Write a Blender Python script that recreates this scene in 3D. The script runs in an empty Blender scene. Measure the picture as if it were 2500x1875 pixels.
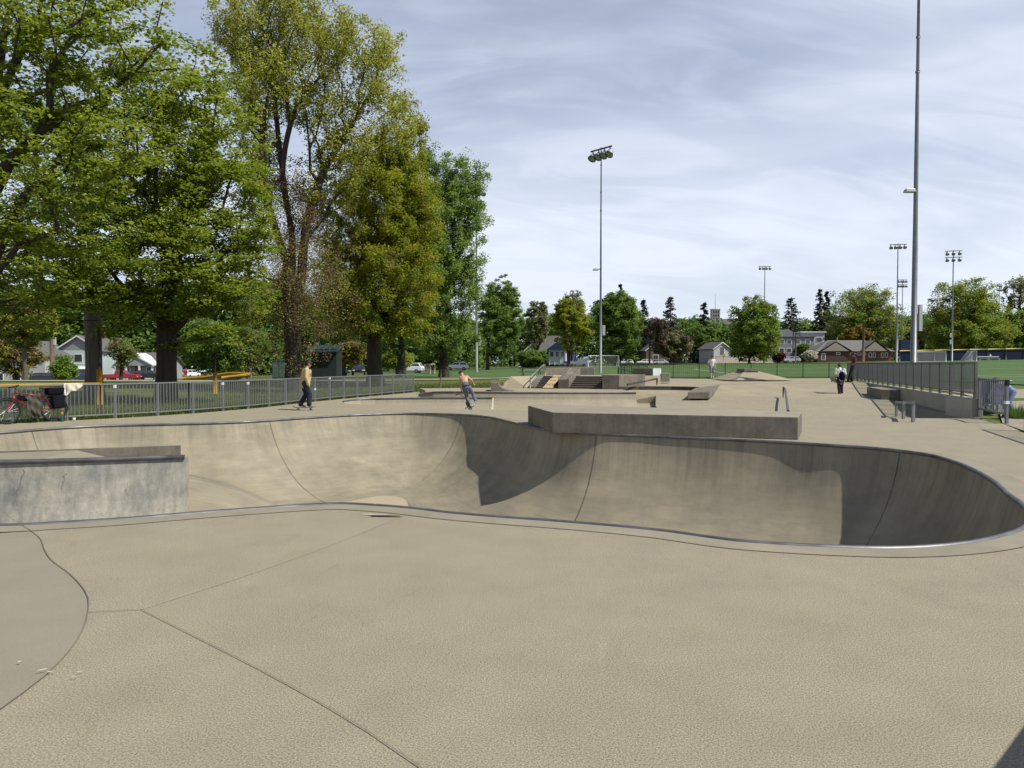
import bpy, bmesh, math, random
import numpy as np
from mathutils import Vector, Matrix, geometry

R = math.radians
SC = bpy.context.scene
COL = SC.collection

# ------------------------------------------------------------------ camera, sky, sun, exposure
FPX, HZ, CAMH = 1850.0, 886.0, 1.69          # focal length in photo pixels, horizon row, eye height (m)
PITCH = math.atan((937.5 - HZ) / FPX)
cam_d = bpy.data.cameras.new('camera')
cam_d.sensor_width = 36.0
cam_d.lens = FPX / 2500.0 * 36.0
cam_d.clip_start, cam_d.clip_end = 0.05, 3000.0
cam = bpy.data.objects.new('camera', cam_d)
cam.location = (0, 0, CAMH)
cam.rotation_euler = (math.pi / 2 - PITCH, 0, 0)
COL.objects.link(cam)
SC.camera = cam

SUN_EL, SUN_AZ = R(51), R(-26)                 # azimuth from +X towards +Y
SUN = Vector((math.cos(SUN_EL) * math.cos(SUN_AZ), math.cos(SUN_EL) * math.sin(SUN_AZ), math.sin(SUN_EL)))
sun_d = bpy.data.lights.new('sun', 'SUN')
sun_d.energy, sun_d.angle, sun_d.color = 5.0, R(0.6), (1.0, 0.955, 0.87)
sun = bpy.data.objects.new('sun', sun_d)
sun.rotation_euler = SUN.to_track_quat('Z', 'Y').to_euler()
sun.location = (60, 0, 80)
COL.objects.link(sun)

world = bpy.data.worlds.new('World')
SC.world = world
world.use_nodes = True
wn, wl = world.node_tree.nodes, world.node_tree.links
wn.clear()
def W(t, **k):
    n = wn.new(t)
    for a, b in k.items():
        setattr(n, a, b)
    return n
w_out, w_bg = W('ShaderNodeOutputWorld'), W('ShaderNodeBackground')
w_bg.inputs['Strength'].default_value = 0.065
w_sky = W('ShaderNodeTexSky', sky_type='NISHITA', sun_disc=False, sun_elevation=SUN_EL, sun_rotation=math.pi / 2 - SUN_AZ,
          altitude=50, air_density=1.0, dust_density=.8, ozone_density=1.6)
w_tc = W('ShaderNodeTexCoord')
w_sep = W('ShaderNodeSeparateXYZ')
wl.new(w_tc.outputs['Generated'], w_sep.inputs[0])
w_z = W('ShaderNodeMath', operation='MAXIMUM'); wl.new(w_sep.outputs['Z'], w_z.inputs[0]); w_z.inputs[1].default_value = 0.0
w_za = W('ShaderNodeMath', operation='ADD'); wl.new(w_z.outputs[0], w_za.inputs[0]); w_za.inputs[1].default_value = 0.5
w_dx = W('ShaderNodeMath', operation='DIVIDE'); wl.new(w_sep.outputs['X'], w_dx.inputs[0]); wl.new(w_za.outputs[0], w_dx.inputs[1])
w_dy = W('ShaderNodeMath', operation='DIVIDE'); wl.new(w_sep.outputs['Y'], w_dy.inputs[0]); wl.new(w_za.outputs[0], w_dy.inputs[1])
w_cmb = W('ShaderNodeCombineXYZ'); wl.new(w_dx.outputs[0], w_cmb.inputs[0]); wl.new(w_dy.outputs[0], w_cmb.inputs[1])
def cloud_noise(rot, sx, sy, scale, detail, dist, off):
    mp = W('ShaderNodeMapping')
    mp.inputs['Rotation'].default_value = (0, 0, R(rot)); mp.inputs['Scale'].default_value = (sx, sy, 1); mp.inputs['Location'].default_value = (off, off * .7, 0)
    wl.new(w_cmb.outputs[0], mp.inputs[0])
    nz = W('ShaderNodeTexNoise')
    nz.inputs['Scale'].default_value = scale; nz.inputs['Detail'].default_value = detail
    nz.inputs['Roughness'].default_value = .52; nz.inputs['Distortion'].default_value = dist
    wl.new(mp.outputs[0], nz.inputs['Vector'])
    return nz.outputs['Fac']
def w_ramp(src, a, b, va, vb):
    m = W('ShaderNodeMapRange', interpolation_type='SMOOTHSTEP')
    wl.new(src, m.inputs[0])
    for i, v in zip(range(1, 5), (a, b, va, vb)):
        m.inputs[i].default_value = v
    return m.outputs[0]
def w_math(op, a, b):
    m = W('ShaderNodeMath', operation=op)
    for i, v in enumerate((a, b)):
        if isinstance(v, (int, float)): m.inputs[i].default_value = v
        else: wl.new(v, m.inputs[i])
    return m.outputs[0]
c_big = w_ramp(cloud_noise(52, .7, 1.5, 1.35, 5, .9, 3.1), .36, .64, .0, .75)
c_fine = w_ramp(cloud_noise(30, .8, 2.6, 3.4, 9, 1.6, 8.4), .36, .70, 0, .5)
c_hor = w_ramp(w_z.outputs[0], 0.02, .36, .55, .0)
c_raw = w_math('MINIMUM', w_math('ADD', w_math('ADD', w_math('MULTIPLY', c_big, .62), w_math('MULTIPLY', c_fine, .5)), c_hor), .95)
c_all = w_math('ADD', w_math('MULTIPLY', c_raw, .58), .36)
c_sum = w_math('MULTIPLY', c_all, w_ramp(w_z.outputs[0], .36, .66, 1.0, .04))      # cloud faded out towards the unseen zenith to keep shadow fill low
w_mix = W('ShaderNodeMix', data_type='RGBA')
wl.new(c_sum, w_mix.inputs['Factor'])
w_tint = W('ShaderNodeMix', data_type='RGBA', blend_type='MULTIPLY')      # a deeper spring blue than the model's default air
w_tint.inputs['Factor'].default_value = 1.0
w_tint.inputs['B'].default_value = (1.0, 1.1, 1.32, 1)
wl.new(w_sky.outputs[0], w_tint.inputs['A'])
wl.new(w_tint.outputs['Result'], w_mix.inputs['A'])
w_mix.inputs['B'].default_value = (12.4, 13.3, 15.0, 1)
wl.new(w_mix.outputs['Result'], w_bg.inputs['Color'])
wl.new(w_bg.outputs[0], w_out.inputs['Surface'])

SC.view_settings.view_transform = 'Standard'
SC.view_settings.look = 'None'
SC.view_settings.gamma = 1.0
SC.view_settings.use_curve_mapping = False
SC.view_settings.exposure = 0.15
SC.render.engine = 'CYCLES'
SC.cycles.max_bounces = 6
SC.cycles.diffuse_bounces = 3
SC.cycles.transmission_bounces = 4
SC.cycles.transparent_max_bounces = 8
SC.cycles.use_denoising = True

# ------------------------------------------------------------------ places from the survey of the photograph
_f = Vector((0, math.cos(PITCH), -math.sin(PITCH)))
_u = Vector((0, math.sin(PITCH), math.cos(PITCH)))
def ray(px, py):
    return _f + Vector((1, 0, 0)) * ((px - 1250) / FPX) + _u * ((937.5 - py) / FPX)
def G(px, py, z=0.0):
    d = ray(px, py)
    t = (z - CAMH) / d.z
    return Vector((d.x * t, d.y * t, z))
def P(px, py, Y):
    d = ray(px, py)
    t = Y / d.y
    return Vector((d.x * t, Y, CAMH + d.z * t))
def XC(px, Y):
    return (px - 1250) / FPX * Y
def sstep(a, b, x):
    t = min(1.0, max(0.0, (x - a) / (b - a)))
    return t * t * (3 - 2 * t)
def zg(x, y):
    """height of the park ground outside the concrete"""
    t = sstep(45, 115, y)
    left = .45 * sstep(36, 58, y)
    right = .52 * sstep(20, 31, y)
    w = sstep(9, 15, x)
    return left * (1 - w) + right * w * (1 - sstep(50, 60, y)) + .45 * w * sstep(50, 60, y) + t * (.0165 * max(x, 0) + .028 * min(x, 0))

# ------------------------------------------------------------------ materials
MATS = {}
def nodes_of(m):
    return m.node_tree.nodes, m.node_tree.links
def mat(name, c1, c2=None, scale=4.0, rough=.8, bump=0.0, bscale=60.0, metal=0.0, speck=0.0, sscale=120.0, streak=0.0,
        stain=0.0, spec=.3, island=0.0, sdet=2, stretch=(1, 1, 1)):
    if name in MATS:
        return MATS[name]
    m = bpy.data.materials.new(name)
    m.use_nodes = True
    n, l = nodes_of(m)
    b = n['Principled BSDF']
    b.inputs['Roughness'].default_value = rough
    b.inputs['Metallic'].default_value = metal
    b.inputs['Specular IOR Level'].default_value = spec
    c2 = c2 or tuple(x * .82 for x in c1)
    tc = n.new('ShaderNodeTexCoord')
    mp = n.new('ShaderNodeMapping'); mp.inputs['Scale'].default_value = stretch
    l.new(tc.outputs['Object'], mp.inputs[0])
    def noise(s, d=5, vec=None, rg=.55):
        t = n.new('ShaderNodeTexNoise')
        t.inputs['Scale'].default_value = s; t.inputs['Detail'].default_value = d; t.inputs['Roughness'].default_value = rg
        l.new(vec or mp.outputs[0], t.inputs['Vector'])
        return t.outputs['Fac']
    def rng(src, a, b_, va, vb):
        t = n.new('ShaderNodeMapRange'); l.new(src, t.inputs[0])
        for i, v in zip(range(1, 5), (a, b_, va, vb)):
            t.inputs[i].default_value = v
        return t.outputs[0]
    mx = n.new('ShaderNodeMix'); mx.data_type = 'RGBA'
    mx.inputs['A'].default_value = (*c1, 1); mx.inputs['B'].default_value = (*c2, 1)
    l.new(rng(noise(scale), .3, .7, 0, 1), mx.inputs['Factor'])
    col = mx.outputs['Result']
    def mul(col, fac):
        t = n.new('ShaderNodeMix'); t.data_type = 'RGBA'; t.blend_type = 'MULTIPLY'
        t.inputs['Factor'].default_value = 1
        l.new(col, t.inputs['A'])
        g = n.new('ShaderNodeCombineColor')
        for i in range(3): l.new(fac, g.inputs[i])
        l.new(g.outputs[0], t.inputs['B'])
        return t.outputs['Result']
    if speck:
        col = mul(col, rng(noise(sscale, sdet, rg=.55 if sdet < 4 else .85), .3, .7, 1 - speck, 1 + speck))
    if stain:
        col = mul(col, rng(noise(.55, 6, rg=.62), .28, .72, 1 - stain, 1 + stain * .5))
    if streak:
        mp2 = n.new('ShaderNodeMapping'); mp2.inputs['Scale'].default_value = (9, 9, .55)
        l.new(tc.outputs['Object'], mp2.inputs[0])
        col = mul(col, rng(noise(1.0, 5, mp2.outputs[0], .65), .3, .72, 1 - streak, 1 + streak * .4))
    if island:
        g = n.new('ShaderNodeObjectInfo')
        col = mul(col, rng(g.outputs['Random'], 0, 1, 1 - island, 1 + island))
    l.new(col, b.inputs['Base Color'])
    if bump:
        bp = n.new('ShaderNodeBump'); bp.inputs['Strength'].default_value = bump; bp.inputs['Distance'].default_value = .01
        l.new(noise(bscale, 4), bp.inputs['Height']); l.new(bp.outputs[0], b.inputs['Normal'])
    MATS[name] = m
    return m
def leaf_mat(name, c1, c2, trans=.5):
    if name in MATS:
        return MATS[name]
    m = bpy.data.materials.new(name); m.use_nodes = True
    n, l = nodes_of(m)
    b = n['Principled BSDF']; b.inputs['Roughness'].default_value = .55; b.inputs['Specular IOR Level'].default_value = .25
    geo = n.new('ShaderNodeNewGeometry')
    tc = n.new('ShaderNodeTexCoord')
    nz = n.new('ShaderNodeTexNoise'); nz.inputs['Scale'].default_value = .45; nz.inputs['Detail'].default_value = 3
    l.new(tc.outputs['Object'], nz.inputs['Vector'])
    ad = n.new('ShaderNodeMath'); ad.operation = 'MULTIPLY_ADD'; ad.inputs[1].default_value = .6
    l.new(geo.outputs['Random Per Island'], ad.inputs[0])
    mr = n.new('ShaderNodeMapRange'); mr.inputs[1].default_value = .3; mr.inputs[2].default_value = .7; mr.inputs[3].default_value = 0; mr.inputs[4].default_value = .55
    l.new(nz.outputs['Fac'], mr.inputs[0]); l.new(mr.outputs[0], ad.inputs[2])
    mx = n.new('ShaderNodeMix'); mx.data_type = 'RGBA'
    mx.inputs['A'].default_value = (*c1, 1); mx.inputs['B'].default_value = (*c2, 1)
    l.new(ad.outputs[0], mx.inputs['Factor']); l.new(mx.outputs['Result'], b.inputs['Base Color'])
    tr = n.new('ShaderNodeBsdfTranslucent'); l.new(mx.outputs['Result'], tr.inputs['Color'])
    ms = n.new('ShaderNodeMixShader'); ms.inputs[0].default_value = trans
    l.new(b.outputs[0], ms.inputs[1]); l.new(tr.outputs[0], ms.inputs[2])
    l.new(ms.outputs[0], n['Material Output'].inputs['Surface'])
    MATS[name] = m
    return m
def glass_mat():
    return mat('window_glass', (.02, .025, .03), (.04, .05, .06), rough=.08, spec=.8)

# ------------------------------------------------------------------ mesh helpers
class MB:
    """collects vertices and faces; build() links them as ONE mesh object"""
    def __init__(s):
        s.v, s.f, s.m = [], [], []
    def add(s, vs, fs, mi=0):
        o = len(s.v)
        s.v.extend([tuple(x) for x in vs]); s.f.extend([tuple(o + i for i in f) for f in fs]); s.m.extend([mi] * len(fs))
        return s
    def box(s, c, d, rz=0, mi=0, top=None, rot=None):
        hx, hy, hz = d[0] / 2, d[1] / 2, d[2] / 2
        tx, ty = (hx, hy) if top is None else (top[0] / 2, top[1] / 2)
        vs = [(-hx, -hy, -hz), (hx, -hy, -hz), (hx, hy, -hz), (-hx, hy, -hz), (-tx, -ty, hz), (tx, -ty, hz), (tx, ty, hz), (-tx, ty, hz)]
        M = rot if rot is not None else Matrix.Rotation(rz, 3, 'Z')
        vs = [M @ Vector(v) + Vector(c) for v in vs]
        return s.add(vs, [(0, 3, 2, 1), (4, 5, 6, 7), (0, 1, 5, 4), (1, 2, 6, 5), (2, 3, 7, 6), (3, 0, 4, 7)], mi)
    def prism(s, poly, z0, z1, mi=0):
        """poly counter-clockwise; z0, z1 numbers or per-vertex lists"""
        n = len(poly)
        a = z0 if isinstance(z0, (list, tuple)) else [z0] * n
        b = z1 if isinstance(z1, (list, tuple)) else [z1] * n
        vs = [(p[0], p[1], a[i]) for i, p in enumerate(poly)] + [(p[0], p[1], b[i]) for i, p in enumerate(poly)]
        fs = [tuple(range(n - 1, -1, -1)), tuple(range(n, 2 * n))] + [(i, (i + 1) % n, n + (i + 1) % n, n + i) for i in range(n)]
        return s.add(vs, fs, mi)
    def tube(s, pts, r, n=8, cap=True, closed=False, mi=0):
        pts = [Vector(p) for p in pts]
        rs = r if isinstance(r, (list, tuple)) else [r] * len(pts)
        k = len(pts); vs, fs = [], []
        up = None
        for i, p in enumerate(pts):
            if closed: t = pts[(i + 1) % k] - pts[i - 1]
            else: t = pts[min(i + 1, k - 1)] - pts[max(i - 1, 0)]
            t = t.normalized() if t.length > 1e-9 else Vector((0, 0, 1))
            if up is None:
                up = Vector((0, 0, 1)) if abs(t.z) < .9 else Vector((1, 0, 0))
            a = (up - t * up.dot(t))
            a = a.normalized() if a.length > 1e-6 else t.orthogonal().normalized()
            up = a
            b = t.cross(a)
            for j in range(n):
                q = 2 * math.pi * j / n
                vs.append(p + (a * math.cos(q) + b * math.sin(q)) * rs[i])
        for i in range(k if closed else k - 1):
            i2 = (i + 1) % k
            for j in range(n):
                fs.append((i * n + j, i2 * n + j, i2 * n + (j + 1) % n, i * n + (j + 1) % n))
        fs = [f[::-1] for f in fs]
        if cap and not closed:
            fs.append(tuple(range(n))[::1]); fs.append(tuple(range((k - 1) * n, k * n))[::-1])
        return s.add(vs, fs, mi)
    def cyl(s, p0, p1, r0, r1=None, n=10, mi=0):
        return s.tube([p0, p1], [r0, r0 if r1 is None else r1], n, mi=mi)
    def ell(s, c, rad, n=12, k=8, mi=0, rot=None, zmin=-1.0):
        vs, fs = [], []
        lo = math.asin(max(-1, zmin))
        for i in range(k + 1):
            ph = lo + (math.pi / 2 - lo) * i / k
            for j in range(n):
                th = 2 * math.pi * j / n
                v = Vector((math.cos(ph) * math.cos(th) * rad[0], math.cos(ph) * math.sin(th) * rad[1], math.sin(ph) * rad[2]))
                if rot is not None: v = rot @ v
                vs.append(v + Vector(c))
        for i in range(k):
            for j in range(n):
                fs.append((i * n + j, i * n + (j + 1) % n, (i + 1) * n + (j + 1) % n, (i + 1) * n + j))
        return s.add(vs, fs, mi)
    def ring(s, c, axis, Rr, r, n=28, k=6, mi=0):
        axis = Vector(axis).normalized(); a = axis.orthogonal().normalized(); b = axis.cross(a)
        return s.tube([Vector(c) + (a * math.cos(2 * math.pi * i / n) + b * math.sin(2 * math.pi * i / n)) * Rr for i in range(n)], r, k, closed=True, mi=mi)
    def lathe(s, prof, n=12, c=(0, 0, 0), mi=0, rot=None):
        vs, fs = [], []
        for (r, z) in prof:
            for j in range(n):
                v = Vector((r * math.cos(2 * math.pi * j / n), r * math.sin(2 * math.pi * j / n), z))
                if rot is not None: v = rot @ v
                vs.append(v + Vector(c))
        for i in range(len(prof) - 1):
            for j in range(n):
                fs.append((i * n + j, i * n + (j + 1) % n, (i + 1) * n + (j + 1) % n, (i + 1) * n + j))
        return s.add(vs, fs, mi)
    def build(s, name, mats, parent=None, smooth=False, world=False, bevel=0, sharp=None):
        me = bpy.data.meshes.new(name)
        vs = s.v
        if world and parent is not None:
            L = parent.location
            vs = [(x - L.x, y - L.y, z - L.z) for x, y, z in vs]
        me.from_pydata(vs, [], s.f)
        mats = mats if isinstance(mats, (list, tuple)) else [mats]
        for m in mats: me.materials.append(m)
        if len(mats) > 1: me.polygons.foreach_set('material_index', s.m)
        if smooth: me.polygons.foreach_set('use_smooth', [True] * len(s.f))
        me.validate(); me.update()
        o = bpy.data.objects.new(name, me); COL.objects.link(o)
        if parent is not None: o.parent = parent
        if bevel:
            bv = o.modifiers.new('bevel', 'BEVEL'); bv.width = bevel; bv.segments = 2; bv.limit_method = 'ANGLE'; bv.angle_limit = R(40)
        return o
def np_mesh(name, verts, faces, mats, parent=None, smooth=False, k=4):
    """verts (N,3) array, faces (M,k) array"""
    me = bpy.data.meshes.new(name)
    verts = np.asarray(verts, np.float32); faces = np.asarray(faces, np.int32)
    me.vertices.add(len(verts)); me.vertices.foreach_set('co', verts.ravel())
    me.loops.add(faces.size); me.loops.foreach_set('vertex_index', faces.ravel())
    me.polygons.add(len(faces)); me.polygons.foreach_set('loop_start', np.arange(0, faces.size, faces.shape[1], dtype=np.int32))
    try: me.polygons.foreach_set('loop_total', np.full(len(faces), faces.shape[1], np.int32))
    except Exception: pass
    if smooth: me.polygons.foreach_set('use_smooth', np.ones(len(faces), bool))
    for m in (mats if isinstance(mats, (list, tuple)) else [mats]): me.materials.append(m)
    me.update(calc_edges=True); me.validate()
    o = bpy.data.objects.new(name, me); COL.objects.link(o)
    if parent is not None: o.parent = parent
    return o
def tag(o, label=None, cat=None, group=None, kind=None):
    if label: o['label'] = label
    if cat: o['category'] = cat
    if group: o['group'] = group
    if kind: o['kind'] = kind
    return o
def struct(o):
    o['kind'] = 'structure'
    return o
def thing(name, label, cat, loc=(0, 0, 0), rz=0, group=None):
    o = bpy.data.objects.new(name, None)
    o.empty_display_size = .2
    o.location = loc; o.rotation_euler = (0, 0, rz)
    COL.objects.link(o)
    return tag(o, label, cat, group)
def inst(name, mesh, parent, loc=(0, 0, 0), rot=None, scale=None):
    o = bpy.data.objects.new(name, mesh); COL.objects.link(o); o.parent = parent
    o.location = loc
    if rot is not None:
        o.rotation_euler = rot
    if scale is not None: o.scale = scale
    return o
def copy_tree(o, parent=None):
    c = o.copy(); COL.objects.link(c); c.parent = parent
    for ch in list(o.children):
        copy_tree(ch, c)
    return c
_unit = {}
def unit_box(m):
    """a shared 1 m cube mesh, base at z = 0, for slats and bars"""
    if m.name not in _unit:
        me = bpy.data.meshes.new('bar_' + m.name)
        me.from_pydata([(x, y, z) for z in (0, 1) for x, y in ((-.5, -.5), (.5, -.5), (.5, .5), (-.5, .5))], [],
                       [(0, 3, 2, 1), (4, 5, 6, 7), (0, 1, 5, 4), (1, 2, 6, 5), (2, 3, 7, 6), (3, 0, 4, 7)])
        me.materials.append(m); _unit[m.name] = me
    return _unit[m.name]
def bar(name, parent, p0, p1, w, h, m, world=True):
    """a straight rectangular bar between two points as an own object"""
    L = parent.location if world else Vector((0, 0, 0))
    p0, p1 = Vector(p0), Vector(p1)
    d = p1 - p0
    q = d.to_track_quat('Z', 'Y') if d.length else None
    o = inst(name, unit_box(m), parent, p0 - L, scale=(w, h, d.length))
    o.rotation_euler = q.to_euler()
    return o
def catmull(pts, step=.15, closed=False):
    pts = [Vector(p) for p in pts]; out = []; n = len(pts)
    for i in range(n if closed else n - 1):
        p0 = pts[(i - 1) % n] if (closed or i) else pts[0] * 2 - pts[1]
        p1, p2 = pts[i], pts[(i + 1) % n]
        p3 = pts[(i + 2) % n] if (closed or i + 2 < n) else p2 * 2 - p1
        k = max(1, int((p2 - p1).length / step))
        a01, a12, a23 = max((p1 - p0).length, 1e-3) ** .5, max((p2 - p1).length, 1e-3) ** .5, max((p3 - p2).length, 1e-3) ** .5
        m1 = (p2 - p1) + ((p1 - p0) / a01 - (p2 - p0) / (a01 + a12)) * a12
        m2 = (p2 - p1) + ((p3 - p2) / a23 - (p3 - p1) / (a12 + a23)) * a12
        for j in range(k):
            t = j / k
            h = (2 * t ** 3 - 3 * t * t + 1, t ** 3 - 2 * t * t + t, -2 * t ** 3 + 3 * t * t, t ** 3 - t * t)
            out.append(p1 * h[0] + m1 * h[1] + p2 * h[2] + m2 * h[3])
    if not closed: out.append(pts[-1])
    return out
def inside(poly, x, y):
    """points in polygon, numpy"""
    x = np.asarray(x, float); y = np.asarray(y, float); r = np.zeros(x.shape, bool)
    px = np.array([p[0] for p in poly]); py = np.array([p[1] for p in poly])
    j = len(px) - 1
    for i in range(len(px)):
        c = ((py[i] > y) != (py[j] > y))
        with np.errstate(divide='ignore', invalid='ignore'):
            xx = (px[j] - px[i]) * (y - py[i]) / (py[j] - py[i]) + px[i]
        r ^= c & (x < xx); j = i
    return r
def seg_dist(poly, x, y, closed=True):
    """distance to polyline and arc length of the nearest point, numpy"""
    a = np.array([(p[0], p[1]) for p in poly], float)
    b = np.roll(a, -1, 0) if closed else a[1:]
    if not closed: a = a[:-1]
    d = b - a; L = np.hypot(d[:, 0], d[:, 1]); cum = np.concatenate([[0], np.cumsum(L)])[:-1]
    best = np.full(len(x), 1e9); arc = np.zeros(len(x))
    for i in range(len(a)):
        l2 = L[i] ** 2
        if l2 < 1e-12: continue
        t = np.clip(((x - a[i, 0]) * d[i, 0] + (y - a[i, 1]) * d[i, 1]) / l2, 0, 1)
        q = np.hypot(x - a[i, 0] - t * d[i, 0], y - a[i, 1] - t * d[i, 1])
        s = q < best
        best[s] = q[s]; arc[s] = cum[i] + t[s] * L[i]
    return best, arc
def cdt(loops, extra, keep):
    """constrained Delaunay over closed loops and loose points; keep(cx, cy) picks triangles"""
    vs, es = [], []
    for lp in loops:
        o = len(vs); n = len(lp)
        vs += [Vector((p[0], p[1])) for p in lp]; es += [(o + i, o + (i + 1) % n) for i in range(n)]
    vs += [Vector((p[0], p[1])) for p in extra]
    r = geometry.delaunay_2d_cdt(vs, es, [], 0, 1e-5)
    V = np.array([(v.x, v.y) for v in r[0]]); T = np.array([f[:3] for f in r[2]], int)
    c = V[T].mean(1)
    T = T[keep(c[:, 0], c[:, 1])]
    a, b_, c_ = V[T[:, 0]], V[T[:, 1]], V[T[:, 2]]
    cr = (b_[:, 0] - a[:, 0]) * (c_[:, 1] - a[:, 1]) - (b_[:, 1] - a[:, 1]) * (c_[:, 0] - a[:, 0])
    T[cr < 0] = T[cr < 0][:, ::-1]
    T = T[np.abs(cr) > 1e-9]
    used = np.unique(T); mp = np.zeros(len(V), int); mp[used] = np.arange(len(used))
    return V[used], mp[T]
RNG = np.random.default_rng(7)
random.seed(7)

# ================================================================== concrete of the skatepark
M_DECK = mat('deck_concrete', (.283, .251, .174), (.251, .223, .156), scale=2.2, rough=.9, bump=.5, bscale=130, speck=.85, sscale=100, sdet=4, stain=.05)
M_FAR = mat('plaza_concrete', (0.312, 0.269, 0.182), (0.264, 0.228, 0.154), scale=.8, rough=.88, bump=.15, bscale=70, speck=.07, sscale=40, stain=.10)
M_SLOPE = mat('smooth_bank_concrete', (.256, .230, .168), (.228, .205, .151), scale=1.6, rough=.82, bump=.2, bscale=120, speck=.14, sscale=170, stain=.08)
M_BAND = mat('coping_band_concrete', (.272, .243, .172), (.232, .208, .150), scale=2.5, rough=.85, bump=.2, bscale=120, speck=.10, sscale=120, stain=.15)
M_BLOCK = mat('cast_block_concrete', (.215, .19, .148), (.135, .12, .097), scale=1.6, rough=.85, bump=.2, bscale=50, speck=.22, sscale=7, sdet=7, streak=.22, stain=.28)  # dark mottling, with the shade of the block sides put into the colour
M_BTOP = mat('lit_block_top', (.285, .252, .188), (.235, .21, .16), scale=2, rough=.85, speck=.12, sscale=20, sdet=6, stain=.15)  # sunlight on the block tops put in as a paler colour
M_STEEL = mat('worn_steel', (.22, .22, .225), (.10, .10, .105), scale=3.0, rough=.5, metal=.7, spec=.4)
M_GALV = mat('galvanised_steel', (.25, .265, .25), (.19, .205, .195), scale=6, rough=.5, metal=.55, spec=.5)
FL = -.4                                             # pit floor
M_JOINT = mat('joint_filler', (.185, .158, .112), rough=.95)

BOWL_PX_NEAR = [(40, 1283.7), (149, 1277.7), (298, 1268.7), (452.5, 1256), (597, 1245), (746, 1235), (835, 1231.4), (895, 1234), (994, 1241.4),
                (1100, 1253.8), (1200, 1262.6), (1406, 1278), (1611, 1297), (1788, 1321), (1905, 1330), (2023, 1336), (2140, 1339.6),
                (2258, 1336.7), (2375, 1325), (2463, 1305.6), (2503, 1289), (2520, 1262)]
BOWL_PX_FAR = [(2503, 1234), (2463.6, 1204.5), (2434, 1178), (2375, 1144), (2317, 1122), (2258, 1108), (2140, 1094), (2023, 1086), (1923, 1079.6),
               (1788, 1072.8), (1611, 1065), (1435, 1058), (1365, 1052), (1317, 1046), (1276, 1037), (1235, 1027), (1197, 1018.5), (1150, 1013.5), (1092, 1010.6), (1005, 1009),
               (889, 1012), (802, 1016.5), (716, 1022), (600, 1029.6), (434, 1034.6), (289, 1037.8), (174, 1043), (87, 1049), (0, 1056)]
near_rim = [G(*p) for p in BOWL_PX_NEAR]
far_rim = [G(*p) for p in BOWL_PX_FAR]
left_rim = [Vector(p) for p in ((-14.6, 16.4, 0), (-16.0, 14, 0), (-15.8, 11.4, 0), (-13.6, 9.2, 0), (-10.5, 8.1, 0), (-7.6, 7.8, 0))]
RIM = catmull(near_rim + far_rim + left_rim, .14, True)
rim_cum = np.concatenate([[0], np.cumsum([(RIM[(i + 1) % len(RIM)] - RIM[i]).length for i in range(len(RIM))])])
def rim_arc(px, py):
    q = G(px, py)
    return float(seg_dist(RIM, np.array([q.x]), np.array([q.y]))[1][0])
BD, BR = 2.1, 3.2                                  # bowl depth, transition radius
_rk = sorted((rim_arc(*p), r) for p, r in (((500, 1032), 3.3), ((1005, 1009), 3.2), ((1110, 1011), 2.9), ((1276, 1037), 3.0), ((1400, 1056), 3.2), ((2503, 1289), 3.2), ((300, 1268), 3.2)))
def rim_radius(arc):
    """transition radius along the rim: steep pockets, mellow straight wall"""
    return np.interp(arc, [k[0] for k in _rk], [k[1] for k in _rk])
ROLL = catmull([G(*p) for p in ((0, 1735), (113, 1650), (192, 1560), (217, 1480), (209, 1447), (170, 1402), (124, 1367), (107, 1339), (100, 1318), (80, 1300), (50, 1282), (20, 1262), (0, 1240))], .15)
ROLL = [Vector((-2.75, 2.0, 0)), Vector((-2.6, 3.0, 0))] + ROLL
ROLL_POLY = ROLL + [Vector((-30, 12, 0)), Vector((-30, 2, 0))]
def roll_z(x, y):
    """the bank that rolls down to the left of the near deck"""
    d, _ = seg_dist(ROLL, x, y, False)
    ins = inside(ROLL_POLY, x, y)
    z = np.where(d < 2.2, -.06 * d * d, -.29 - .264 * (d - 2.2))
    fade = np.clip((9.6 - y) / 2.2, 0, 1)
    return np.where(ins, z, 0) * fade
def bowl_z(x, y):
    d, arc = seg_dist(RIM, x, y)
    BR = rim_radius(arc)
    u = np.clip((x + 2.5) / 4.5, 0, 1)
    BD = 2.1 + .6 * u * u * (3 - 2 * u)                 # shallow end on the left, deep end on the right
    BL = np.sqrt(BR ** 2 - (BR - BD) ** 2)
    t = np.minimum(d, BL)
    # circle through the lip (0,0) and flat at (BL,-BD)
    z = BR - BD - np.sqrt(np.maximum(BR ** 2 - (BL - t) ** 2, 0))
    z = np.where(d >= BL, -BD, z)
    hip = -BD + 1.55 - 1.55 * ((x + 7.3) ** 2 + (y - 15.2) ** 2) / 3.35 ** 2
    z = np.maximum(z, np.minimum(hip, -.3))
    return np.minimum(z, roll_z(x, y)), d, arc

# --- the bowl surface
rim_n = []
for i in range(len(RIM)):
    t = (RIM[(i + 1) % len(RIM)] - RIM[i - 1]); t.z = 0; t.normalize()
    rim_n.append(Vector((-t.y, t.x, 0)))
extra = []
for d in (.025, .06, .11, .18, .27, .38, .52, .7, .9, 1.12):
    for i in range(0, len(RIM), 1 if d < .3 else 2):
        q = RIM[i] + rim_n[i] * d
        extra.append((q.x, q.y, d))
ex = np.array(extra)
dd, _ = seg_dist(RIM, ex[:, 0], ex[:, 1])
ex = ex[(np.abs(dd - ex[:, 2]) < .012) & inside(RIM, ex[:, 0], ex[:, 1])][:, :2]
gx, gy = np.meshgrid(np.arange(-16, 9, .2), np.arange(6.5, 26, .2))
gx, gy = gx.ravel(), gy.ravel()
s = inside(RIM, gx, gy)
gx, gy = gx[s], gy[s]
dd, _ = seg_dist(RIM, gx, gy)
s = dd > 1.25
pts = np.concatenate([ex, np.stack([gx[s], gy[s]], 1)])
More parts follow.
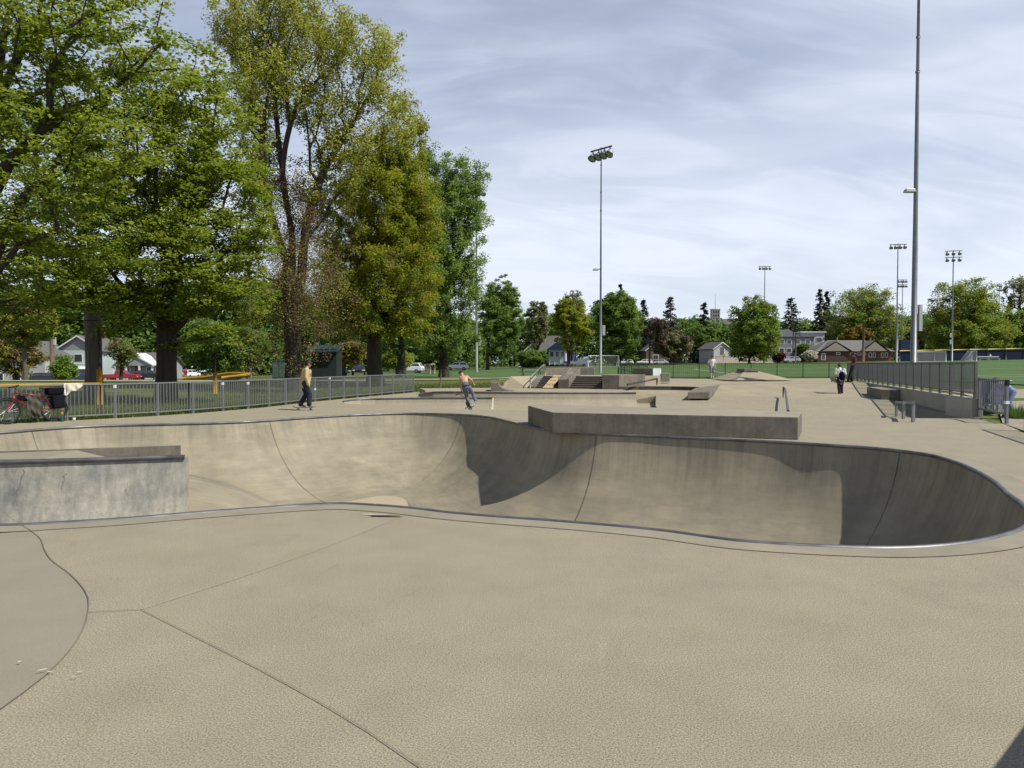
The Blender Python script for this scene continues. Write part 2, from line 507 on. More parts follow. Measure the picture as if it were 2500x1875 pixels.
V2, T = cdt([RIM], pts, lambda x, y: inside(RIM, x, y))
bz, bd, ba = bowl_z(V2[:, 0], V2[:, 1])
M_BOWL = mat('bowl_concrete', (.286, .250, .170), (.216, .193, .138), scale=1.0, rough=.72, bump=.1, bscale=40, speck=.05, sscale=60, stain=.13, spec=.35)
bowl = struct(np_mesh('bowl_floor', np.column_stack([V2, bz]), T, M_BOWL, smooth=True))
fa = bowl.data.attributes.new('arc', 'FLOAT', 'POINT'); fa.data.foreach_set('value', ba.astype(np.float32))
fv = bowl.data.attributes.new('drop', 'FLOAT', 'POINT'); fv.data.foreach_set('value', bd.astype(np.float32))
def bowl_streaks():
    """water streaks under the lip, scuffs and the cut joints, laid out along the rim"""
    n, l = nodes_of(M_BOWL)
    b = n['Principled BSDF']
    old = b.inputs['Base Color'].links[0].from_socket
    A = n.new('ShaderNodeAttribute'); A.attribute_name = 'arc'
    D = n.new('ShaderNodeAttribute'); D.attribute_name = 'drop'
    def math_(op, x, y=None, z=None):
        m = n.new('ShaderNodeMath'); m.operation = op
        for i, v in enumerate((x, y, z)):
            if v is None: continue
            if isinstance(v, (int, float)): m.inputs[i].default_value = v
            else: l.new(v, m.inputs[i])
        return m.outputs[0]
    def rng(src, a, b_, va, vb):
        t = n.new('ShaderNodeMapRange'); l.new(src, t.inputs[0])
        for i, v in zip(range(1, 5), (a, b_, va, vb)): t.inputs[i].default_value = v
        return t.outputs[0]
    def noise(su, sv, det, off=0, rg=.6):
        c = n.new('ShaderNodeCombineXYZ')
        l.new(math_('MULTIPLY', A.outputs['Fac'], su), c.inputs[0]); l.new(math_('MULTIPLY', D.outputs['Fac'], sv), c.inputs[1]); c.inputs[2].default_value = off
        t = n.new('ShaderNodeTexNoise'); t.inputs['Scale'].default_value = 1; t.inputs['Detail'].default_value = det; t.inputs['Roughness'].default_value = rg
        l.new(c.outputs[0], t.inputs['Vector']); return t.outputs['Fac']
    drip = rng(noise(4.2, .5, 9, 3, .75), .46, .68, 0, 1)
    upper = rng(D.outputs['Fac'], 0.0, .55, 1, 0)
    dark = math_('SUBTRACT', 1.0, math_('MULTIPLY', math_('MULTIPLY', drip, upper), .42))
    wash = rng(noise(1.3, 1.1, 9, 9, .68), .3, .72, .86, 1.13)          # long vertical wash
    side = rng(noise(.9, 5.0, 7, 15, .7), .35, .7, .87, 1.15)          # wheel scuffs run along the wall
    arcs = rng(noise(.35, 9.0, 8, 27, .75), .60, .72, 1.0, .82)     # dark rubber lines left by wheels
    f = math_('MULTIPLY', math_('MULTIPLY', math_('MULTIPLY', dark, wash), side), arcs)
    for (px, py) in ((1458, 1058.6), (2196, 1100), (655, 1026), (80, 1050), (1130, 1012)):
        a0 = rim_arc(px, py)
        wob = math_('MULTIPLY', D.outputs['Fac'], .05)
        dist = math_('ABSOLUTE', math_('SUBTRACT', math_('SUBTRACT', A.outputs['Fac'], a0), wob))
        f = math_('MULTIPLY', f, rng(dist, .006, .022, .42, 1))
    g = n.new('ShaderNodeCombineColor')
    for i in range(3): l.new(f, g.inputs[i])
    mx = n.new('ShaderNodeMix'); mx.data_type = 'RGBA'; mx.blend_type = 'MULTIPLY'; mx.inputs['Factor'].default_value = 1
    l.new(old, mx.inputs['A']); l.new(g.outputs[0], mx.inputs['B']); l.new(mx.outputs['Result'], b.inputs['Base Color'])
bowl_streaks()

# --- low pit behind the crest (outline on the deck level), with the curved pocket on the left
PIT = [Vector(p) for p in ((7.46, 39.2, 0), (6.28, 33.1, 0), (5.1, 27.0, 0), (4.6, 26.7, 0), (2.5, 26.7, 0), (0.0, 27.0, 0))] + \
      [G(*p) for p in ((1090, 998.5), (1063, 993.5), (1000, 990), (940, 988.6), (890, 987.5), (850, 985.5), (836, 983), (838, 980.2), (850, 977.8), (880, 975.4))]
PIT_BACK = [G(960, 973.6), Vector((-1.1, 35.2, 0)), Vector((-1.1, 36.8, 0)), Vector((-4.3, 36.2, 0)), G(1022, 966.5), G(1021, 963.5), Vector((-4.4, 39.2, 0)), Vector((-1.0, 39.6, 0)), Vector((5.95, 39.2, 0))]
PIT_LOOP = catmull(PIT, .5) + PIT_BACK
# --- outline of all the concrete
FENCE_L = catmull([Vector((-21, 14.2, 0)), Vector((-17, 18.2, 0))] + [G(*p) for p in ((166, 1027), (388, 1015), (613, 997.5), (768, 980.5), (905, 967.5), (1010, 958))], .3)
WALL_R = [Vector((22.9, 52.0, 0)), Vector((14.6, 24.0, 0))]
PARK = [Vector((-26, -9, 0)), Vector((-26, 9, 0))] + FENCE_L + [Vector((-3.5, 44.3, 0)), Vector((-1.2, 43.2, 0)), Vector((-.6, 45.5, 0)), Vector((-.3, 53.5, 0)),
        Vector((8.0, 56.6, 0)), Vector((24.2, 56.6, 0))] + WALL_R + [Vector((13.6, 20.9, 0)), Vector((12.55, 18.6, 0)), Vector((11.3, 15, 0)), Vector((9.2, 8, 0)), Vector((8, -9, 0))]
# near deck: everything south of the break line
BREAK = [G(1700, 968.5), G(1957, 969.5), Vector((18.5, 37.2, 0))]     # foot of the long bank
fl = [p for p in FENCE_L]
DECK_LOOP = [Vector((-26, -9, 0)), Vector((-26, 9, 0))] + fl + [Vector((-3.5, 44.3, 0)), Vector((-1.2, 43.2, 0)), Vector((-1.0, 39.6, 0))][:2] + \
            [Vector((-1.0, 43.0, 0)), Vector((-1.0, 39.62, 0))] + [Vector((-1.1, 39.6, 0))] + \
            [Vector((-4.4, 39.2, 0)), G(1021, 963.5), G(1022, 966.5), Vector((-4.3, 36.2, 0)), Vector((-1.1, 36.8, 0)), Vector((-1.1, 35.2, 0)), G(960, 973.6)] + catmull(PIT, .5)[::-1] + \
            BREAK + [Vector((14.6, 24.0, 0)), Vector((13.6, 20.9, 0)), Vector((12.55, 18.6, 0)), Vector((11.3, 15, 0)), Vector((9.2, 8, 0)), Vector((8, -9, 0))]
roll_pts = [(x, y) for x in np.arange(-12, -2, .35) for y in np.arange(1.5, 9.4, .35)]
roll_pts = [p for p in roll_pts if inside(ROLL_POLY, np.array([p[0]]), np.array([p[1]]))[0] and not inside(RIM, np.array([p[0]]), np.array([p[1]]))[0]]
def dip(x, y):
    """the deck sinks gently towards the back right and comes up again before the long bank"""
    A = .2 + .2 * np.clip((x - 6) / 8, 0, 1)
    u = np.clip((y - 22) / 7.5, 0, 1); u = u * u * (3 - 2 * u)
    end = 39.0 - 4.4 * np.clip((x - 8) / 6, 0, 1)
    v = np.clip((y - 29.7) / (end - 29.7), 0, 1)
    return -A * u * (1 - v) * np.clip((x - 4.2) / 1.2, 0, 1)
def Gd(px, py):
    q = G(px, py)
    for _ in range(12):
        q = G(px, py, float(dip(np.array([q.x]), np.array([q.y]))[0]))
    return q
roll_pts += [(x + .3, y) for x in np.arange(4, 19, .7) for y in np.arange(22, 39, .7)]
def keep_deck(x, y):
    return inside(DECK_LOOP, x, y) & ~inside(RIM, x, y)
V2, T = cdt([DECK_LOOP, RIM, ROLL_POLY], roll_pts, keep_deck)
dz = roll_z(V2[:, 0], V2[:, 1]) + dip(V2[:, 0], V2[:, 1])
far_t = V2[T].mean(1)
smooth_face = inside(ROLL_POLY, far_t[:, 0], far_t[:, 1])
deck = struct(np_mesh('deck_pavement', np.column_stack([V2, dz]), T, [M_DECK, M_SLOPE], smooth=True))
deck.data.polygons.foreach_set('material_index', smooth_face.astype(np.int32))

# --- coping: a pipe round the rim with a band of finer concrete behind it
def offset(i, d):
    return RIM[i] - rim_n[i] * d
roll_at_rim = roll_z(np.array([p.x for p in RIM]), np.array([p.y for p in RIM]))
cop = thing('bowl_coping', 'dark steel pipe coping running round the lip of the large bowl', 'coping', tuple(RIM[0]))
idx = [i for i in range(len(RIM)) if roll_at_rim[i] > -.004]
start = next(i for i in idx if (i - 1) % len(RIM) not in idx)
run = []
i = start
while i in idx and len(run) < len(RIM):
    run.append(i); i = (i + 1) % len(RIM)
seglen = 22
k = 0
while k < len(run) - 1:
    sub = run[k:k + seglen + 1]
    if len(sub) < 2: break
    MB().tube([RIM[j] + rim_n[j] * .012 + Vector((0, 0, -.008)) for j in sub], .033, 10, cap=False).build('coping_pipe', M_STEEL, cop, True, world=True)
    k += seglen
mb = MB()
vs = []
for j in run:
    a, b = offset(j, .02), offset(j, .32)
    vs += [(a.x, a.y, .005), (b.x, b.y, .005)]
mb.add(vs, [(2 * q, 2 * q + 2, 2 * q + 3, 2 * q + 1) for q in range(len(run) - 1)])
mb.build('coping_band', M_BAND, cop, world=True)
M_PALEJ = mat('pale_joint', (.36, .325, .24), rough=.95)
def joint(name, pts, w=.014, z=.009, zs=None, m=None):
    mb = MB(); vs = []
    pts = [Vector(p) for p in pts]
    for i, p in enumerate(pts):
        t = pts[min(i + 1, len(pts) - 1)] - pts[max(i - 1, 0)]; t.z = 0; t.normalize()
        nn = Vector((-t.y, t.x, 0)) * w / 2
        zz = (zs[i] if zs is not None else p.z) + z
        vs += [(p.x + nn.x, p.y + nn.y, zz), (p.x - nn.x, p.y - nn.y, zz)]
    mb.add(vs, [(2 * i, 2 * i + 1, 2 * i + 3, 2 * i + 2) for i in range(len(pts) - 1)])
    return struct(mb.build(name, m or M_JOINT))
joint('pavement_joint', [offset(j, .325) for j in run], .006)
joint('pavement_joint', ROLL[2:], .008)
J0 = G(345, 1490)
joint('pavement_joint', [G(217, 1496), J0], .007)
joint('pavement_joint', catmull([J0, G(700, 1672), G(900, 1790), G(1060, 1900), G(1400, 2150)], .3), .0055)
joint('pavement_joint', catmull([J0, G(620, 1400), G(860, 1312), G(1000, 1252)], .3), .006, m=M_PALEJ)
zs = roll_z(np.array([G(*p).x for p in ((0, 1310), (60, 1350), (130, 1385))]), np.array([G(*p).y for p in ((0, 1310), (60, 1350), (130, 1385))]))
# chipped concrete along the near coping, and paint flecks on the bank
M_CHIP = mat('fresh_chip', (.62, .58, .5), (.5, .46, .38), rough=.9)
M_HOLE = mat('crumbled_hole', (.07, .045, .035), (.12, .08, .06), scale=30, rough=1)
def fleck(name, c, length, width, m, seed, z=.011, rz=0.0):
    rg = random.Random(seed); n = 11; vs = []
    for i in range(n):
        a = 2 * math.pi * i / n
        rr = rg.uniform(.55, 1.05)
        x, y = math.cos(a) * length * rr, math.sin(a) * width * rr
        vs.append((c[0] + x * math.cos(rz) - y * math.sin(rz), c[1] + x * math.sin(rz) + y * math.cos(rz), c[2] + z))
    return struct(MB().add(vs, [tuple(range(n))]).build(name, m))
fleck('chipped_patch', G(912, 1258), .16, .025, M_CHIP, 2, rz=-.1)
fleck('chipped_patch', G(938, 1261.5), .26, .045, M_HOLE, 3, z=.014, rz=-.12)
for kk, (px, py, a, b) in enumerate(((48, 1622, .02, .012), (105, 1643, .05, .012), (122, 1648, .035, .01), (195, 1648, .03, .008), (180, 1660, .04, .006), (590, 1252, .035, .01), (500, 1256, .03, .008))):
    q = G(px, py)
    q.z = float(roll_z(np.array([q.x]), np.array([q.y]))[0])
    fleck('paint_fleck', q, a * .6, b * .6, M_CHIP, 20 + kk, z=.02, rz=.5)

# pale patch of the flat bottom
M_PATCH = mat('flat_bottom_concrete', (0.384, 0.332, 0.229), (0.346, 0.299, 0.208), scale=2, rough=.8, speck=.05, stain=.05)
FB = catmull([G(*p, -BD + .004) for p in ((700, 1248), (860, 1222), (935, 1210), (980, 1214), (1000, 1240), (1010, 1280), (850, 1300), (700, 1290))], .2, True)
struct(MB().add(FB, [tuple(range(len(FB)))]).build('bowl_floor_patch', M_PATCH))
joint('pavement_joint', FB + FB[:1], .014, .004)

struct(MB().prism([(-3.4, 44.2), (-1.2, 43.2), (6.2, 41.5), (8.1, 56.4), (-.9, 53.8), (-1.1, 45.5)], FL, [0, 0, .26, .5, .53, .24]).build('plaza_base_pavement', M_FAR))
# --- peninsula: the deck tongue that juts into the bowl from the left
pen = thing('concrete_extension', 'grey stained concrete extension wall with pipe coping jutting into bowl', 'skate ramp', (-8, 13.5, -BD))
f0, f1, f2 = G(-350, 1133), G(60, 1128.5), G(452, 1117)
f00 = f0 + Vector((-3.0, -.1, 0))
back1, back0 = G(440, 1089), G(190, 1097.5)
d = (back0 - back1).normalized()
back00 = back0 + d * 6
front = catmull([f00, f0, f1, f2], .3)
wallp = front + [f2 + Vector((-.02, .16, 0))] + [p + Vector((0, .16, 0)) for p in front[::-1]][1:]
lean = .26
def lean_wall():
    vs, fs = [], []
    n = len(front)
    nrm = []
    for i in range(n):
        t = front[min(i + 1, n - 1)] - front[max(i - 1, 0)]; t.normalize(); nrm.append(Vector((t.y, -t.x, 0)))
    rows = [(0.0, 0.0), (-.3, .05), (-.7, .13), (-1.2, .28), (-1.7, .5), (-BD, .8)]
    for z, o in rows:
        for i in range(n):
            q = front[i] + nrm[i] * o
            vs.append((q.x if i < n - 1 else front[i].x, q.y, z))
    m = len(rows)
    for r in range(m - 1):
        for i in range(n - 1):
            fs.append((r * n + i, (r + 1) * n + i, (r + 1) * n + i + 1, r * n + i + 1))
    o = len(vs)
    for z in (0.0, -BD):                                    # back of the wall
        for i in range(n):
            q = front[i] - nrm[i] * .16
            vs.append((q.x if i < n - 1 else front[i].x, q.y, z))
    for i in range(n - 1):
        fs.append((i, i + 1, o + i + 1, o + i)); fs.append((o + i + 1, o + n + i + 1, o + n + i, o + i))
    fs.append(tuple([r * n + n - 1 for r in range(m)] + [o + n + n - 1, o + n - 1]))
    return MB().add(vs, fs)
M_PEN = mat('stained_wall_concrete', (.44, .41, .33), (.19, .195, .182), scale=1.2, rough=.8, bump=.3, bscale=30, speck=.25, sscale=9, sdet=7, streak=.30, stain=.3)
lean_wall().build('wall', M_PEN, pen, world=True)
def wall_crack(px, seed, z0, z1, drift):
    rg = random.Random(seed); q = min(range(len(front)), key=lambda i: abs(front[i].x / front[i].y - (px - 1250) / FPX)); c = front[q]
    t = (front[min(q + 1, len(front) - 1)] - front[q - 1]).normalized(); nn = Vector((t.y, -t.x, 0)); L_, n = [], 14
    for k in range(n + 1):
        z = z0 + (z1 - z0) * k / n; off = float(np.interp(-z, [0, .3, .7, 1.2], [0, .05, .13, .28])) + .006
        s = drift * k / n + rg.uniform(-.025, .025); w = .0045 * (1 - .6 * k / n)
        p = c + t * s + nn * off; L_ += [(p.x - t.x * w, p.y - t.y * w, z), (p.x + t.x * w, p.y + t.y * w, z)]
    MB().add(L_, [(2 * k, 2 * k + 1, 2 * k + 3, 2 * k + 2) for k in range(n)]).build('crack', M_CRACK, pen, world=True)
M_CRACK = mat('crack_dirt', (.11, .10, .08), rough=1)
wall_crack(78, 1, -.12, -.72, -.12); wall_crack(157, 2, -.2, -.48, -.05); wall_crack(330, 3, -.5, -.62, .02)
MB().tube([p + Vector((0, -.02, .015)) for p in front], .04, 12).build('coping_pipe', M_STEEL, pen, True, world=True)
# sloping top between the front wall and the rear curb
top = [front[0] + Vector((0, .1, -.01)), f1 + Vector((0, .1, -.01)), f2 + Vector((-.1, .12, -.55)), back1 + Vector((-.1, -.05, -.55)), back0 + Vector((0, -.02, -.01)), back00 + Vector((0, -.02, -.01))]
MB().prism([(p.x, p.y) for p in top], [-BD] * 6, [p.z for p in top]).build('deck_top', M_SLOPE, pen, world=True)
nrm = Vector((-d.y, d.x, 0)) * -.14
c1, c0 = back1 + nrm, back00 + nrm
if nrm.y < 0: nrm = -nrm; c1, c0 = back1 + nrm, back00 + nrm
MB().prism([(back00.x, back00.y), (back1.x, back1.y), (c1.x, c1.y), (c0.x, c0.y)], -BD, .004).build('rear_curb', M_BLOCK, pen, world=True)

# ================================================================== mid-ground features
def block(name, label, poly_top, z0, z1, m=None, cat='ledge', bevel=.015, edge=True):
    """a cast block standing on z0 with its top outline given"""
    c = sum((Vector((p[0], p[1], 0)) for p in poly_top), Vector()) / len(poly_top)
    a = sum(poly_top[i][0] * poly_top[(i + 1) % len(poly_top)][1] - poly_top[(i + 1) % len(poly_top)][0] * poly_top[i][1] for i in range(len(poly_top)))
    if a < 0: poly_top = poly_top[::-1]
    o = MB().prism([(p[0] - c.x, p[1] - c.y) for p in poly_top], 0, (z1 - z0) if not isinstance(z1, list) else z1).build(name, [m or M_BLOCK, M_BTOP], bevel=bevel)
    o.data.polygons[1].material_index = 1
    o.location = (c.x, c.y, z0)
    return tag(o, label, cat)
block('long_ledge', 'long low dark concrete ledge with angled end beside the bowl', [G(1289, 990, .5), G(1348, 1006.5, .5), G(1949, 1018.5, .5), G(1958, 1005.5, .5), G(1334, 987.5, .5)], .004, .5)

struct(MB().add([(-11, 26, FL), (16, 26, FL), (16, 41, FL), (-11, 41, FL)], [(0, 1, 2, 3)]).build('pit_pavement', M_FAR))
def quarter(name, label, lip, h, run, depth, m, cat='quarter pipe', end_m=None):
    """a quarter pipe along the lip polyline (left to right); face on the camera side"""
    lip = [Vector(p) for p in lip]; n = len(lip); prof = []
    rad = (run * run + h * h) / (2 * h)
    for k in range(9):
        s_ = run * k / 8                              # distance in front of lip
        y_ = rad - math.sqrt(max(rad * rad - (run - s_) ** 2, 0))
        prof.append((s_, y_ - h))
    base = lip[n // 2].copy(); base.z -= h
    t = thing(name, label, cat, tuple(base))
    vs, fs = [], []
    for i in range(n):
        d_ = lip[min(i + 1, n - 1)] - lip[max(i - 1, 0)]; d_.z = 0; d_.normalize(); nn = Vector((d_.y, -d_.x, 0))
        hh = lip[i].z - FL
        for s_, z_ in prof:
            q = lip[i] + nn * s_; vs.append((q.x, q.y, lip[i].z + z_ * hh / h))
        q = lip[i] - nn * depth
        vs.append((q.x, q.y, lip[i].z)); vs.append((q.x, q.y, FL - .02)); vs.append((lip[i].x + nn.x * run, lip[i].y + nn.y * run, FL - .02))
    k = len(prof) + 3
    for i in range(n - 1):
        a, b = i * k, (i + 1) * k
        for j in range(len(prof) - 1): fs.append((a + j, a + j + 1, b + j + 1, b + j))
        fs.append((a, b, b + len(prof), a + len(prof))); fs.append((a + len(prof), b + len(prof), b + len(prof) + 1, a + len(prof) + 1))
    o_ = (n - 1) * k
    body = MB().add(vs, fs)
    body.add([vs[o_ + j] for j in range(k)], [tuple(range(len(prof))) + (k - 1, k - 2, k - 3)], 1)
    body.add([vs[j] for j in range(k)], [(k - 3, k - 2, k - 1) + tuple(range(len(prof) - 1, -1, -1))], 1)
    body.build('ramp_body', [m, end_m or m], t, world=True)
    MB().tube([p + Vector((0, -.012, .004)) for p in lip], .035, 8).build('coping_pipe', M_STEEL, t, True, world=True)
    return t
M_QP = mat('quarter_pipe_concrete', (0.322, 0.281, 0.201), (0.259, 0.227, 0.166), scale=1.0, rough=.8, bump=.1, bscale=40, streak=.12, stain=.12)
M_PALE = mat('lit_end_concrete', (.56, .52, .43), (.42, .38, .3), scale=5, rough=.9, stain=.1)  # sunlight on the ramp's end face painted in as paler concrete
quarter('curved_quarter_pipe', 'low curved quarter pipe with a sunlit end behind the bike rider', catmull([G(838, 980.4, .01), G(880, 975.0, .03), G(960, 973.2, .06), P(1080, 972, 34.4), P(1202, 972, 34.2)], .5), .6, .75, .5, M_QP, end_m=M_PALE)
quarter('straight_quarter_pipe', 'wide grey quarter pipe with dark coping behind the long ledge', catmull([P(1022, 961.5, 37.8), P(1060, 957.5, 37.3), P(1284, 959, 36.3), P(1553, 959.5, 36.3)], .6), .77, .8, .4, M_QP)
ZP = P(1284, 959, 36.3).z                            # stair plaza level
ZU = .55                                             # upper plaza level
ZT = .93                                             # top of the stairs
def sheet(name, pts, m, zoff=0):
    pts = [Vector(p) for p in pts]
    return struct(MB().add([(p.x, p.y, p.z + zoff) for p in pts], [tuple(range(len(pts)))]).build(name, m))
lipz = Vector((0, 0, ZP))
MB_ = MB().prism([(-4.3, 37.6), (-.5, 36.45), (5.93, 36.42), (5.93, 46.5), (-.9, 46.5), (-1.0, 43.1), (-2.6, 43.6), (-5.2, 42.6), (-4.6, 40)][::1], FL, ZP)
struct(MB_.build('stair_plaza_pavement', M_FAR))
# upper plaza with its curved front step, and the long bank down to the deck
crest = [G(1512, 943.5, .42), G(1560, 942.8, .42), G(1640, 943.0, .42), G(1690, 944.0, .42), G(1706, 944.5, .42)]
crest2 = [G(1740, 941, .43), G(1760, 938.5, .44), G(1900, 936, .5), G(2053, 934.5, .55), Vector((20.4, 43.4, .55))]
upper = [Vector((5.9, 43.5, .40))] + crest + crest2 + [Vector((24.2, 56.6, ZU)), Vector((8.0, 56.6, ZU - .05)), Vector((-.3, 53.5, ZU - .05)), Vector((5.9, 47, .42))]
struct(MB().prism([(p.x, p.y) for p in upper], FL, [p.z for p in upper]).build('upper_plaza_pavement', M_FAR))
rz_ = [c + Vector((0, -.03, 0)) for c in crest]
struct(MB().add([(p.x, p.y, .418) for p in rz_] + [(p.x, p.y, .12) for p in rz_], [(i, len(rz_) + i, len(rz_) + i + 1, i + 1) for i in range(len(rz_) - 1)]).build('step_riser_pavement', mat('dark_step_face', (.05, .043, .036), (.075, .065, .053), scale=3, rough=.9)))  # near-black strip set just in front of the step face
br = [Vector((5.93, 42.6, .2))] + [c + Vector((0, -.04, -.20)) for c in crest] + [c + Vector((0, -.02, -.012)) for c in crest2]
nb = len(br)
foot = [Vector((5.96, 39.3, -.3)), Vector((6.3, 39.25, -.25)), Vector((7.5, 39.15, 0.0))] + BREAK
fl_ = resample_ = None
def along(pts, n):
    cum = [0]
    for a, c in zip(pts[:-1], pts[1:]): cum.append(cum[-1] + (c - a).length)
    out = []
    for k in range(n):
        s_ = cum[-1] * k / (n - 1); i = 0
        while i < len(pts) - 2 and cum[i + 1] < s_: i += 1
        out.append(pts[i].lerp(pts[i + 1], (s_ - cum[i]) / (cum[i + 1] - cum[i])))
    return out
NB = 24
br, foot = along(br, NB), along(foot, NB)
mid = [(a * .5 + b * .5) + Vector((0, 0, -.01)) for a, b in zip(foot, br)]
skirt = [Vector((p.x, p.y, FL - .05)) for p in foot]
MB_ = MB().add(skirt + foot, [(i, i + 1, NB + i + 1, NB + i) for i in range(NB - 1)])
struct(MB_.build('bank_foot_pavement', M_FAR))
mb = MB().add(foot + mid + br, [(i, i + 1, NB + i + 1, NB + i) for i in range(NB - 1)] + [(NB + i, NB + i + 1, 2 * NB + i + 1, 2 * NB + i) for i in range(NB - 1)])
struct(mb.build('bank_pavement', M_FAR))
# flank wall of the deck above the pit
pr = [Vector((7.46, 39.2, 0)).lerp(Vector((5.1, 27.0, 0)), k / 12) for k in range(13)]
NP_ = len(pr)
struct(MB().add([(p.x, p.y, float(dip(np.array([p.x]), np.array([p.y]))[0]) + .001) for p in pr] + [(p.x, p.y, FL - .02) for p in pr], [(i, NP_ + i, NP_ + i + 1, i + 1) for i in range(NP_ - 1)]).build('pit_flank_pavement', M_FAR))

def deck_wear():
    """blotches, pale scuffs and dark spots in the deck's own colour"""
    n, l = nodes_of(M_DECK); b = n['Principled BSDF']
    old = b.inputs['Base Color'].links[0].from_socket
    tc = n.new('ShaderNodeTexCoord')
    def layer(src, scale, lo, hi, va, vb, det, stretch=(1, 1, 1), dist=0.0):
        mp = n.new('ShaderNodeMapping'); mp.inputs['Scale'].default_value = stretch; mp.inputs['Rotation'].default_value = (0, 0, .6); l.new(tc.outputs['Object'], mp.inputs[0])
        t = n.new('ShaderNodeTexNoise'); t.inputs['Scale'].default_value = scale; t.inputs['Detail'].default_value = det; t.inputs['Roughness'].default_value = .7; t.inputs['Distortion'].default_value = dist
        l.new(mp.outputs[0], t.inputs['Vector'])
        r = n.new('ShaderNodeMapRange'); l.new(t.outputs['Fac'], r.inputs[0])
        for i, v in zip(range(1, 5), (lo, hi, va, vb)): r.inputs[i].default_value = v
        g = n.new('ShaderNodeCombineColor')
        for i in range(3): l.new(r.outputs[0], g.inputs[i])
        m = n.new('ShaderNodeMix'); m.data_type = 'RGBA'; m.blend_type = 'MULTIPLY'; m.inputs['Factor'].default_value = 1
        l.new(src, m.inputs['A']); l.new(g.outputs[0], m.inputs['B']); return m.outputs['Result']
    c = layer(old, 1.1, .44, .62, 1.02, .95, 9)
    c = layer(c, 5.0, .60, .70, 1.0, .88, 8, (1, .35, 1), .6)
    c = layer(c, 2.2, .62, .70, 1.0, 1.10, 9, (1, .3, 1), 1.0)
    c = layer(c, 34, .70, .76, 1.0, .72, 3)
    l.new(c, b.inputs['Base Color'])
deck_wear()

# ================================================================== stairs, ledges and rails of the plaza
SA = R(19)                                           # the stair block is turned away to the right
SU, SR = Vector((math.sin(SA), math.cos(SA), 0)), Vector((math.cos(SA), -math.sin(SA), 0))
S0 = G(1306, 948, ZP)                                # front left foot of the left flight
def sl(a, b, z):
    q = S0 + SR * a + SU * b
    return (q.x, q.y, z)
RISE = (ZT - ZP) / 6
W1 = (G(1376, 948, ZP) - S0).length / 1.0
def flight(label, a0, a1):
    t = thing('concrete_stairs', label, 'stairs', sl(a0, 0, ZP), group='two flights of plaza stairs')
    for k in range(6):
        b0 = .30 * k
        poly = [sl(a0, b0, 0), sl(a1, b0, 0), sl(a1, b0 + .32 if k < 5 else 2.0, 0), sl(a0, b0 + .32 if k < 5 else 2.0, 0)]
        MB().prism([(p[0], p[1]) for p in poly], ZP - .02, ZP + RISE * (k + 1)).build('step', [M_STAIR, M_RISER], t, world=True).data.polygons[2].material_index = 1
    return t
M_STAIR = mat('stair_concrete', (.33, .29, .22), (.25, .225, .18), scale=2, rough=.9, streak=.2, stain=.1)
M_RISER = mat('dark_riser', (.045, .038, .032), (.07, .06, .05), scale=4, rough=.9)  # front faces much darker than the treads
hx0 = (G(1377, 947, ZP) - S0).dot(SR); hx1 = hx0 + .62
A2 = (G(1478, 949, ZP) - S0).dot(SR)
flight('left flight of concrete steps with a graffiti board leaning on it', 0.04, hx0 - .01)
flight('right flight of wide concrete steps beside the big corner block', hx1 + .01, A2 - .01)
# platform behind the flights
poly = [sl(-.55, 1.83, 0), sl(A2 + 1.2, 1.83, 0), sl(A2 + 2.4, 5.2, 0), sl(-.9, 6.5, 0)]
struct(MB().prism([(p[0], p[1]) for p in poly], FL, ZT + .004).build('stair_landing_pavement', M_FAR))
def slope_ledge(name, label, a0, a1, z_lo, z_hi, b0, b1, cat='ledge'):
    t = thing(name, label, cat, sl(a0, b0, ZP))
    poly = [sl(a0, b0, 0), sl(a1, b0, 0), sl(a1, b1, 0), sl(a0, b1, 0)]
    MB().prism([(p[0], p[1]) for p in poly], ZP - .02, [z_lo, z_lo, z_hi, z_hi]).build('body', M_BLOCK, t, world=True, bevel=.02)
    for a in (a0 + .02, a1 - .05):
        MB().tube([Vector(sl(a, b0 - .01, z_lo + .015)), Vector(sl(a, b1, z_hi + .015))], .022, 6).build('steel_edge', M_STEEL, t, True, world=True)
    return t
slope_ledge('sloped_ledge', 'sloping concrete hubba ledge with steel edges between the two stair flights', hx0, hx1, ZP + .52, ZT + .42, -.05, 2.6)
slope_ledge('side_ledge', 'low sloping concrete cheek at the left of the stairs', -.36, 0.03, ZP + .10, ZT + .06, -.1, 2.0)
block('corner_block', 'big square concrete block with a dark face at the foot of the right stairs', [sl(A2, -.25, 0), sl(A2 + .95, -.25, 0), sl(A2 + 2.0, 1.9, 0), sl(A2, 1.9, 0)], ZP - .01, ZP + .78)
pw = [P(1328, 897, 46.2), P(1409, 898, 47.6), P(1409, 898, 47.9), P(1328, 897, 46.5)]
block('rear_parapet', 'pale concrete parapet at the back of the stair landing', [(p.x, p.y) for p in pw], ZT, P(1328, 898.5, 46.2).z)
pw = [P(1410, 898, 48.4), P(1451, 898, 48.4), P(1452.5, 898, 49.4), P(1411, 898, 49.4)]
block('dark_parapet', 'short dark concrete wall beside the parapet in front of the light pole', [(p.x, p.y) for p in pw], ZT, P(1410, 898, 48.4).z, mat('dark_block_concrete', (.14, .13, .12), (.2, .185, .16), rough=.9, streak=.3))  # darker concrete than the parapet beside it
# bank left of the stairs
bk = [Vector(sl(-.40, -.05, ZP)), Vector(sl(-.40, 2.2, ZT)), G(1246, 919, ZT), G(1234, 948.5, ZP)]
o = MB().prism([(p.x, p.y) for p in bk], FL, [p.z for p in bk]).build('side_bank', M_FAR)
tag(o, 'smooth tan concrete bank left of the stairs', 'skate ramp')
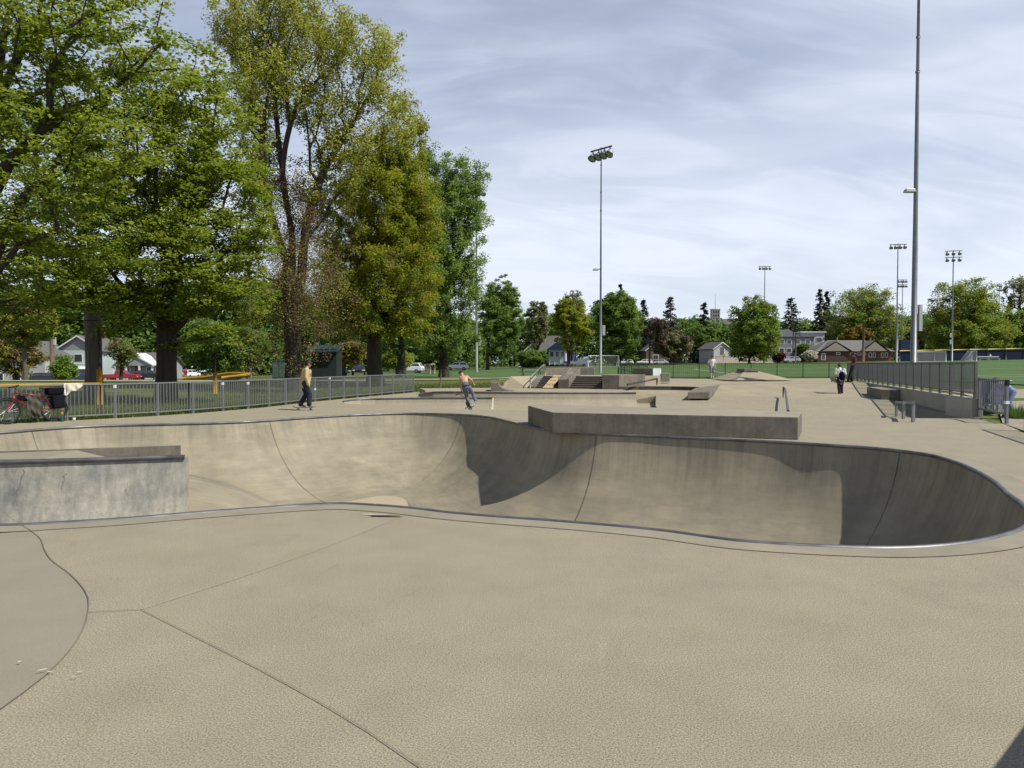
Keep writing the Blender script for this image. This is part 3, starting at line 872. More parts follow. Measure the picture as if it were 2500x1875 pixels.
# small quarter pipe with dark side
q0 = thing('small_quarter_pipe', 'small concrete quarter pipe with a dark flank near the stairs', 'quarter pipe', tuple(G(1205, 955, ZP)))
prof = []
for k in range(9):
    a = k / 8 * math.pi / 2
    prof.append((.36 + .85 * (1 - math.cos(a * .98)) if False else .36 + .8 * math.sin(a) ** 1.0, .40 * (1 - math.sin(a))))
prof = [(.36 + .8 * (1 - math.cos(math.pi / 2 * k / 8)), .42 * (1 - math.sin(math.pi / 2 * k / 8))) for k in range(9)]
poly = [(0, 0), (0, .42)] + prof
q_base = G(1199, 955.5, ZP)
vs = [(q_base.x + x, q_base.y, ZP + z) for x, z in poly] + [(q_base.x + x, q_base.y + 2.2, ZP + z) for x, z in poly]
n_ = len(poly)
MB().add(vs, [tuple(range(n_)), tuple(range(2 * n_ - 1, n_ - 1, -1))] + [(i, n_ + i, n_ + (i + 1) % n_, (i + 1) % n_) for i in range(n_)]).build('ramp_body', M_BLOCK, q0, world=True)
MB().tube([(q_base.x + .36, q_base.y - .01, ZP + .425), (q_base.x + .36, q_base.y + 2.2, ZP + .425)], .025, 6).build('coping_pipe', M_STEEL, q0, True, world=True)
# round-bar rails
def rail(name, label, pts, posts, r=.028, m=None, cat='grind rail'):
    m = m or M_STEEL
    t = thing(name, label, cat, tuple(posts[0][1]))
    MB().tube(pts, r, 8).build('rail_bar', m, t, True, world=True)
    for a, b in posts:
        MB().cyl(a, b, r * .9, n=8).build('post', m, t, True, world=True)
    return t
M_DKSTEEL = mat('dark_painted_steel', (.055, .058, .06), (.09, .09, .09), rough=.45, metal=.4)
lo, hi = Vector(sl(-.2, -.25, ZP + .62)), Vector(sl(-.2, 2.35, ZT + .66))
rail('stair_handrail', 'grey pipe handrail climbing the left side of the stairs', [Vector(sl(-.2, -.25, ZP)), lo, hi, Vector(sl(-.2, 2.75, ZT + .62)), Vector(sl(-.2, 2.75, ZT))],
     [(Vector(sl(-.2, -.25, ZP)), lo), (Vector(sl(-.2, 2.75, ZT)), Vector(sl(-.2, 2.75, ZT + .62)))], .03, M_GALV)
a, b = P(1510.5, 899, 47), P(1547, 909.5, 46)
rail('flat_grind_rail', 'short dark rail with one low end on the landing right of the light pole', [a, b], [(Vector((a.x, a.y, ZT - .05)), a), (Vector((b.x, b.y, ZT - .1)), b)], m=M_DKSTEEL)
a, b = P(1532, 938.5, 40.6), P(1604, 924.5, 42.2)
rail('sloping_grind_rail', 'dark square rail sloping down towards the corner block', [a, b], [(Vector((a.x, a.y, ZU - .1)), a), (Vector((b.x, b.y, ZU - .1)), b)], .05, m=M_DKSTEEL)
a, b = P(1914.5, 946, 37.8), P(1922, 977, 34.4)
a2, b2 = P(1912.5, 969.5, 37.8), P(1924, 1003.5, 34.5)
rail('bank_grind_rail', 'dark flat rail running down to the deck behind the long ledge', [P(1912.5, 946, 37.0), P(1917, 950, 36.3), G(1924, 1003.5, .03)], [(G(1912.5, 970.5), P(1912.5, 946, 37.0)), (G(1922, 995), P(1921.6, 985, 28.6))], .045, m=M_DKSTEEL)
# mural block and its neighbour
M_MURAL = mat('pale_blue_mural', (.34, .43, .45), (.52, .55, .53), scale=5, rough=.8)
mb_ = [P(1544, 900, 46.5), P(1594, 900, 45.2), P(1614, 900, 46.6), P(1612, 900, 49.0)]
z1 = P(1594, 899, 45.2).z
t = thing('mural_block', 'concrete block with a pale blue painted end near the dark fence', 'ledge', tuple(P(1594, 925, 45.2).xy) + (ZU,))
MB().prism([(p.x, p.y) for p in mb_], ZU - .01, z1).build('body', M_BLOCK, t, world=True, bevel=.015)
e0, e1 = mb_[1], mb_[2]
nn = Vector(((e1 - e0).y, -(e1 - e0).x, 0)).normalized() * .006
MB().add([(e0.x + nn.x, e0.y + nn.y, ZU + .01), (e1.x + nn.x, e1.y + nn.y, ZU + .01), (e1.x + nn.x, e1.y + nn.y, z1 - .02), (e0.x + nn.x, e0.y + nn.y, z1 - .02)], [(0, 1, 2, 3)]).build('mural', M_MURAL, t, world=True)
mb_ = [P(1614.5, 911, 46.2), P(1634, 911, 46.2), P(1636, 911, 47.5), P(1616, 911, 47.5)]
block('small_block', 'small plain concrete block right of the mural block', [(p.x, p.y) for p in mb_], ZU - .01, P(1620, 911, 46.2).z)
# manual pad on the bank
pt = [P(1679, 957.5, 35.7), P(1731.5, 957.5, 35.7), P(1760, 939, 43.6), P(1712, 940, 43.9)]
zt = P(1679, 957.5, 35.7).z
o = MB().prism([(p.x, p.y) for p in pt], [0, 0, 0, 0], [zt, zt, .44, .44]).build('manual_pad', M_BLOCK, bevel=.012)
tag(o, 'wedge shaped concrete pad with a dark front face on the bank', 'ledge')
# pyramid
pyr = thing('pyramid_ramp', 'low concrete pyramid ramp with a box on top in front of dark fence', 'skate ramp', tuple(G(1845, 925, ZU)))
yb0, yb1 = 50.3, 54.4
x0, x1 = XC(1766, yb0 + 1), XC(1928, yb0 + 1)
xa, xb = XC(1814, yb0 + 1.6), XC(1848, yb0 + 1.6)
zp_ = ZU + .60
vs = [(x0, yb0 + .2, ZU), (XC(1792, yb0), yb0 - .5, ZU), (XC(1900, yb0), yb0 - .5, ZU), (x1, yb0 + .2, ZU), (x1, yb1, ZU), (x0, yb1, ZU),
      (xa + .15, yb0 + 1.7, zp_), (xb, yb0 + 1.7, zp_), (xb, yb1 - 1, zp_), (xa + .15, yb1 - 1, zp_)]
MB().add(vs, [(0, 1, 6, 9, 5), (1, 2, 7, 6), (2, 3, 7), (3, 4, 8, 7), (4, 5, 9, 8), (6, 7, 8, 9)]).build('ramp_body', M_FAR, pyr, world=True)
bx = [(xa, yb0 + 1.3), (xb, yb0 + 1.3), (xb, yb1 - 1), (xa, yb1 - 1)]
box_o = MB().prism(bx, ZU + .05, P(1830, 900.5, yb0 + 1.3).z).build('top_box', M_BLOCK, pyr, world=True, bevel=.012)
sc = MB()
rg = random.Random(4)
xx = xa + .12
for i in range(6):
    zc_ = P(1830, 908, yb0 + 1.3).z
    sc.tube([(xx + .03 * rg.random(), yb0 + 1.293, zc_ - .1), (xx + .05, yb0 + 1.293, zc_ + .07), (xx + .09, yb0 + 1.293, zc_ - .02), (xx + .12, yb0 + 1.293, zc_ + .05)], .012, 4)
    xx += .13
sc.build('graffiti', mat('faded_marker', (.10, .095, .085), rough=.9), pyr, world=True)
# retaining wall under the grey fence and the things along it
w0, w1 = Vector((22.9, 52.0, 0)), Vector((14.6, 24.0, 0))
wd = (w0 - w1).normalized(); wn_ = Vector((wd.y, -wd.x, 0))         # wn_ points right, away from the park
WALLTOP = .56
M_WALL = mat('wall_concrete', (.34, .315, .265), (.28, .26, .22), scale=1.2, rough=.88, bump=.12, bscale=50, streak=.12, stain=.08)
def wl_(a, off, z):
    q = w1 + wd * a + wn_ * off
    return Vector((q.x, q.y, z))
LW = (w0 - w1).length
rw = thing('retaining_wall', 'smooth grey concrete retaining wall below the long grey fence', 'wall', tuple(wl_(LW / 2, 0, 0)))
aa = [wl_(0, 0, 0), wl_(LW * .74, 0, 0), wl_(LW * .74, .3, 0), wl_(0, .3, 0)]
MB().prism([(p.x, p.y) for p in aa[::-1]], -.7, WALLTOP).build('wall_face', M_WALL, rw, world=True, bevel=.01)
aa = [wl_(-.0, -.03, 0), wl_(3.1, -.03, 0), wl_(3.1, -.002, 0), wl_(0, -.002, 0)]
MB().prism([(p.x, p.y) for p in aa[::-1]], -.7, WALLTOP - .03).build('patched_panel', mat('patched_concrete', (.40, .375, .31), (.35, .33, .28), rough=.9), rw, world=True)
def on_wall(px, py):      # distance along the wall face where the pixel column crosses it
    d_ = ray(px, py); best = min(np.linspace(0, LW, 2000), key=lambda a_: abs((w1 + wd * a_).x / (w1 + wd * a_).y - d_.x / d_.y))
    return float(best)
b0_, b1_ = on_wall(2198, 950), (38.4 - 24) / wd.y
bz_ = P(2160, 951, (w1 + wd * b0_).y).z
aa = [wl_(b0_, 0, 0), wl_(b0_, -.80, 0), wl_(b1_, -.80, 0), wl_(b1_, 0, 0)]
block('wall_box', 'grey concrete box ledge built against the retaining wall', [(p.x, p.y) for p in aa], -.02, .47)
tb = thing('flat_bar', 'grey steel flat bar on three legs in front of the retaining wall', 'grind rail', tuple(Gd(2205, 1023)))
l0, l1, l2 = Gd(2188, 1017), Gd(2205.5, 1023), Gd(2229, 1030.8)
hb = .56
M_BARPAINT = mat('worn_grey_paint', (.26, .27, .27), (.17, .17, .165), scale=9, rough=.55, metal=.3)
bar('rail_bar', tb, l0 + (l0 - l2).normalized() * .12 + Vector((0, 0, hb)), l2 + (l2 - l0).normalized() * .12 + Vector((0, 0, hb)), .09, .09, M_BARPAINT)
for q in (l0, l1, l2):
    bar('leg', tb, q, q + Vector((0, 0, hb - .04)), .075, .075, M_BARPAINT)
# graffiti board on the left stairs
gb = thing('graffiti_board', 'plywood board covered in black graffiti letters leaning on left stairs', 'board', sl(.85, -.12, ZP))
e = [Vector(sl(.50, -.14, ZP + .02)), Vector(sl(1.08, -.14, ZP + .02)), Vector(sl(1.20, 1.32, ZP + .70)), Vector(sl(.72, 1.32, ZP + .70))]
nrm_ = (e[1] - e[0]).cross(e[3] - e[0]).normalized()
if nrm_.z < 0: nrm_ = -nrm_
M_PLY = mat('weathered_plywood', (.50, .37, .22), (.40, .28, .16), scale=3, rough=.85, stretch=(1, 8, 1))
MB().add([p for p in e] + [p + nrm_ * .03 for p in e], [(3, 2, 1, 0), (4, 5, 6, 7), (0, 1, 5, 4), (1, 2, 6, 5), (2, 3, 7, 6), (3, 0, 4, 7)]).build('plywood_sheet', M_PLY, gb, world=True)
M_INK = mat('black_marker', (.015, .014, .013), rough=.7)
def lettering(text, size, M, m, parent, name='lettering', ext=.0):
    cu = bpy.data.curves.new('tmp', 'FONT'); cu.body = text; cu.size = size; cu.align_x = 'CENTER'; cu.align_y = 'CENTER'; cu.extrude = ext
    ob = bpy.data.objects.new('tmp', cu); COL.objects.link(ob)
    dg = bpy.context.evaluated_depsgraph_get()
    me = bpy.data.meshes.new_from_object(ob.evaluated_get(dg))
    bpy.data.objects.remove(ob); bpy.data.curves.remove(cu)
    me.transform(M); me.materials.clear(); me.materials.append(m); me.name = name
    o = bpy.data.objects.new(name, me); COL.objects.link(o); o.parent = parent
    if parent is not None: me.transform(Matrix.Translation(-parent.location))
    return o
def face_matrix(c, xdir, ydir):
    x = Vector(xdir).normalized(); z = x.cross(Vector(ydir)).normalized(); y = z.cross(x)
    return Matrix(((x.x, y.x, z.x, c[0]), (x.y, y.y, z.y, c[1]), (x.z, y.z, z.z, c[2]), (0, 0, 0, 1)))
for txt, u, size in (('BMP', .82, .30), ('DT', .56, .26), ('DOS', .24, .34)):
    c = (e[0] * .5 + e[1] * .5) * (1 - u) + (e[3] * .5 + e[2] * .5) * u + nrm_ * .034
    lettering(txt, size, face_matrix(c, e[1] - e[0], e[3] - e[0]), M_INK, gb)
# scrap of plywood lying at the foot of the right flight
c = G(1437, 948.5, ZP)
o = MB().box((0, 0, .012), (1.6, .35, .024), rz=.1).build('plywood_scrap', M_PLY); o.location = (c.x, c.y, ZP + .02); tag(o, 'flat scrap of plywood lying below the right stairs', 'board')

# ================================================================== the park ground
M_GRASS = mat('park_grass', (.070, .105, .022), (.125, .140, .040), scale=1.1, rough=.95, bump=.6, bscale=25, speck=.35, sscale=16, stain=.28, spec=.1)
gxs = np.concatenate([np.arange(-600, -80, 60), np.arange(-80, 120, 4), np.arange(120, 700, 60)])
gys = np.concatenate([np.arange(-40, 0, 20), np.arange(0, 75, 3), np.arange(75, 260, 12), np.arange(260, 1500, 120)])
pts = [(x + .01 * (k % 7), y) for k, (x, y) in enumerate((x, y) for x in gxs for y in gys)]
PARKL = [Vector((p.x, p.y, 0)) for p in PARK]
ptsa = np.array(pts)
dd, _ = seg_dist(PARKL, ptsa[:, 0], ptsa[:, 1])
ptsa = ptsa[(dd > .6) & ~inside(PARKL, ptsa[:, 0], ptsa[:, 1])]
dens = []
for i in range(len(PARKL)):
    a, b = PARKL[i], PARKL[(i + 1) % len(PARKL)]
    k = max(1, int((b - a).length / 1.5)); dens += [a.lerp(b, j / k) for j in range(k)]
V2, T = cdt([dens], ptsa, lambda x, y: ~inside(PARKL, x, y))
def edge_z(x, y):
    z = zg(x, y)
    return z
gz = np.array([zg(x, y) for x, y in V2])
# along the park edge the grass meets the paving
dd, _ = seg_dist(PARKL, V2[:, 0], V2[:, 1])
lv = np.array([(-.03 if y < 43 else (ZU - .03 if y > 50 else -.03 + (ZU) * (y - 43) / 7)) if x < 14 else (.50 if y > 26 else (-.02 if y < 24.1 else -.02 + .52 * (y - 24.1) / 1.9)) for x, y in V2])
wgt = np.clip(1 - dd / 4.0, 0, 1)
gz = gz * (1 - wgt) + lv * wgt
ground = struct(np_mesh('ground', np.column_stack([V2, gz]), T, M_GRASS, smooth=True))
from mathutils.bvhtree import BVHTree
_gb = BVHTree.FromPolygons([tuple(v) for v in np.column_stack([V2, gz])], [tuple(int(i) for i in t) for t in T])
def gz_at(x, y):
    h = _gb.ray_cast(Vector((x, y, 60)), Vector((0, 0, -1)))
    return h[0].z if h[0] is not None else zg(x, y)
def drape(name, poly, m, zoff, step=4.0, smooth=True):
    poly = [Vector((p[0], p[1], 0)) for p in poly]
    lp = []
    for i in range(len(poly)):
        a, b = poly[i], poly[(i + 1) % len(poly)]
        k = max(1, int((b - a).length / step)); lp += [a.lerp(b, j / k) for j in range(k)]
    xs = [p.x for p in poly]; ys = [p.y for p in poly]
    g = np.array([(x, y) for x in np.arange(min(xs), max(xs), step) for y in np.arange(min(ys), max(ys), step)])
    if len(g):
        g = g[inside(poly, g[:, 0], g[:, 1])]
        dd, _ = seg_dist(poly, g[:, 0], g[:, 1]); g = g[dd > step * .3]
    v, t = cdt([lp], g, lambda x, y: inside(poly, x, y))
    z = np.array([gz_at(x, y) for x, y in v]) + zoff
    return struct(np_mesh(name, np.column_stack([v, z]), t, m, smooth=smooth))
M_TURF = mat('sports_turf', (.062, .112, .030), (.075, .125, .036), scale=.08, rough=.9, bump=.2, bscale=40, speck=.12, sscale=3, spec=.12)
FIELD = [(-14, 74), (-4, 60.5), (9, 58.2), (26, 58.4), (26.5, 42), (26.5, 33.5), (60, 36), (120, 60), (150, 120), (118, 182), (40, 176), (0, 168), (-16, 120)]
drape('sports_field', FIELD, M_TURF, .05, 6)
M_LINE = mat('white_line_paint', (.66, .68, .64), (.55, .57, .53), rough=.9)
def strip(name, pts, w, m, zoff, step=2.0):
    pts = [Vector((p[0], p[1], 0)) for p in pts]; q = []
    for a, b in zip(pts[:-1], pts[1:]):
        k = max(1, int((b - a).length / step)); q += [a.lerp(b, j / k) for j in range(k)]
    q.append(pts[-1]); vs = []
    for i, p in enumerate(q):
        t = q[min(i + 1, len(q) - 1)] - q[max(i - 1, 0)]; t.normalize(); n = Vector((-t.y, t.x, 0)) * w / 2
        for s in (n, -n): vs.append((p.x + s.x, p.y + s.y, gz_at(p.x + s.x, p.y + s.y) + zoff))
    return struct(MB().add(vs, [(2 * i, 2 * i + 1, 2 * i + 3, 2 * i + 2) for i in range(len(q) - 1)]).build(name, m))
for pts in ([(27.5, 40.5), (60, 42.5), (100, 62)], [(28, 47), (110, 72)], [(29, 57), (115, 84)], [(28, 59.5), (120, 95)], [(2, 66), (120, 108)], [(-6, 80), (130, 128)], [(6, 96), (60, 98)], [(6, 96), (2, 150)], [(60, 98), (66, 160)], [(2, 150), (66, 160)], [(20, 62), (24, 100)]):
    strip('field_marking', pts, .14, M_LINE, .075)
M_DIRT = mat('gravel_dirt', (.30, .262, .195), (.24, .215, .165), scale=2, rough=.95, bump=.7, bscale=60, speck=.35, sscale=30, stain=.12)
drape('gravel_path', [(13.75, 21.2), (12.7, 18.7), (11.5, 15), (9.4, 8), (30, 8), (40, 20), (44, 30), (26.5, 33), (18.6, 33.4), (15.6, 24.2)], M_DIRT, .03, 2)
M_PATH = mat('worn_path', (.36, .31, .225), (.29, .26, .19), scale=2, rough=.95, speck=.15, sscale=15)
strip('footpath', catmull([Vector((-60, 58, 0)), Vector((-26, 53.5, 0)), Vector((-8, 54.5, 0)), Vector((-1, 58.5, 0)), Vector((2, 66, 0))], 3), 1.7, M_PATH, .06)
strip('footpath', catmull([Vector((-9, 60, 0)), Vector((-3.5, 59, 0)), Vector((1, 57.2, 0)), Vector((7, 57.6, 0))], 2), 1.6, M_PATH, .065)
M_ROAD = mat('asphalt', (.055, .055, .058), (.075, .075, .075), scale=1, rough=.9, speck=.15, sscale=20)
strip('road', [(-260, 122), (-120, 124), (-40, 132), (10, 205), (60, 222), (160, 246), (300, 270)], 9.5, M_ROAD, .05, 5)
strip('pavement', [(-260, 116), (-120, 118), (-43, 125.5), (5, 197.5), (60, 214), (160, 238)], 2.0, M_PATH, .10, 5)

# ================================================================== fences
def fence(name, label, posts, h, z_rail, nb, m, pw=.06, bw=.018, rw=(.05, .04), group=None, cat='fence', nb_stuff=False, post_up=.02, zbase=None):
    """posts: base points; nb balusters in each panel"""
    t = thing(name, label, cat, tuple(posts[0]), group=group)
    L = t.location
    up = Vector((0, 0, 1))
    for p in posts:
        inst('post', unit_box(m), t, Vector(p) - L, scale=(pw, pw, h + post_up))
    for a, b in zip(posts[:-1], posts[1:]):
        a, b = Vector(a), Vector(b)
        bar('rail', t, a + up * h, b + up * h, rw[0], rw[1], m)
        bar('rail', t, a + up * z_rail, b + up * z_rail, rw[0] * .8, rw[1] * .9, m)
    if nb_stuff:
        mb = MB()
    for a, b in zip(posts[:-1], posts[1:]):
        a, b = Vector(a), Vector(b)
        for k in range(1, nb + 1):
            q = a.lerp(b, k / (nb + 1))
            if nb_stuff:
                mb.box((q.x, q.y, q.z + (z_rail + h) / 2), (bw, bw, h - z_rail))
            else:
                inst('baluster', unit_box(m), t, q - L + up * z_rail, scale=(bw, bw, h - z_rail))
    if nb_stuff:
        o = mb.build('balusters', m, t, world=True); o['kind'] = 'stuff'
    return t
def resample(pts, step):
    pts = [Vector(p) for p in pts]
    cum = [0]
    for a, b in zip(pts[:-1], pts[1:]): cum.append(cum[-1] + (b - a).length)
    n = max(1, round(cum[-1] / step)); out = []
    for k in range(n + 1):
        s_ = cum[-1] * k / n
        i = max(j for j in range(len(cum)) if cum[j] <= s_ + 1e-9); i = min(i, len(pts) - 2)
        out.append(pts[i].lerp(pts[i + 1], (s_ - cum[i]) / max(1e-9, cum[i + 1] - cum[i])))
    return out
fpts = [p for p in FENCE_L if p.y > 19.5]
LF = resample(fpts[:0] + [Vector((-14.9, 20.2, 0))] + [p for p in fpts if p.y > 20.6], 1.36)
lf = fence('left_fence', 'galvanised steel picket fence curving along the left edge of the skatepark', LF, 1.05, .13, 11, M_GALV, pw=.065, bw=.022)
M_STICK = mat('white_sticker', (.75, .75, .73), (.6, .62, .62), scale=20, rough=.6)
for k, zz in ((3, .98), (6, .97), (7, .95), (11, .55), (12, 1.0)):
    if k < len(LF):
        q = LF[k] - lf.location
        inst('sticker', unit_box(M_STICK), lf, q + Vector((.0, 0, zz - .05)), scale=(.07, .07, .09))
# long grey fence on the wall
A0 = on_wall(2380, 940)
RF = [wl_(a, .1, WALLTOP) for a in np.linspace(.1, LW * .99, 21)]
M_GREYF = mat('grey_painted_steel', (.09, .098, .097), (.125, .132, .13), scale=5, rough=.5, metal=.3)
rf = fence('wall_fence', 'long grey steel picket fence on top of the retaining wall', RF, 1.13, .16, 8, M_GREYF, pw=.085, bw=.024, rw=(.05, .05))
# gate panel towards the camera and the fence beyond the opening
gp0, gp1 = Vector((14.75, 23.9, 0)), G(2457, 1034.5)
gpan = fence('gate_panel', 'blue-grey steel fence panel beside the park opening at right', [gp0, gp1], 1.19, .26, 13, mat('bluegrey_paint', (.13, .145, .165), (.18, .195, .21), rough=.5, metal=.3), pw=.07, bw=.024, rw=(.06, .06), post_up=.04)
inst('post_cap', unit_box(mat('black_rubber', (.012, .012, .013), rough=.7)), gpan, gp1 - gp0 + Vector((0, 0, 1.06)), scale=(.09, .09, .16))
inst('sticker', unit_box(M_STICK), gpan, gp1 - gp0 + Vector((-.01, -.01, .55)), scale=(.1, .1, .08))
of = [Vector(p) for p in ((12.75, 18.75, 0), (12.0, 16.7, 0), (11.3, 14.7, 0), (10.6, 12.6, 0), (9.9, 10.5, 0), (9.2, 8.4, 0))]
fence('park_fence', 'grey fence along the right park edge seen only by its shadow', of, 1.15, .2, 12, M_GREYF, pw=.07, bw=.022)
# unseen bars added beside the camera; their shadow falls into the lower right corner
nr = [Vector(p) for p in ((2.66, 2.62, 0), (3.48, 3.42, 0), (4.36, 4.3, 0))]
t = thing('corner_shadow_bars', 'added black bars just right of the frame casting the corner shadow', 'shadow caster', tuple(nr[0]))
MB().tube([p + Vector((0, 0, .95)) for p in nr], .07, 8).build('top_bar', M_DKSTEEL, t, True, world=True)
for i, p in enumerate(nr): MB().cyl(p, p + Vector((0, 0, .95)), .035).build('post', M_DKSTEEL, t, True, world=True)
for u in (.25, .5, .75):
    for a, b in zip(nr[:-1], nr[1:]):
        q = a.lerp(b, u); MB().tube([q + Vector((-.22, .04, .80)), q + Vector((.25, -.02, .78))], .025, 6).build('cross_bar', M_DKSTEEL, t, True, world=True)
# dark green fence in front of the field
M_GREENF = mat('dark_green_paint', (.018, .045, .02), (.025, .06, .028), rough=.5, metal=.2)
DF = [Vector((x, 56.9, ZU - .05)) for x in np.arange(8.2, 26.0, 1.95)]
fence('field_fence', 'dark green picket fence between the plaza and the sports field', DF, 1.16, .12, 12, M_GREENF, pw=.06, bw=.02, rw=(.045, .04), post_up=.05)
DF2 = [Vector((x, y, gz_at(x, y))) for x, y in ((8.0, 57.2), (9.5, 64), (11.2, 71), (13, 78), (15, 85))]
fence('field_side_fence', 'dark picket fence running away beside the field behind the mural block', DF2, 1.16, .12, 12, M_GREENF, pw=.05, bw=.016, nb_stuff=True)
# chain-link fence with dark posts and yellow cap behind the left fence
M_WIRE = mat('chain_link_wire', (.20, .21, .19), rough=.5, metal=.6)
M_BLACKP = mat('black_post', (.02, .021, .02), (.03, .03, .03), rough=.7)
M_YEL = mat('yellow_cap', (.42, .25, .03), (.33, .19, .03), scale=8, rough=.6)
cl = [Vector((-18.5, 21.6, 0)), Vector((-15.9, 23.2, 0)), Vector((-13.6, 25.0, 0)), Vector((-11.6, 27.2, 0)), Vector((-10.6, 30.2, 0))]
ct = thing('chain_link_fence', 'low chain-link fence with black posts and yellow cap behind the red bicycle', 'fence', tuple(cl[0]))
for p in cl:
    MB().cyl(p, p + Vector((0, 0, 1.02)), .04, n=8).build('post', M_BLACKP, ct, True, world=True)
for i, (a, b) in enumerate(zip(cl[:-1], cl[1:])):
    if i < 2: MB().tube([a + Vector((0, 0, 1.0)), b + Vector((0, 0, 1.0))], .045, 8).build('yellow_cap', M_YEL, ct, True, world=True)
    mb = MB(); Lp = (b - a).length; n = int(Lp / .075); u = (b - a) / Lp
    for k in range(-13, n):
        for sgn in (1, -1):
            s0, s1 = k * .075, k * .075 + .92
            z0, z1 = (0.04, .96) if sgn > 0 else (.96, .04)
            c0, c1 = max(0, s0), min(Lp, s1)
            if c1 <= c0: continue
            f0_, f1_ = (c0 - s0) / .92, (c1 - s0) / .92
            pa = a + u * c0 + Vector((0, 0, z0 + (z1 - z0) * f0_)); pb = a + u * c1 + Vector((0, 0, z0 + (z1 - z0) * f1_))
            w = Vector((0, 0, .0035))
            mb.add([pa - w, pb - w, pb + w, pa + w], [(0, 1, 2, 3)])
    o = mb.build('wire_mesh', M_WIRE, ct, world=True); o['kind'] = 'stuff'

# ================================================================== trees
BARK_D = mat('dark_bark', (.060, .048, .036), (.028, .023, .018), scale=3, rough=.95, bump=.9, bscale=14, stretch=(3, 3, .5))
BARK_G = mat('grey_brown_bark', (.15, .125, .10), (.075, .062, .05), scale=3, rough=.95, bump=.9, bscale=14, stretch=(3, 3, .5))
def ellipsoids(rng, specs, n):
    """points inside a union of ellipsoids; specs: (center, radii, weight)"""
    w = np.array([s[2] * s[1][0] * s[1][1] * s[1][2] for s in specs]); w /= w.sum()
    out = []
    for c, r, k in zip([s[0] for s in specs], [s[1] for s in specs], (w * n).astype(int) + 1):
        d = rng.normal(size=(k, 3)); d /= np.linalg.norm(d, axis=1)[:, None]
        rad = rng.random(k) ** (1 / 2.4)                    # a little thicker towards the outside
        out.append(np.array(c) + d * rad[:, None] * np.array(r))
    return np.concatenate(out)
def skeleton(rng, trunk, limbs, tips, balance=.35, seg=.9, sag=0.0, wob=.12):
    """balanced minimum spanning tree from trunk and limbs to the tips"""
    pos, par = [], []
    def path(pts, parent):
        for p in pts:
            pos.append(np.array(p, float)); par.append(parent); parent = len(pos) - 1
        return parent
    path(trunk, -1)
    for at, pts in limbs:
        path(pts, at)
    n0 = len(pos)
    cap = n0 + len(tips) * 14
    A = np.zeros((cap, 3)); D = np.zeros(cap); N = n0
    for i in range(n0):
        A[i] = pos[i]; D[i] = 0 if par[i] < 0 else D[par[i]] + np.linalg.norm(pos[i] - pos[par[i]])
    order = np.argsort(np.linalg.norm(tips - np.array(trunk[-1]), axis=1))
    is_tip = []
    for ti in order:
        p = tips[ti]
        v = A[:N] - p
        dist = np.sqrt((v * v).sum(1))
        cost = dist + balance * D[:N] + np.where(A[:N, 2] > p[2] + .5, dist * .35, 0)
        q = int(np.argmin(cost))
        L = dist[q]
        k = max(1, int(L / seg))
        last = q
        off = rng.normal(size=3) * wob * L
        for j in range(1, k + 1):
            if N >= cap: break
            t = j / k
            m = A[q] * (1 - t) + p * t + off * math.sin(math.pi * t) + np.array([0, 0, (.16 - sag) * L * math.sin(math.pi * t)])
            A[N] = m; D[N] = D[last] + np.linalg.norm(m - A[last]); par.append(last); last = N; N += 1
        is_tip.append(last)
    return A[:N], np.array(par[:N]), np.array(is_tip), n0
def limb_mesh(name, A, par, r_trunk, r_tip, m, parent, n0, sides=6, power=2.2, flare=1.5):
    N = len(A)
    load = np.zeros(N); kids = np.zeros(N, int)
    for i in range(N):
        if par[i] >= 0: kids[par[i]] += 1
    load[kids == 0] = 1
    for i in range(N - 1, 0, -1):
        if par[i] >= 0: load[par[i]] += load[i]
    mx = load[0]
    pw = math.log(r_trunk / r_tip) / math.log(max(mx, 2))
    rad = r_tip * np.maximum(load, 1) ** pw
    i = np.arange(1, N); i = i[par[i] >= 0]
    a, b = A[par[i]], A[i]
    t = b - a; L = np.linalg.norm(t, axis=1); ok = L > 1e-5; i, a, b, t, L = i[ok], a[ok], b[ok], t[ok], L[ok]
    t = t / L[:, None]
    up = np.where(np.abs(t[:, 2:3]) < .9, np.array([[0, 0, 1.0]]), np.array([[1.0, 0, 0]]))
    u = np.cross(t, up); u /= np.linalg.norm(u, axis=1)[:, None]; w = np.cross(t, u)
    ra = np.minimum(rad[par[i]], rad[i] * 1.35); rb = rad[i]
    zz = A[:, 2].min()
    fl = 1 + (flare - 1) * np.clip(1 - (a[:, 2] - zz) / 1.6, 0, 1) ** 2
    ra = np.where(i < n0, rad[par[i]] * np.where(par[i] < n0, fl, 1), ra)
    fl2 = 1 + (flare - 1) * np.clip(1 - (b[:, 2] - zz) / 1.6, 0, 1) ** 2
    rb = rb * np.where(i < n0, fl2, 1)
    th = np.arange(sides) * 2 * np.pi / sides
    cs, sn = np.cos(th)[None, :, None], np.sin(th)[None, :, None]
    ext = t * np.minimum(rb, .12)[:, None] * .5
    ring = u[:, None, :] * cs + w[:, None, :] * sn
    va = a[:, None, :] + ring * ra[:, None, None]
    vb = (b + ext)[:, None, :] + ring * rb[:, None, None]
    V = np.concatenate([va, vb], 1).reshape(-1, 3)
    base = (np.arange(len(i)) * 2 * sides)[:, None, None]
    j = np.arange(sides); j2 = (j + 1) % sides
    F = (base + np.stack([j, j2, sides + j2, sides + j], 1)[None]).reshape(-1, 4)
    return np_mesh(name, V, F, m, parent, smooth=True)
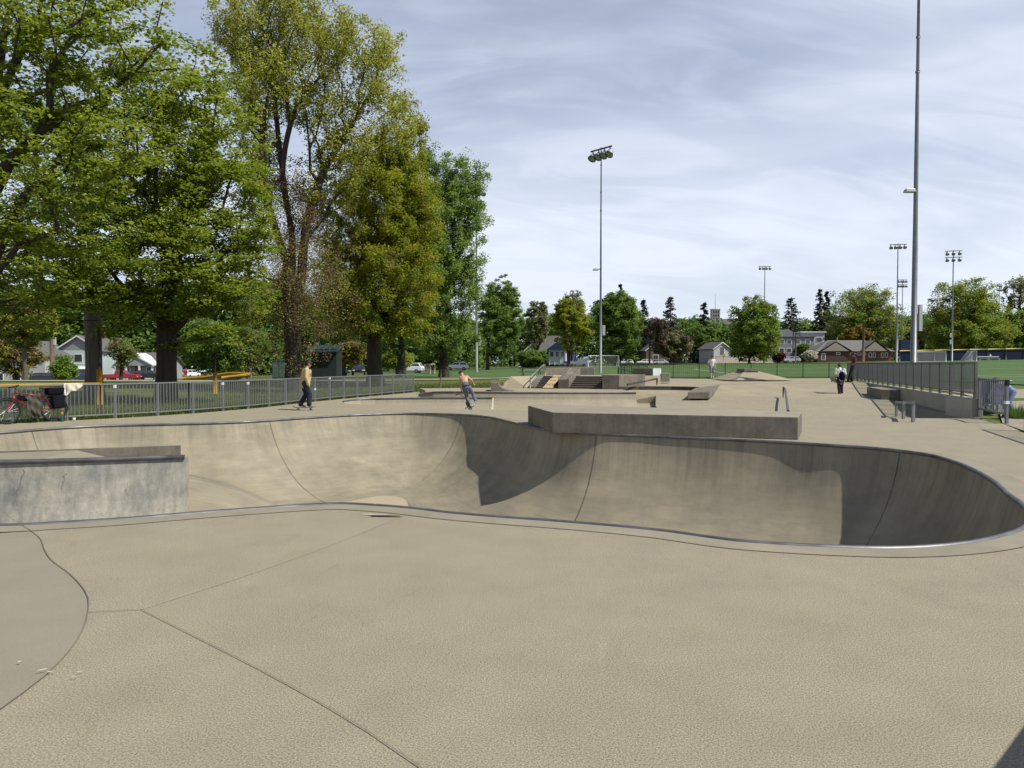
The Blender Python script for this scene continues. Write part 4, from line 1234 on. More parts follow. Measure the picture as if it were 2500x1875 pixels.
def leaf_mesh(name, rng, C, spread, per, size, m, parent, flat=.5, droop=.0, aspect=.62):
    """kite shaped leaves scattered in clumps round the points C"""
    n = len(C) * per
    g_ = rng.normal(size=(n, 3)); g_ /= np.linalg.norm(g_, axis=1)[:, None]
    c = np.repeat(C, per, 0) + g_ * (rng.random(n) ** .45)[:, None] * np.array(spread) * np.repeat(rng.uniform(.7, 1.9, len(C)), per)[:, None]
    nr = rng.normal(size=(n, 3)); nr[:, 2] = np.abs(nr[:, 2]) + flat * 2.2
    nr /= np.linalg.norm(nr, axis=1)[:, None]
    t = rng.normal(size=(n, 3)); t[:, 2] -= droop
    t -= nr * (t * nr).sum(1)[:, None]; t /= np.linalg.norm(t, axis=1)[:, None]
    w = np.cross(nr, t)
    s = size * rng.uniform(.6, 1.25, n)[:, None]
    tip = c + t * s * .55 - nr * s * .10; tail = c - t * s * .45
    l = c + w * s * aspect * .5 + nr * s * .08; r = c - w * s * aspect * .5 + nr * s * .08
    V = np.stack([tail, r, tip, l], 1).reshape(-1, 3)
    F = np.arange(n * 4).reshape(-1, 4)
    o = np_mesh(name, V, F, m, parent)
    o['kind'] = 'stuff'
    return o
def tree(name, label, base, trunk_h, r_trunk, specs, n_tips, per, leaf, mats, seed, cat='tree', group=None, limbs=(), spread=(.45, .45, .3), lean=(0, 0), bark=None,
         balance=.35, sag=0.0, flat=.5, r_tip=.012, seg=.9, sides=6, extra_leaves=None, flare=1.5, sparse_to=None):
    """specs and limbs in tree coordinates (origin at the base)"""
    rng = np.random.default_rng(seed)
    b = Vector(base)
    t = thing(name, label, cat, tuple(b), group=group)
    k = max(3, int(trunk_h / .7)); trunk = []
    for i in range(k + 1):
        u = i / k
        trunk.append((lean[0] * u + .05 * math.sin(3 * u + seed), lean[1] * u + .05 * math.cos(2.3 * u + seed), -.15 + (trunk_h + .15) * u))
    lb = []
    count = len(trunk); 
    for at, pts in limbs:
        lb.append((min(len(trunk) - 1, max(0, int(round(at / trunk_h * k)))), [tuple(p) for p in catmull([Vector(p) for p in pts], .6)]))
    tips = ellipsoids(rng, specs, n_tips)
    A, par, tip, n0 = skeleton(rng, trunk, lb, tips, balance, seg, sag)
    limb_mesh('trunk', A, par, r_trunk, r_tip, bark or BARK_D, t, n0, sides, flare=flare)
    ends = A[tip]
    mid_ = A[par[tip]]
    C = np.concatenate([ends, ends * .55 + mid_ * .45])
    if sparse_to is not None:
        keep_ = rng.random(len(C)) < sparse_to(C)
        C = C[keep_]
    nm = len(mats)
    split = rng.integers(0, nm, len(C)) if nm > 1 else np.zeros(len(C), int)
    for q in range(nm):
        s_ = C[split == q]
        if len(s_): leaf_mesh('crown', rng, s_, spread, per, leaf, mats[q], t, flat)
    if extra_leaves:
        for (cc, nn, sp, sz, mm, pr) in extra_leaves(rng, A):
            leaf_mesh('crown', rng, cc[:nn], sp, pr, sz, mm, t, .2)
    return t
def E(px, py, Y, base, rx, ry, rz, w=1.0):
    """ellipsoid whose centre stands at a photo position and depth; radii in metres"""
    p = P(px, py, Y)
    return ((p.x - base[0], p.y - base[1], p.z - base[2]), (rx, ry, rz), w)
def Q(px, py, Y, base):
    p = P(px, py, Y)
    return (p.x - base[0], p.y - base[1], p.z - base[2])

L_MAPLE = leaf_mat('maple_leaf', (0.123, 0.188, 0.019), (0.264, 0.331, 0.037))
L_MAPLE2 = leaf_mat('maple_leaf_bright', (0.180, 0.244, 0.021), (0.360, 0.413, 0.048))
L_SPARSE = leaf_mat('young_yellow_leaf', (0.290, 0.313, 0.056), (0.488, 0.498, 0.111))
L_OLIVE = leaf_mat('olive_leaf', (0.192, 0.218, 0.024), (0.397, 0.395, 0.035))
L_BROWN = leaf_mat('brown_bud', (0.139, 0.094, 0.049), (0.244, 0.171, 0.090), .25)
L_GREEN = leaf_mat('mid_green_leaf', (0.128, 0.224, 0.042), (0.296, 0.393, 0.075))
L_DEEP = leaf_mat('deep_green_leaf', (0.088, 0.161, 0.034), (0.191, 0.282, 0.064))
L_CONIF = leaf_mat('conifer_needle', (0.016, 0.034, 0.023), (0.039, 0.062, 0.039), .15)
L_PALE = leaf_mat('pale_green_leaf', (0.185, 0.218, 0.084), (0.286, 0.311, 0.134))
L_ORANGE = leaf_mat('orange_young_leaf', (0.192, 0.126, 0.022), (0.288, 0.198, 0.042))
L_PINK = leaf_mat('brown_pink_bud', (.12, .082, .060), (.18, .13, .095), .25)
L_WHITE = leaf_mat('white_blossom', (.5, .48, .38), (.65, .62, .5), .3)
L_RED = leaf_mat('dark_red_leaf', (.07, .015, .02), (.12, .03, .035))

# big maple at the very left: trunk out of frame, limbs reach in
b = (-17.9, 25.0, 0)
tree('maple_tree', 'big maple at the left edge with heavy limbs overhanging the bicycle', b, 7.5, .62,
     [E(30, 60, 24, b, 3.6, 4.0, 3.6), E(230, 90, 25, b, 3.0, 3.2, 2.6), E(60, 330, 23.5, b, 3.4, 3.2, 2.8), E(250, 350, 25, b, 2.2, 2.5, 1.8), E(60, 560, 24, b, 3.0, 3.0, 2.0), E(-200, 250, 25, b, 5, 5, 6, .25), E(60, 720, 25.5, b, 2.6, 2.4, 1.0), E(50, 800, 25.5, b, 1.8, 1.6, .45)],
     400, 46, .17, [L_MAPLE, L_MAPLE2], 11, group='trees left of the skatepark', spread=(.46, .46, .13), flat=.8, r_tip=.022, balance=.45,
     limbs=[(4.2, [(1.0, -.2, 5.0), Q(60, 480, 24.2, b), Q(160, 415, 24, b), Q(290, 400, 24.5, b)]), (6.2, [Q(20, 400, 24.5, b), Q(110, 318, 24.2, b), Q(190, 275, 24, b), Q(270, 255, 24.3, b)]),
            (7.2, [Q(20, 190, 24.6, b), Q(60, 110, 24.5, b), Q(150, 80, 24.5, b), Q(230, 20, 24.8, b)]), (5.5, [(.5, .2, 8.5), Q(10, 80, 25, b), Q(40, -60, 25, b)])])
# maple with the trunk behind the fence
b = tuple(G(405, 978, 0.02))
tree('maple_tree', 'broad leafy maple with a thick furrowed trunk just behind the left fence', b, 4.3, .42,
     [E(400, 640, 32, b, 4.4, 4.0, 2.6), E(520, 560, 31, b, 2.6, 3, 2.6), E(340, 420, 32, b, 3.4, 3.4, 3.0), E(500, 360, 32.5, b, 2.8, 3, 3.0), E(430, 230, 33, b, 3.0, 3, 2.2), E(560, 720, 31.5, b, 2.0, 2.6, 1.6), E(230, 700, 31, b, 3.0, 3.2, 1.7), E(120, 620, 32, b, 2.4, 2.6, 1.9), E(610, 480, 32, b, 1.0, 1.6, 1.8), E(560, 810, 31, b, 1.5, 1.6, .55), E(180, 800, 30.5, b, 2.4, 2, .45), E(470, 830, 33, b, 1.6, 1.6, .4)],
     860, 46, .175, [L_MAPLE, L_MAPLE2], 12, group='trees left of the skatepark', spread=(.48, .48, .14), flat=.8, r_tip=.017, balance=.4, flare=1.35,
     limbs=[(3.9, [(-.9, -.3, 4.7), Q(290, 775, 32.0, b), Q(165, 783, 31.5, b)]), (3.6, [(-.5, -.5, 4.8), Q(230, 740, 31, b), Q(258, 660, 31, b), Q(272, 604, 31.3, b), Q(290, 500, 31.6, b)]),
            (4.2, [(.2, .2, 6.0), Q(385, 560, 32, b), Q(380, 430, 32, b), Q(384, 260, 32.4, b)]), (4.2, [(.7, .0, 5.6), Q(500, 650, 32, b), Q(540, 520, 32, b), Q(590, 330, 32.5, b)])])
# second trunk standing further back behind it
b = tuple(P(227, 965, 36)); b = (b[0], b[1], gz_at(b[0], b[1]))
tree('maple_tree', 'straight grey maple trunk standing beside the yellow padded pole', b, 7.0, .36,
     [E(200, 520, 37, b, 4.6, 3.5, 3.4), E(60, 640, 37, b, 3.2, 3.0, 2.4), E(330, 520, 38, b, 3.0, 3, 3), E(150, 330, 38, b, 4, 3, 3)], 330, 45, .18, [L_MAPLE, L_GREEN], 13,
     group='trees left of the skatepark', spread=(.5, .5, .22), flat=.7, bark=BARK_G)
# tall airy tree with several dark stems
b = tuple(G(716, 958, .05)); b = (b[0], b[1], .05)
def ivy(rng, A):
    s = A[(A[:, 2] > 2.2) & (A[:, 2] < 12) & (np.hypot(A[:, 0] + .2, A[:, 1]) < 1.7)]
    s = s[rng.integers(0, len(s), 200)]
    low = np.array([0.2, -.3, 6.0]) + rng.normal(size=(240, 3)) * np.array([1.5, 1.4, 2.1])
    return [(np.concatenate([s, low]), 440, (.45, .45, .55), .085, L_BROWN, 105), (low, 160, (.6, .6, .6), .12, L_OLIVE, 26)]
tree('linden_tree', 'very tall airy tree with dark forked stems and brown twiggy growth low down', b, 5.5, .47,
     [E(640, 60, 42, b, 2.8, 2.8, 3.0), E(760, 60, 42.5, b, 2.6, 2.6, 2.4), E(860, 110, 42, b, 2.2, 2.4, 1.9), E(700, 210, 42, b, 3.4, 3.0, 2.2), E(620, 250, 42.5, b, 1.6, 2.2, 2.8), E(900, 200, 42, b, 1.9, 2, 1.9), E(935, 130, 42.6, b, .75, .9, 1.5), E(830, 330, 42.4, b, 2.2, 2.4, 2.2), E(960, 300, 43, b, 1.3, 1.6, 2.0), E(640, 400, 43, b, 1.4, 2, 2.4), E(760, 480, 43, b, 1.8, 2, 2.4, .7), E(990, 260, 43, b, .6, .8, .8), E(950, 110, 42.6, b, 1.0, 1.1, 1.3), E(600, 110, 42.5, b, 1.8, 2, 2.6), E(830, 430, 43, b, 1.6, 1.8, 2.0), E(600, 520, 44, b, 1.6, 1.8, 2.4, .8), E(690, 700, 44, b, 1.5, 1.5, 2.6, .6)],
     1250, 30, .15, [L_SPARSE, L_OLIVE, L_SPARSE], 14, group='trees left of the skatepark', spread=(.40, .40, .34), flat=.3, r_tip=.011, balance=.55, seg=.8, flare=1.5,
     limbs=[(5.0, [Q(700, 640, 42, b), Q(650, 480, 42, b), Q(640, 330, 42, b), Q(660, 190, 42, b), Q(665, 60, 42, b)]), (5.2, [Q(712, 560, 42.2, b), Q(690, 430, 42, b), Q(710, 300, 42, b), Q(740, 230, 42, b), Q(830, 150, 42, b)]),
            (4.6, [Q(735, 680, 42, b), Q(750, 540, 42, b), Q(790, 420, 42, b), Q(850, 320, 42, b), Q(915, 200, 42.5, b), Q(940, 100, 42.6, b)]), (5.5, [Q(716, 600, 42, b), Q(680, 340, 42.4, b), Q(670, 160, 42.4, b), Q(700, 20, 42.4, b)])], extra_leaves=ivy)
# dense olive-yellow tree
b = tuple(P(916, 952, 48)); b = (b[0], b[1], gz_at(b[0], b[1]))
tree('linden_tree', 'dense olive-yellow leafy tree with a black trunk behind the fence end', b, 3.2, .48,
     [E(930, 690, 47, b, 3.9, 3.6, 3.8), E(955, 520, 47.5, b, 3.0, 3.0, 3.6), E(870, 560, 47, b, 2.5, 2.6, 3.2), E(1020, 560, 47, b, 1.5, 2, 2.6), E(930, 420, 48, b, 2.4, 2.4, 2.4), E(960, 390, 48, b, 2.0, 2.0, 2.2), E(1000, 640, 47, b, 1.6, 2.2, 3.2), E(900, 400, 48, b, 1.3, 1.6, 1.8), E(850, 750, 47, b, 1.5, 2, 2.0), E(1000, 800, 47, b, 1.6, 1.8, 1.6), E(990, 300, 48, b, 1.5, 1.7, 2.0), E(1010, 460, 48, b, 1.4, 1.8, 2.6), E(850, 480, 48, b, 1.3, 1.6, 2.2)],
     1300, 58, .15, [L_OLIVE, L_OLIVE, L_MAPLE], 15, group='trees left of the skatepark', spread=(.36, .36, .28), flat=.45, balance=.35, flare=1.5)
# deep green trees right behind
b = tuple(P(1085, 930, 66)); b = (b[0], b[1], gz_at(b[0], b[1]))
tree('linden_tree', 'deep green tree with wispy top behind the olive-yellow tree', b, 4.5, .42,
     [E(1080, 700, 65, b, 3.4, 3.6, 5.0), E(1100, 520, 65, b, 3.0, 3.0, 2.6), E(1140, 470, 65, b, 1.9, 2.2, 2.4), E(1040, 500, 66, b, 2.4, 2.6, 4.0), E(1050, 380, 66, b, 1.5, 1.6, 1.8), E(1080, 830, 65, b, 3.2, 3, 1.8), E(1165, 440, 65, b, 1.3, 1.5, 1.5, .8), E(1110, 430, 65, b, 2.2, 2.2, 2.0), E(1060, 620, 64, b, 3.0, 3, 4.5), E(1140, 620, 65, b, 1.8, 2, 3.4), E(1170, 520, 65, b, 1.2, 1.4, 1.6)],
     1100, 46, .19, [L_GREEN, L_GREEN, L_DEEP], 16, group='trees left of the skatepark', spread=(.42, .42, .32), flat=.45)
b = (XC(980, 72), 72, gz_at(XC(980, 72), 72))
tree('linden_tree', 'deep green tree filling the gap between the olive-yellow tree and kiosk', b, 3.5, .4,
     [E(960, 760, 72, b, 5.5, 3, 4.5), E(800, 740, 74, b, 4.5, 3, 4.5), E(880, 640, 74, b, 4, 3, 4)], 420, 40, .22, [L_DEEP, L_GREEN], 17, group='trees left of the skatepark', spread=(.5, .5, .4))

# ---- trees round the field, far off
def far_tree(label, px0, px1, py_top, Y, mats, seed, shape='round', dens=1.0, leaf=None, trunk_px=None, py_low=None, bark=None, name='field_tree', group='trees beyond the field', see=1.0):
    x0, x1 = XC(px0, Y), XC(px1, Y)
    xc = XC(trunk_px, Y) if trunk_px else (x0 + x1) / 2
    z0 = gz_at(xc, Y)
    ztop = P(1250, py_top, Y).z - z0
    zlow = (P(1250, py_low, Y).z - z0) if py_low else ztop * .16
    w = (x1 - x0) / 2; cx = (x0 + x1) / 2 - xc; hh = (ztop - zlow) / 2
    rg = random.Random(seed)
    b = (xc, Y, z0)
    if shape == 'round':
        sp = [((cx, 0, zlow + hh * .95), (w * .86, w * .8, hh * .93), 1.0)]
        for k in range(7):
            a = rg.uniform(0, 6.28); q = rg.uniform(-.45, .85)
            c_ = math.sqrt(max(.05, 1 - q * q))
            sp.append(((cx + math.cos(a) * w * .62 * c_, math.sin(a) * w * .6 * c_, zlow + hh + q * hh * .72), (w * .42, w * .42, hh * .30), 1.2))
    elif shape == 'dome':
        sp = [((cx, 0, zlow + hh * .55), (w * .9, w * .8, hh * .75), 1.0), ((cx - w * .3, 0, zlow + hh * 1.25), (w * .5, w * .5, hh * .66), 1.0), ((cx + w * .3, 0, zlow + hh * 1.2), (w * .48, w * .5, hh * .6), 1.0),
              ((cx, -w * .2, zlow + hh * 1.45), (w * .45, w * .45, hh * .54), 1.0)]
        for k in range(6):
            a = rg.uniform(-2.4, .2); q = rg.uniform(.1, 1.2)
            sp.append(((cx + math.cos(a) * w * .75, math.sin(a) * w * .6, zlow + hh * q), (w * .28, w * .28, hh * .2), 1.2))
    n = int(300 * dens)
    lf = leaf or max(.3, Y * .0026)
    spr = max(.5, w * .10)
    return tree(name, label, b, max(2.0, zlow * 1.1 + hh * .25), max(.22, ztop * .018), sp, n, int(40 * see), lf, mats, seed, group=group, spread=(spr, spr, spr * .6), flat=.4, r_tip=.035, seg=1.6, sides=5, bark=bark)
def conifer(label, px, py_top, Y, w_px, mats, seed, group='conifers beyond the field'):
    x = XC(px, Y); z0 = gz_at(x, Y); h = P(1250, py_top, Y).z - z0; w = w_px / FPX * Y / 2 * 1.5
    t = thing('conifer_tree', label, 'tree', (x, Y, z0), group=group)
    rng = np.random.default_rng(seed)
    MB().tube([(0, 0, -.2), (0, 0, h * .5), (0, 0, h)], [h * .018, h * .011, .03], 6).build('trunk', BARK_D, t, True)
    C = []
    lev = 26
    for k in range(lev):
        u = k / lev; z = h * (.08 + .92 * u); r = w * (1 - u) ** .85 * rng.uniform(.75, 1.15) + .15
        for j in range(max(3, int(9 * (1 - u)) + 2)):
            a = rng.uniform(0, 6.28)
            for s_ in (.35, .65, .95):
                C.append((math.cos(a) * r * s_, math.sin(a) * r * s_, z - r * s_ * .35 + rng.normal() * .15))
    leaf_mesh('crown', rng, np.array(C), (w * .10, w * .10, h * .012), 10, max(.3, Y * .0028), mats, t, .4)
    return t
far_tree('dense rounded green tree right of the thin light pole', 1163, 1283, 652, 143, [L_GREEN, L_DEEP], 31, dens=1.5, py_low=893, trunk_px=1190, see=1.2)
far_tree('pale wispy tree between the rounded green tree and the yellow-green tree', 1276, 1346, 722, 215, [L_PALE], 32, dens=.8, py_low=860, see=.6)
far_tree('yellow-green tree with open crown behind the white van', 1340, 1450, 716, 192, [L_OLIVE, L_MAPLE2], 33, dens=1.1, trunk_px=1388, py_low=868, see=.8)
far_tree('thin bare-topped tree rising behind the yellow-green tree', 1362, 1432, 698, 225, [L_PALE], 34, dens=.8, see=.22, py_low=800, name='bare_tree')
far_tree('large deep green tree directly behind the tall middle light pole', 1438, 1588, 696, 205, [L_DEEP, L_GREEN], 35, dens=1.7, py_low=896, see=1.3)
conifer('dark conifer peeking above the large deep green tree', 1514, 690, 235, 26, L_CONIF, 41)
conifer('dark conifer right of the large deep green tree', 1570, 728, 240, 44, L_CONIF, 42)
far_tree('bare dark tree with forked stem among brown blossom', 1572, 1640, 770, 196, [L_PINK], 36, dens=.7, trunk_px=1586, py_low=850, see=.3, name='bare_tree')
far_tree('brown-pink budding tree in front of the houses', 1590, 1700, 800, 206, [L_PINK, L_PALE], 37, dens=1.0, py_low=885, see=.7)
conifer('broad grey-green conifer left of the church tower', 1636, 722, 250, 66, leaf_mat('greygreen_needle', (.035, .05, .035), (.06, .075, .05), .15), 43)
conifer('tall dark green conifer beside the church tower', 1718, 736, 236, 46, L_CONIF, 44)
far_tree('drooping green tree below the church tower', 1690, 1760, 790, 228, [L_DEEP, L_GREEN], 38, dens=.8, py_low=870)
far_tree('rounded fresh green tree left of the grey apartment house', 1765, 1916, 718, 186, [L_MAPLE, L_GREEN], 39, shape='dome', dens=1.6, trunk_px=1829, py_low=872)
conifer('broad nearly black conifer above the apartment house', 1930, 724, 262, 76, L_CONIF, 45)
conifer('tall pointed dark conifer behind the brick building', 2000, 702, 262, 44, L_CONIF, 46)
conifer('second pointed dark conifer behind the brick building', 2016, 708, 258, 36, L_CONIF, 47)
far_tree('huge domed olive-green tree behind the brick building', 1992, 2224, 690, 240, [L_OLIVE, L_GREEN, L_PALE], 40, shape='dome', dens=2.2, trunk_px=2100, py_low=868, see=.8)
far_tree('small orange-leaved tree above the brick building roof', 2056, 2124, 790, 224, [L_ORANGE], 51, dens=.6, py_low=850)
far_tree('huge domed green tree behind the outfield fence', 2244, 2470, 676, 222, [L_OLIVE, L_GREEN, L_MAPLE], 52, shape='dome', dens=2.2, trunk_px=2350, py_low=868, see=.85)
far_tree('leafless tall tree at the right edge', 2440, 2530, 664, 245, [L_PALE], 53, dens=1.0, see=.16, py_low=780, name='bare_tree')
far_tree('green bushy tree at the right edge behind the outfield fence', 2425, 2545, 748, 228, [L_GREEN, L_DEEP], 54, dens=1.2, py_low=872)
conifer('small dark conifer behind the right-hand trees', 2462, 720, 262, 30, L_CONIF, 48)
far_tree('reddish budding tree beside the tall right pole', 2215, 2262, 790, 235, [L_PINK, L_ORANGE], 55, dens=.5, py_low=860)
far_tree('dark green tree filling the gap left of the outfield trees', 2190, 2275, 762, 258, [L_DEEP], 56, dens=.9, py_low=870)
# background wood behind the houses: reads as one green mass
def wood(px0, px1, Y, tops, mats, seed, n):
    rng = np.random.default_rng(seed)
    C = []
    for k in range(n):
        px = rng.uniform(px0, px1); y = Y + rng.normal() * 5
        top = P(px, np.interp(px, [t[0] for t in tops], [t[1] for t in tops]), Y).z
        x = XC(px, y); z0 = zg(x, y)
        C.append((x, y, z0 + (top - z0) * rng.random() ** .75))
    o = leaf_mesh('background_wood', rng, np.array(C), (2.2, 2.2, 1.4), 22, 1.15, mats, None, .3)
    return tag(o, None, None, kind='stuff')
wood(1130, 1800, 272, [(1130, 800), (1250, 792), (1350, 775), (1480, 770), (1600, 790), (1700, 780), (1800, 800)], L_DEEP, 61, 2200)
wood(1780, 2560, 285, [(1780, 800), (1900, 790), (2100, 780), (2300, 770), (2560, 775)], L_DEEP, 62, 2200)
wood(-80, 700, 178, [(-80, 700), (200, 720), (420, 700), (700, 690)], L_DEEP, 63, 2600)
wood(640, 1170, 190, [(640, 700), (900, 760), (1170, 790)], L_DEEP, 64, 1600)
# shrubs and small trees on the left, between fence and houses
far_tree('small many-stemmed tree at the far left in front of the white house', -10, 130, 720, 76, [L_OLIVE, L_BROWN, L_GREEN], 71, dens=1.7, trunk_px=62, py_low=850, name='small_tree', group='small trees on the left', see=.7, bark=BARK_G)
far_tree('leafy dark hedge tree behind the backstop', 430, 660, 770, 92, [L_DEEP, L_GREEN], 72, dens=1.6, py_low=918, name='hedge_tree', group='small trees on the left')
far_tree('tangled leafless shrub tree in front of the far left white house', -30, 110, 810, 100, [L_BROWN, L_OLIVE], 91, dens=1.0, py_low=925, name='small_tree', group='small trees on the left', see=.6)
far_tree('round green shrub left of the pale green house', 130, 185, 865, 98, [L_GREEN], 73, dens=.5, py_low=938, name='shrub', group='small trees on the left')
far_tree('budding small tree between the two houses', 255, 335, 815, 108, [L_BROWN, L_GREEN], 74, dens=.6, py_low=900, name='small_tree', group='small trees on the left', see=.35)
far_tree('dark crooked small tree right of the kiosk', 815, 905, 830, 84, [L_OLIVE, L_BROWN], 75, dens=.7, py_low=890, name='small_tree', group='small trees on the left', see=.4, trunk_px=838)
far_tree('low green shrub under the fence-end trees', 930, 1010, 850, 96, [L_OLIVE, L_GREEN], 76, dens=.6, py_low=905, name='shrub', group='small trees on the left')
far_tree('dark shrub in front of the blue house', 1255, 1345, 852, 175, [L_DEEP, L_GREEN], 77, dens=.7, py_low=899, name='shrub', group='shrubs by the houses')
far_tree('white flowering bush beside the brick building', 1962, 1992, 855, 200, [L_WHITE], 78, dens=.35, py_low=884, name='shrub', group='shrubs by the houses')
far_tree('dark red leaved small tree in front of the apartment house', 1885, 1915, 858, 200, [L_RED], 79, dens=.3, py_low=882, name='small_tree', group='shrubs by the houses')
far_tree('dark pruned evergreen left of the brick building', 1940, 1975, 838, 212, [L_DEEP], 80, dens=.4, py_low=882, name='shrub', group='shrubs by the houses')

# ================================================================== light poles
M_POLE = mat('grey_pole_steel', (.19, .20, .205), (.15, .16, .165), scale=2, rough=.5, metal=.5)
M_LAMP = mat('lamp_housing', (.34, .36, .36), (.42, .43, .43), rough=.4, metal=.4)
M_DARKBOX = mat('dark_bracket', (.06, .065, .07), rough=.5, metal=.4)
M_BOXG = mat('grey_box', (.36, .38, .38), (.42, .43, .43), rough=.6)
def lamp_head(t, c, aim, s=1.0):
    """bell-shaped floodlight hanging from a yoke"""
    rot = Vector((aim[0], aim[1], -1.15)).to_track_quat('-Z', 'Y').to_matrix()
    o = MB().lathe([(.04 * s, .42 * s), (.16 * s, .36 * s), (.24 * s, .18 * s), (.30 * s, 0), (.34 * s, -.16 * s), (.30 * s, -.17 * s), (.0, -.10 * s)], 12, c=c, rot=rot).build('floodlight', M_LAMP, t, True)
    MB().lathe([(.345 * s, -.14 * s), (.36 * s, -.22 * s), (.33 * s, -.22 * s), (.33 * s, -.15 * s)], 12, c=c, rot=rot).build('visor', M_DARKBOX, o, True)
    MB().cyl(Vector(c) + Vector((0, 0, .45 * s)), Vector(c) + rot @ Vector((0, 0, .3 * s)), .05 * s, n=6).build('yoke', M_DARKBOX, o)
def light_pole(label, px, Y, py_top, rows, n, yaw, r=.17, box=None, s=1.0, span=2.8, mid_lamp=None, zb=None):
    x = XC(px, Y); z0 = gz_at(x, Y) if zb is None else zb
    h = P(1250, py_top, Y).z - z0
    t = thing('light_pole', label, 'light pole', (x, Y, z0), group='floodlight poles round the field')
    MB().tube([(0, 0, -.1), (0, 0, h * .33), (0, 0, h * .34), (0, 0, h * .66), (0, 0, h * .67), (0, 0, h)], [r, r * .78, r * .74, r * .56, r * .53, r * .36], 12).build('pole', M_POLE, t, True)
    ax = Vector((math.cos(yaw), math.sin(yaw), 0)); aim = (math.sin(yaw) * .8, -math.cos(yaw) * .8)
    for k in range(rows):
        z = h - .15 - k * 1.35
        MB().tube([ax * (-span / 2) + Vector((0, 0, z)), ax * (span / 2) + Vector((0, 0, z))], .07 * s, 6).build('cross_arm', M_DARKBOX, t)
        for j in range(n):
            c = ax * (span * ((j + .5) / n - .5) * 1.08) + Vector((0, 0, z - .5 * s))
            lamp_head(t, c, aim, s)
    for (z, dx, w, hh) in (box or []):
        bw = MB().box((dx, -.02, z), (w, .22, hh)).build('control_box', M_BOXG, t, bevel=.01)
    if mid_lamp:
        z, dx = mid_lamp
        MB().box((dx / 2, 0, z), (abs(dx), .08, .08)).build('bracket', M_DARKBOX, t)
        MB().box((dx, 0, z - .03), (.62, .42, .2), top=(.5, .36)).build('side_lamp', M_LAMP, t, bevel=.02)
    for zc in (.72, .80, .92):
        MB().cyl((0, 0, h * zc), (0, 0, h * zc + .12), r * (1 - zc * .64) + .03, n=10).build('clamp', M_POLE, t, True)
    return t
light_pole('tall slim grey floodlight pole with four lamps in the middle of the picture', 1466, 80, 360, 1, 4, R(-48), .15, [(4.6, .32, .3, 1.05)], 1.3, 2.9, (P(1250, 659, 80).z - .45, -.55))
light_pole('thickest tall pole at right rising out of the frame', 2229.5, 46, -120, 1, 4, R(10), .185, [(3.9, .35, .2, 1.6)], 1.0, 2.6, (P(1250, 465, 46).z - .5, -.38))
light_pole('thin floodlight pole half hidden by the trees left of centre', 1163.5, 104, 460, 1, 4, R(10), .19, [(4.4, .4, .3, 1.3)], 1.0, 2.4)
light_pole('far floodlight pole with four lamps in front of the rounded fresh green tree', 1865, 189, 649, 1, 4, R(8), .2, None, 1.0, 3.2)
light_pole('tall far floodlight pole just left of the thick right pole', 2188, 150, 595, 1, 4, R(-12), .2, [(3.5, .1, .35, 2.2)], 1.05, 3.1)
light_pole('distant double-row floodlight pole close beside the thick right pole', 2200.5, 222, 682, 2, 4, R(0), .2, None, 1.0, 2.7)
light_pole('far double-row floodlight pole between the right-hand trees', 2323, 163, 611, 2, 3, R(-15), .22, [(4.2, -.3, .35, 1.0), (5.6, -.3, .35, .9)], 1.1, 3.3)
light_pole('distant double-row floodlight pole above the right edge trees', 2436, 227, 692, 2, 3, R(20), .2, None, 1.0, 2.0)

# ================================================================== poles, posts and small furniture on the left
M_WOODP = mat('weathered_wood_pole', (.16, .12, .085), (.10, .078, .058), scale=4, rough=.95, stretch=(4, 4, .4))
def utility_pole(label, px, Y, py_top, r=.14, arm=None, box=None):
    x = XC(px, Y); z0 = gz_at(x, Y); h = P(1250, py_top, Y).z - z0
    t = thing('utility_pole', label, 'pole', (x, Y, z0), group='wooden utility poles')
    MB().tube([(0, 0, -.1), (0, 0, h)], [r, r * .75], 10).build('pole', M_WOODP, t, True)
    if arm: MB().tube(catmull([Vector((.05, 0, arm - 2.2)), Vector((.18, 0, arm - 1.0)), Vector((.35, 0, arm - .15)), Vector((.75, 0, arm))], .3), .05, 6).build('conduit', M_BOXG, t, True)
    if box: MB().box((.38, 0, box), (.45, .35, 1.2)).build('meter_box', M_BOXG, t, bevel=.03)
    return t
utility_pole('wooden utility pole with a grey box left of the pale green house', 128, 118, 700, .36, 3.0, 6.6)
utility_pole('wooden utility pole with pale conduit behind the backstop', 610, 96, 640, .28, 5.2)
utility_pole('thin dark utility pole in front of the apartment house', 1936, 214, 783, .22)
utility_pole('second thin pole in front of the apartment house', 1942, 200, 800, .18)
utility_pole('dark pole standing in front of the brick building', 2107, 150, 786, .26)
def padded_pole(label, px, py_base, Y, py_pad0, py_pad1, py_top, r=.06):
    x = XC(px, Y); z0 = gz_at(x, Y)
    t = thing('padded_pole', label, 'pole', (x, Y, z0), group='yellow padded poles')
    za, zb, zt = P(1250, py_pad1, Y).z - z0, P(1250, py_pad0, Y).z - z0, P(1250, py_top, Y).z - z0
    MB().cyl((0, 0, -.1), (0, 0, zt), r, n=8).build('pole', M_BLACKP, t, True)
    MB().cyl((0, 0, max(.05, za)), (0, 0, zb), r + .055, n=12).build('pad', M_YELP, t, True)
M_YELP = mat('yellow_padding', (.40, .22, .015), (.30, .165, .015), scale=5, rough=.6)
padded_pole('dark pole wrapped in a yellow pad behind the left fence', 243, 990, 29.6, 902, 990, 800, .055)
padded_pole('shorter yellow padded post behind the fence near the backstop', 525, 962, 38.5, 910, 962, 860, .045)
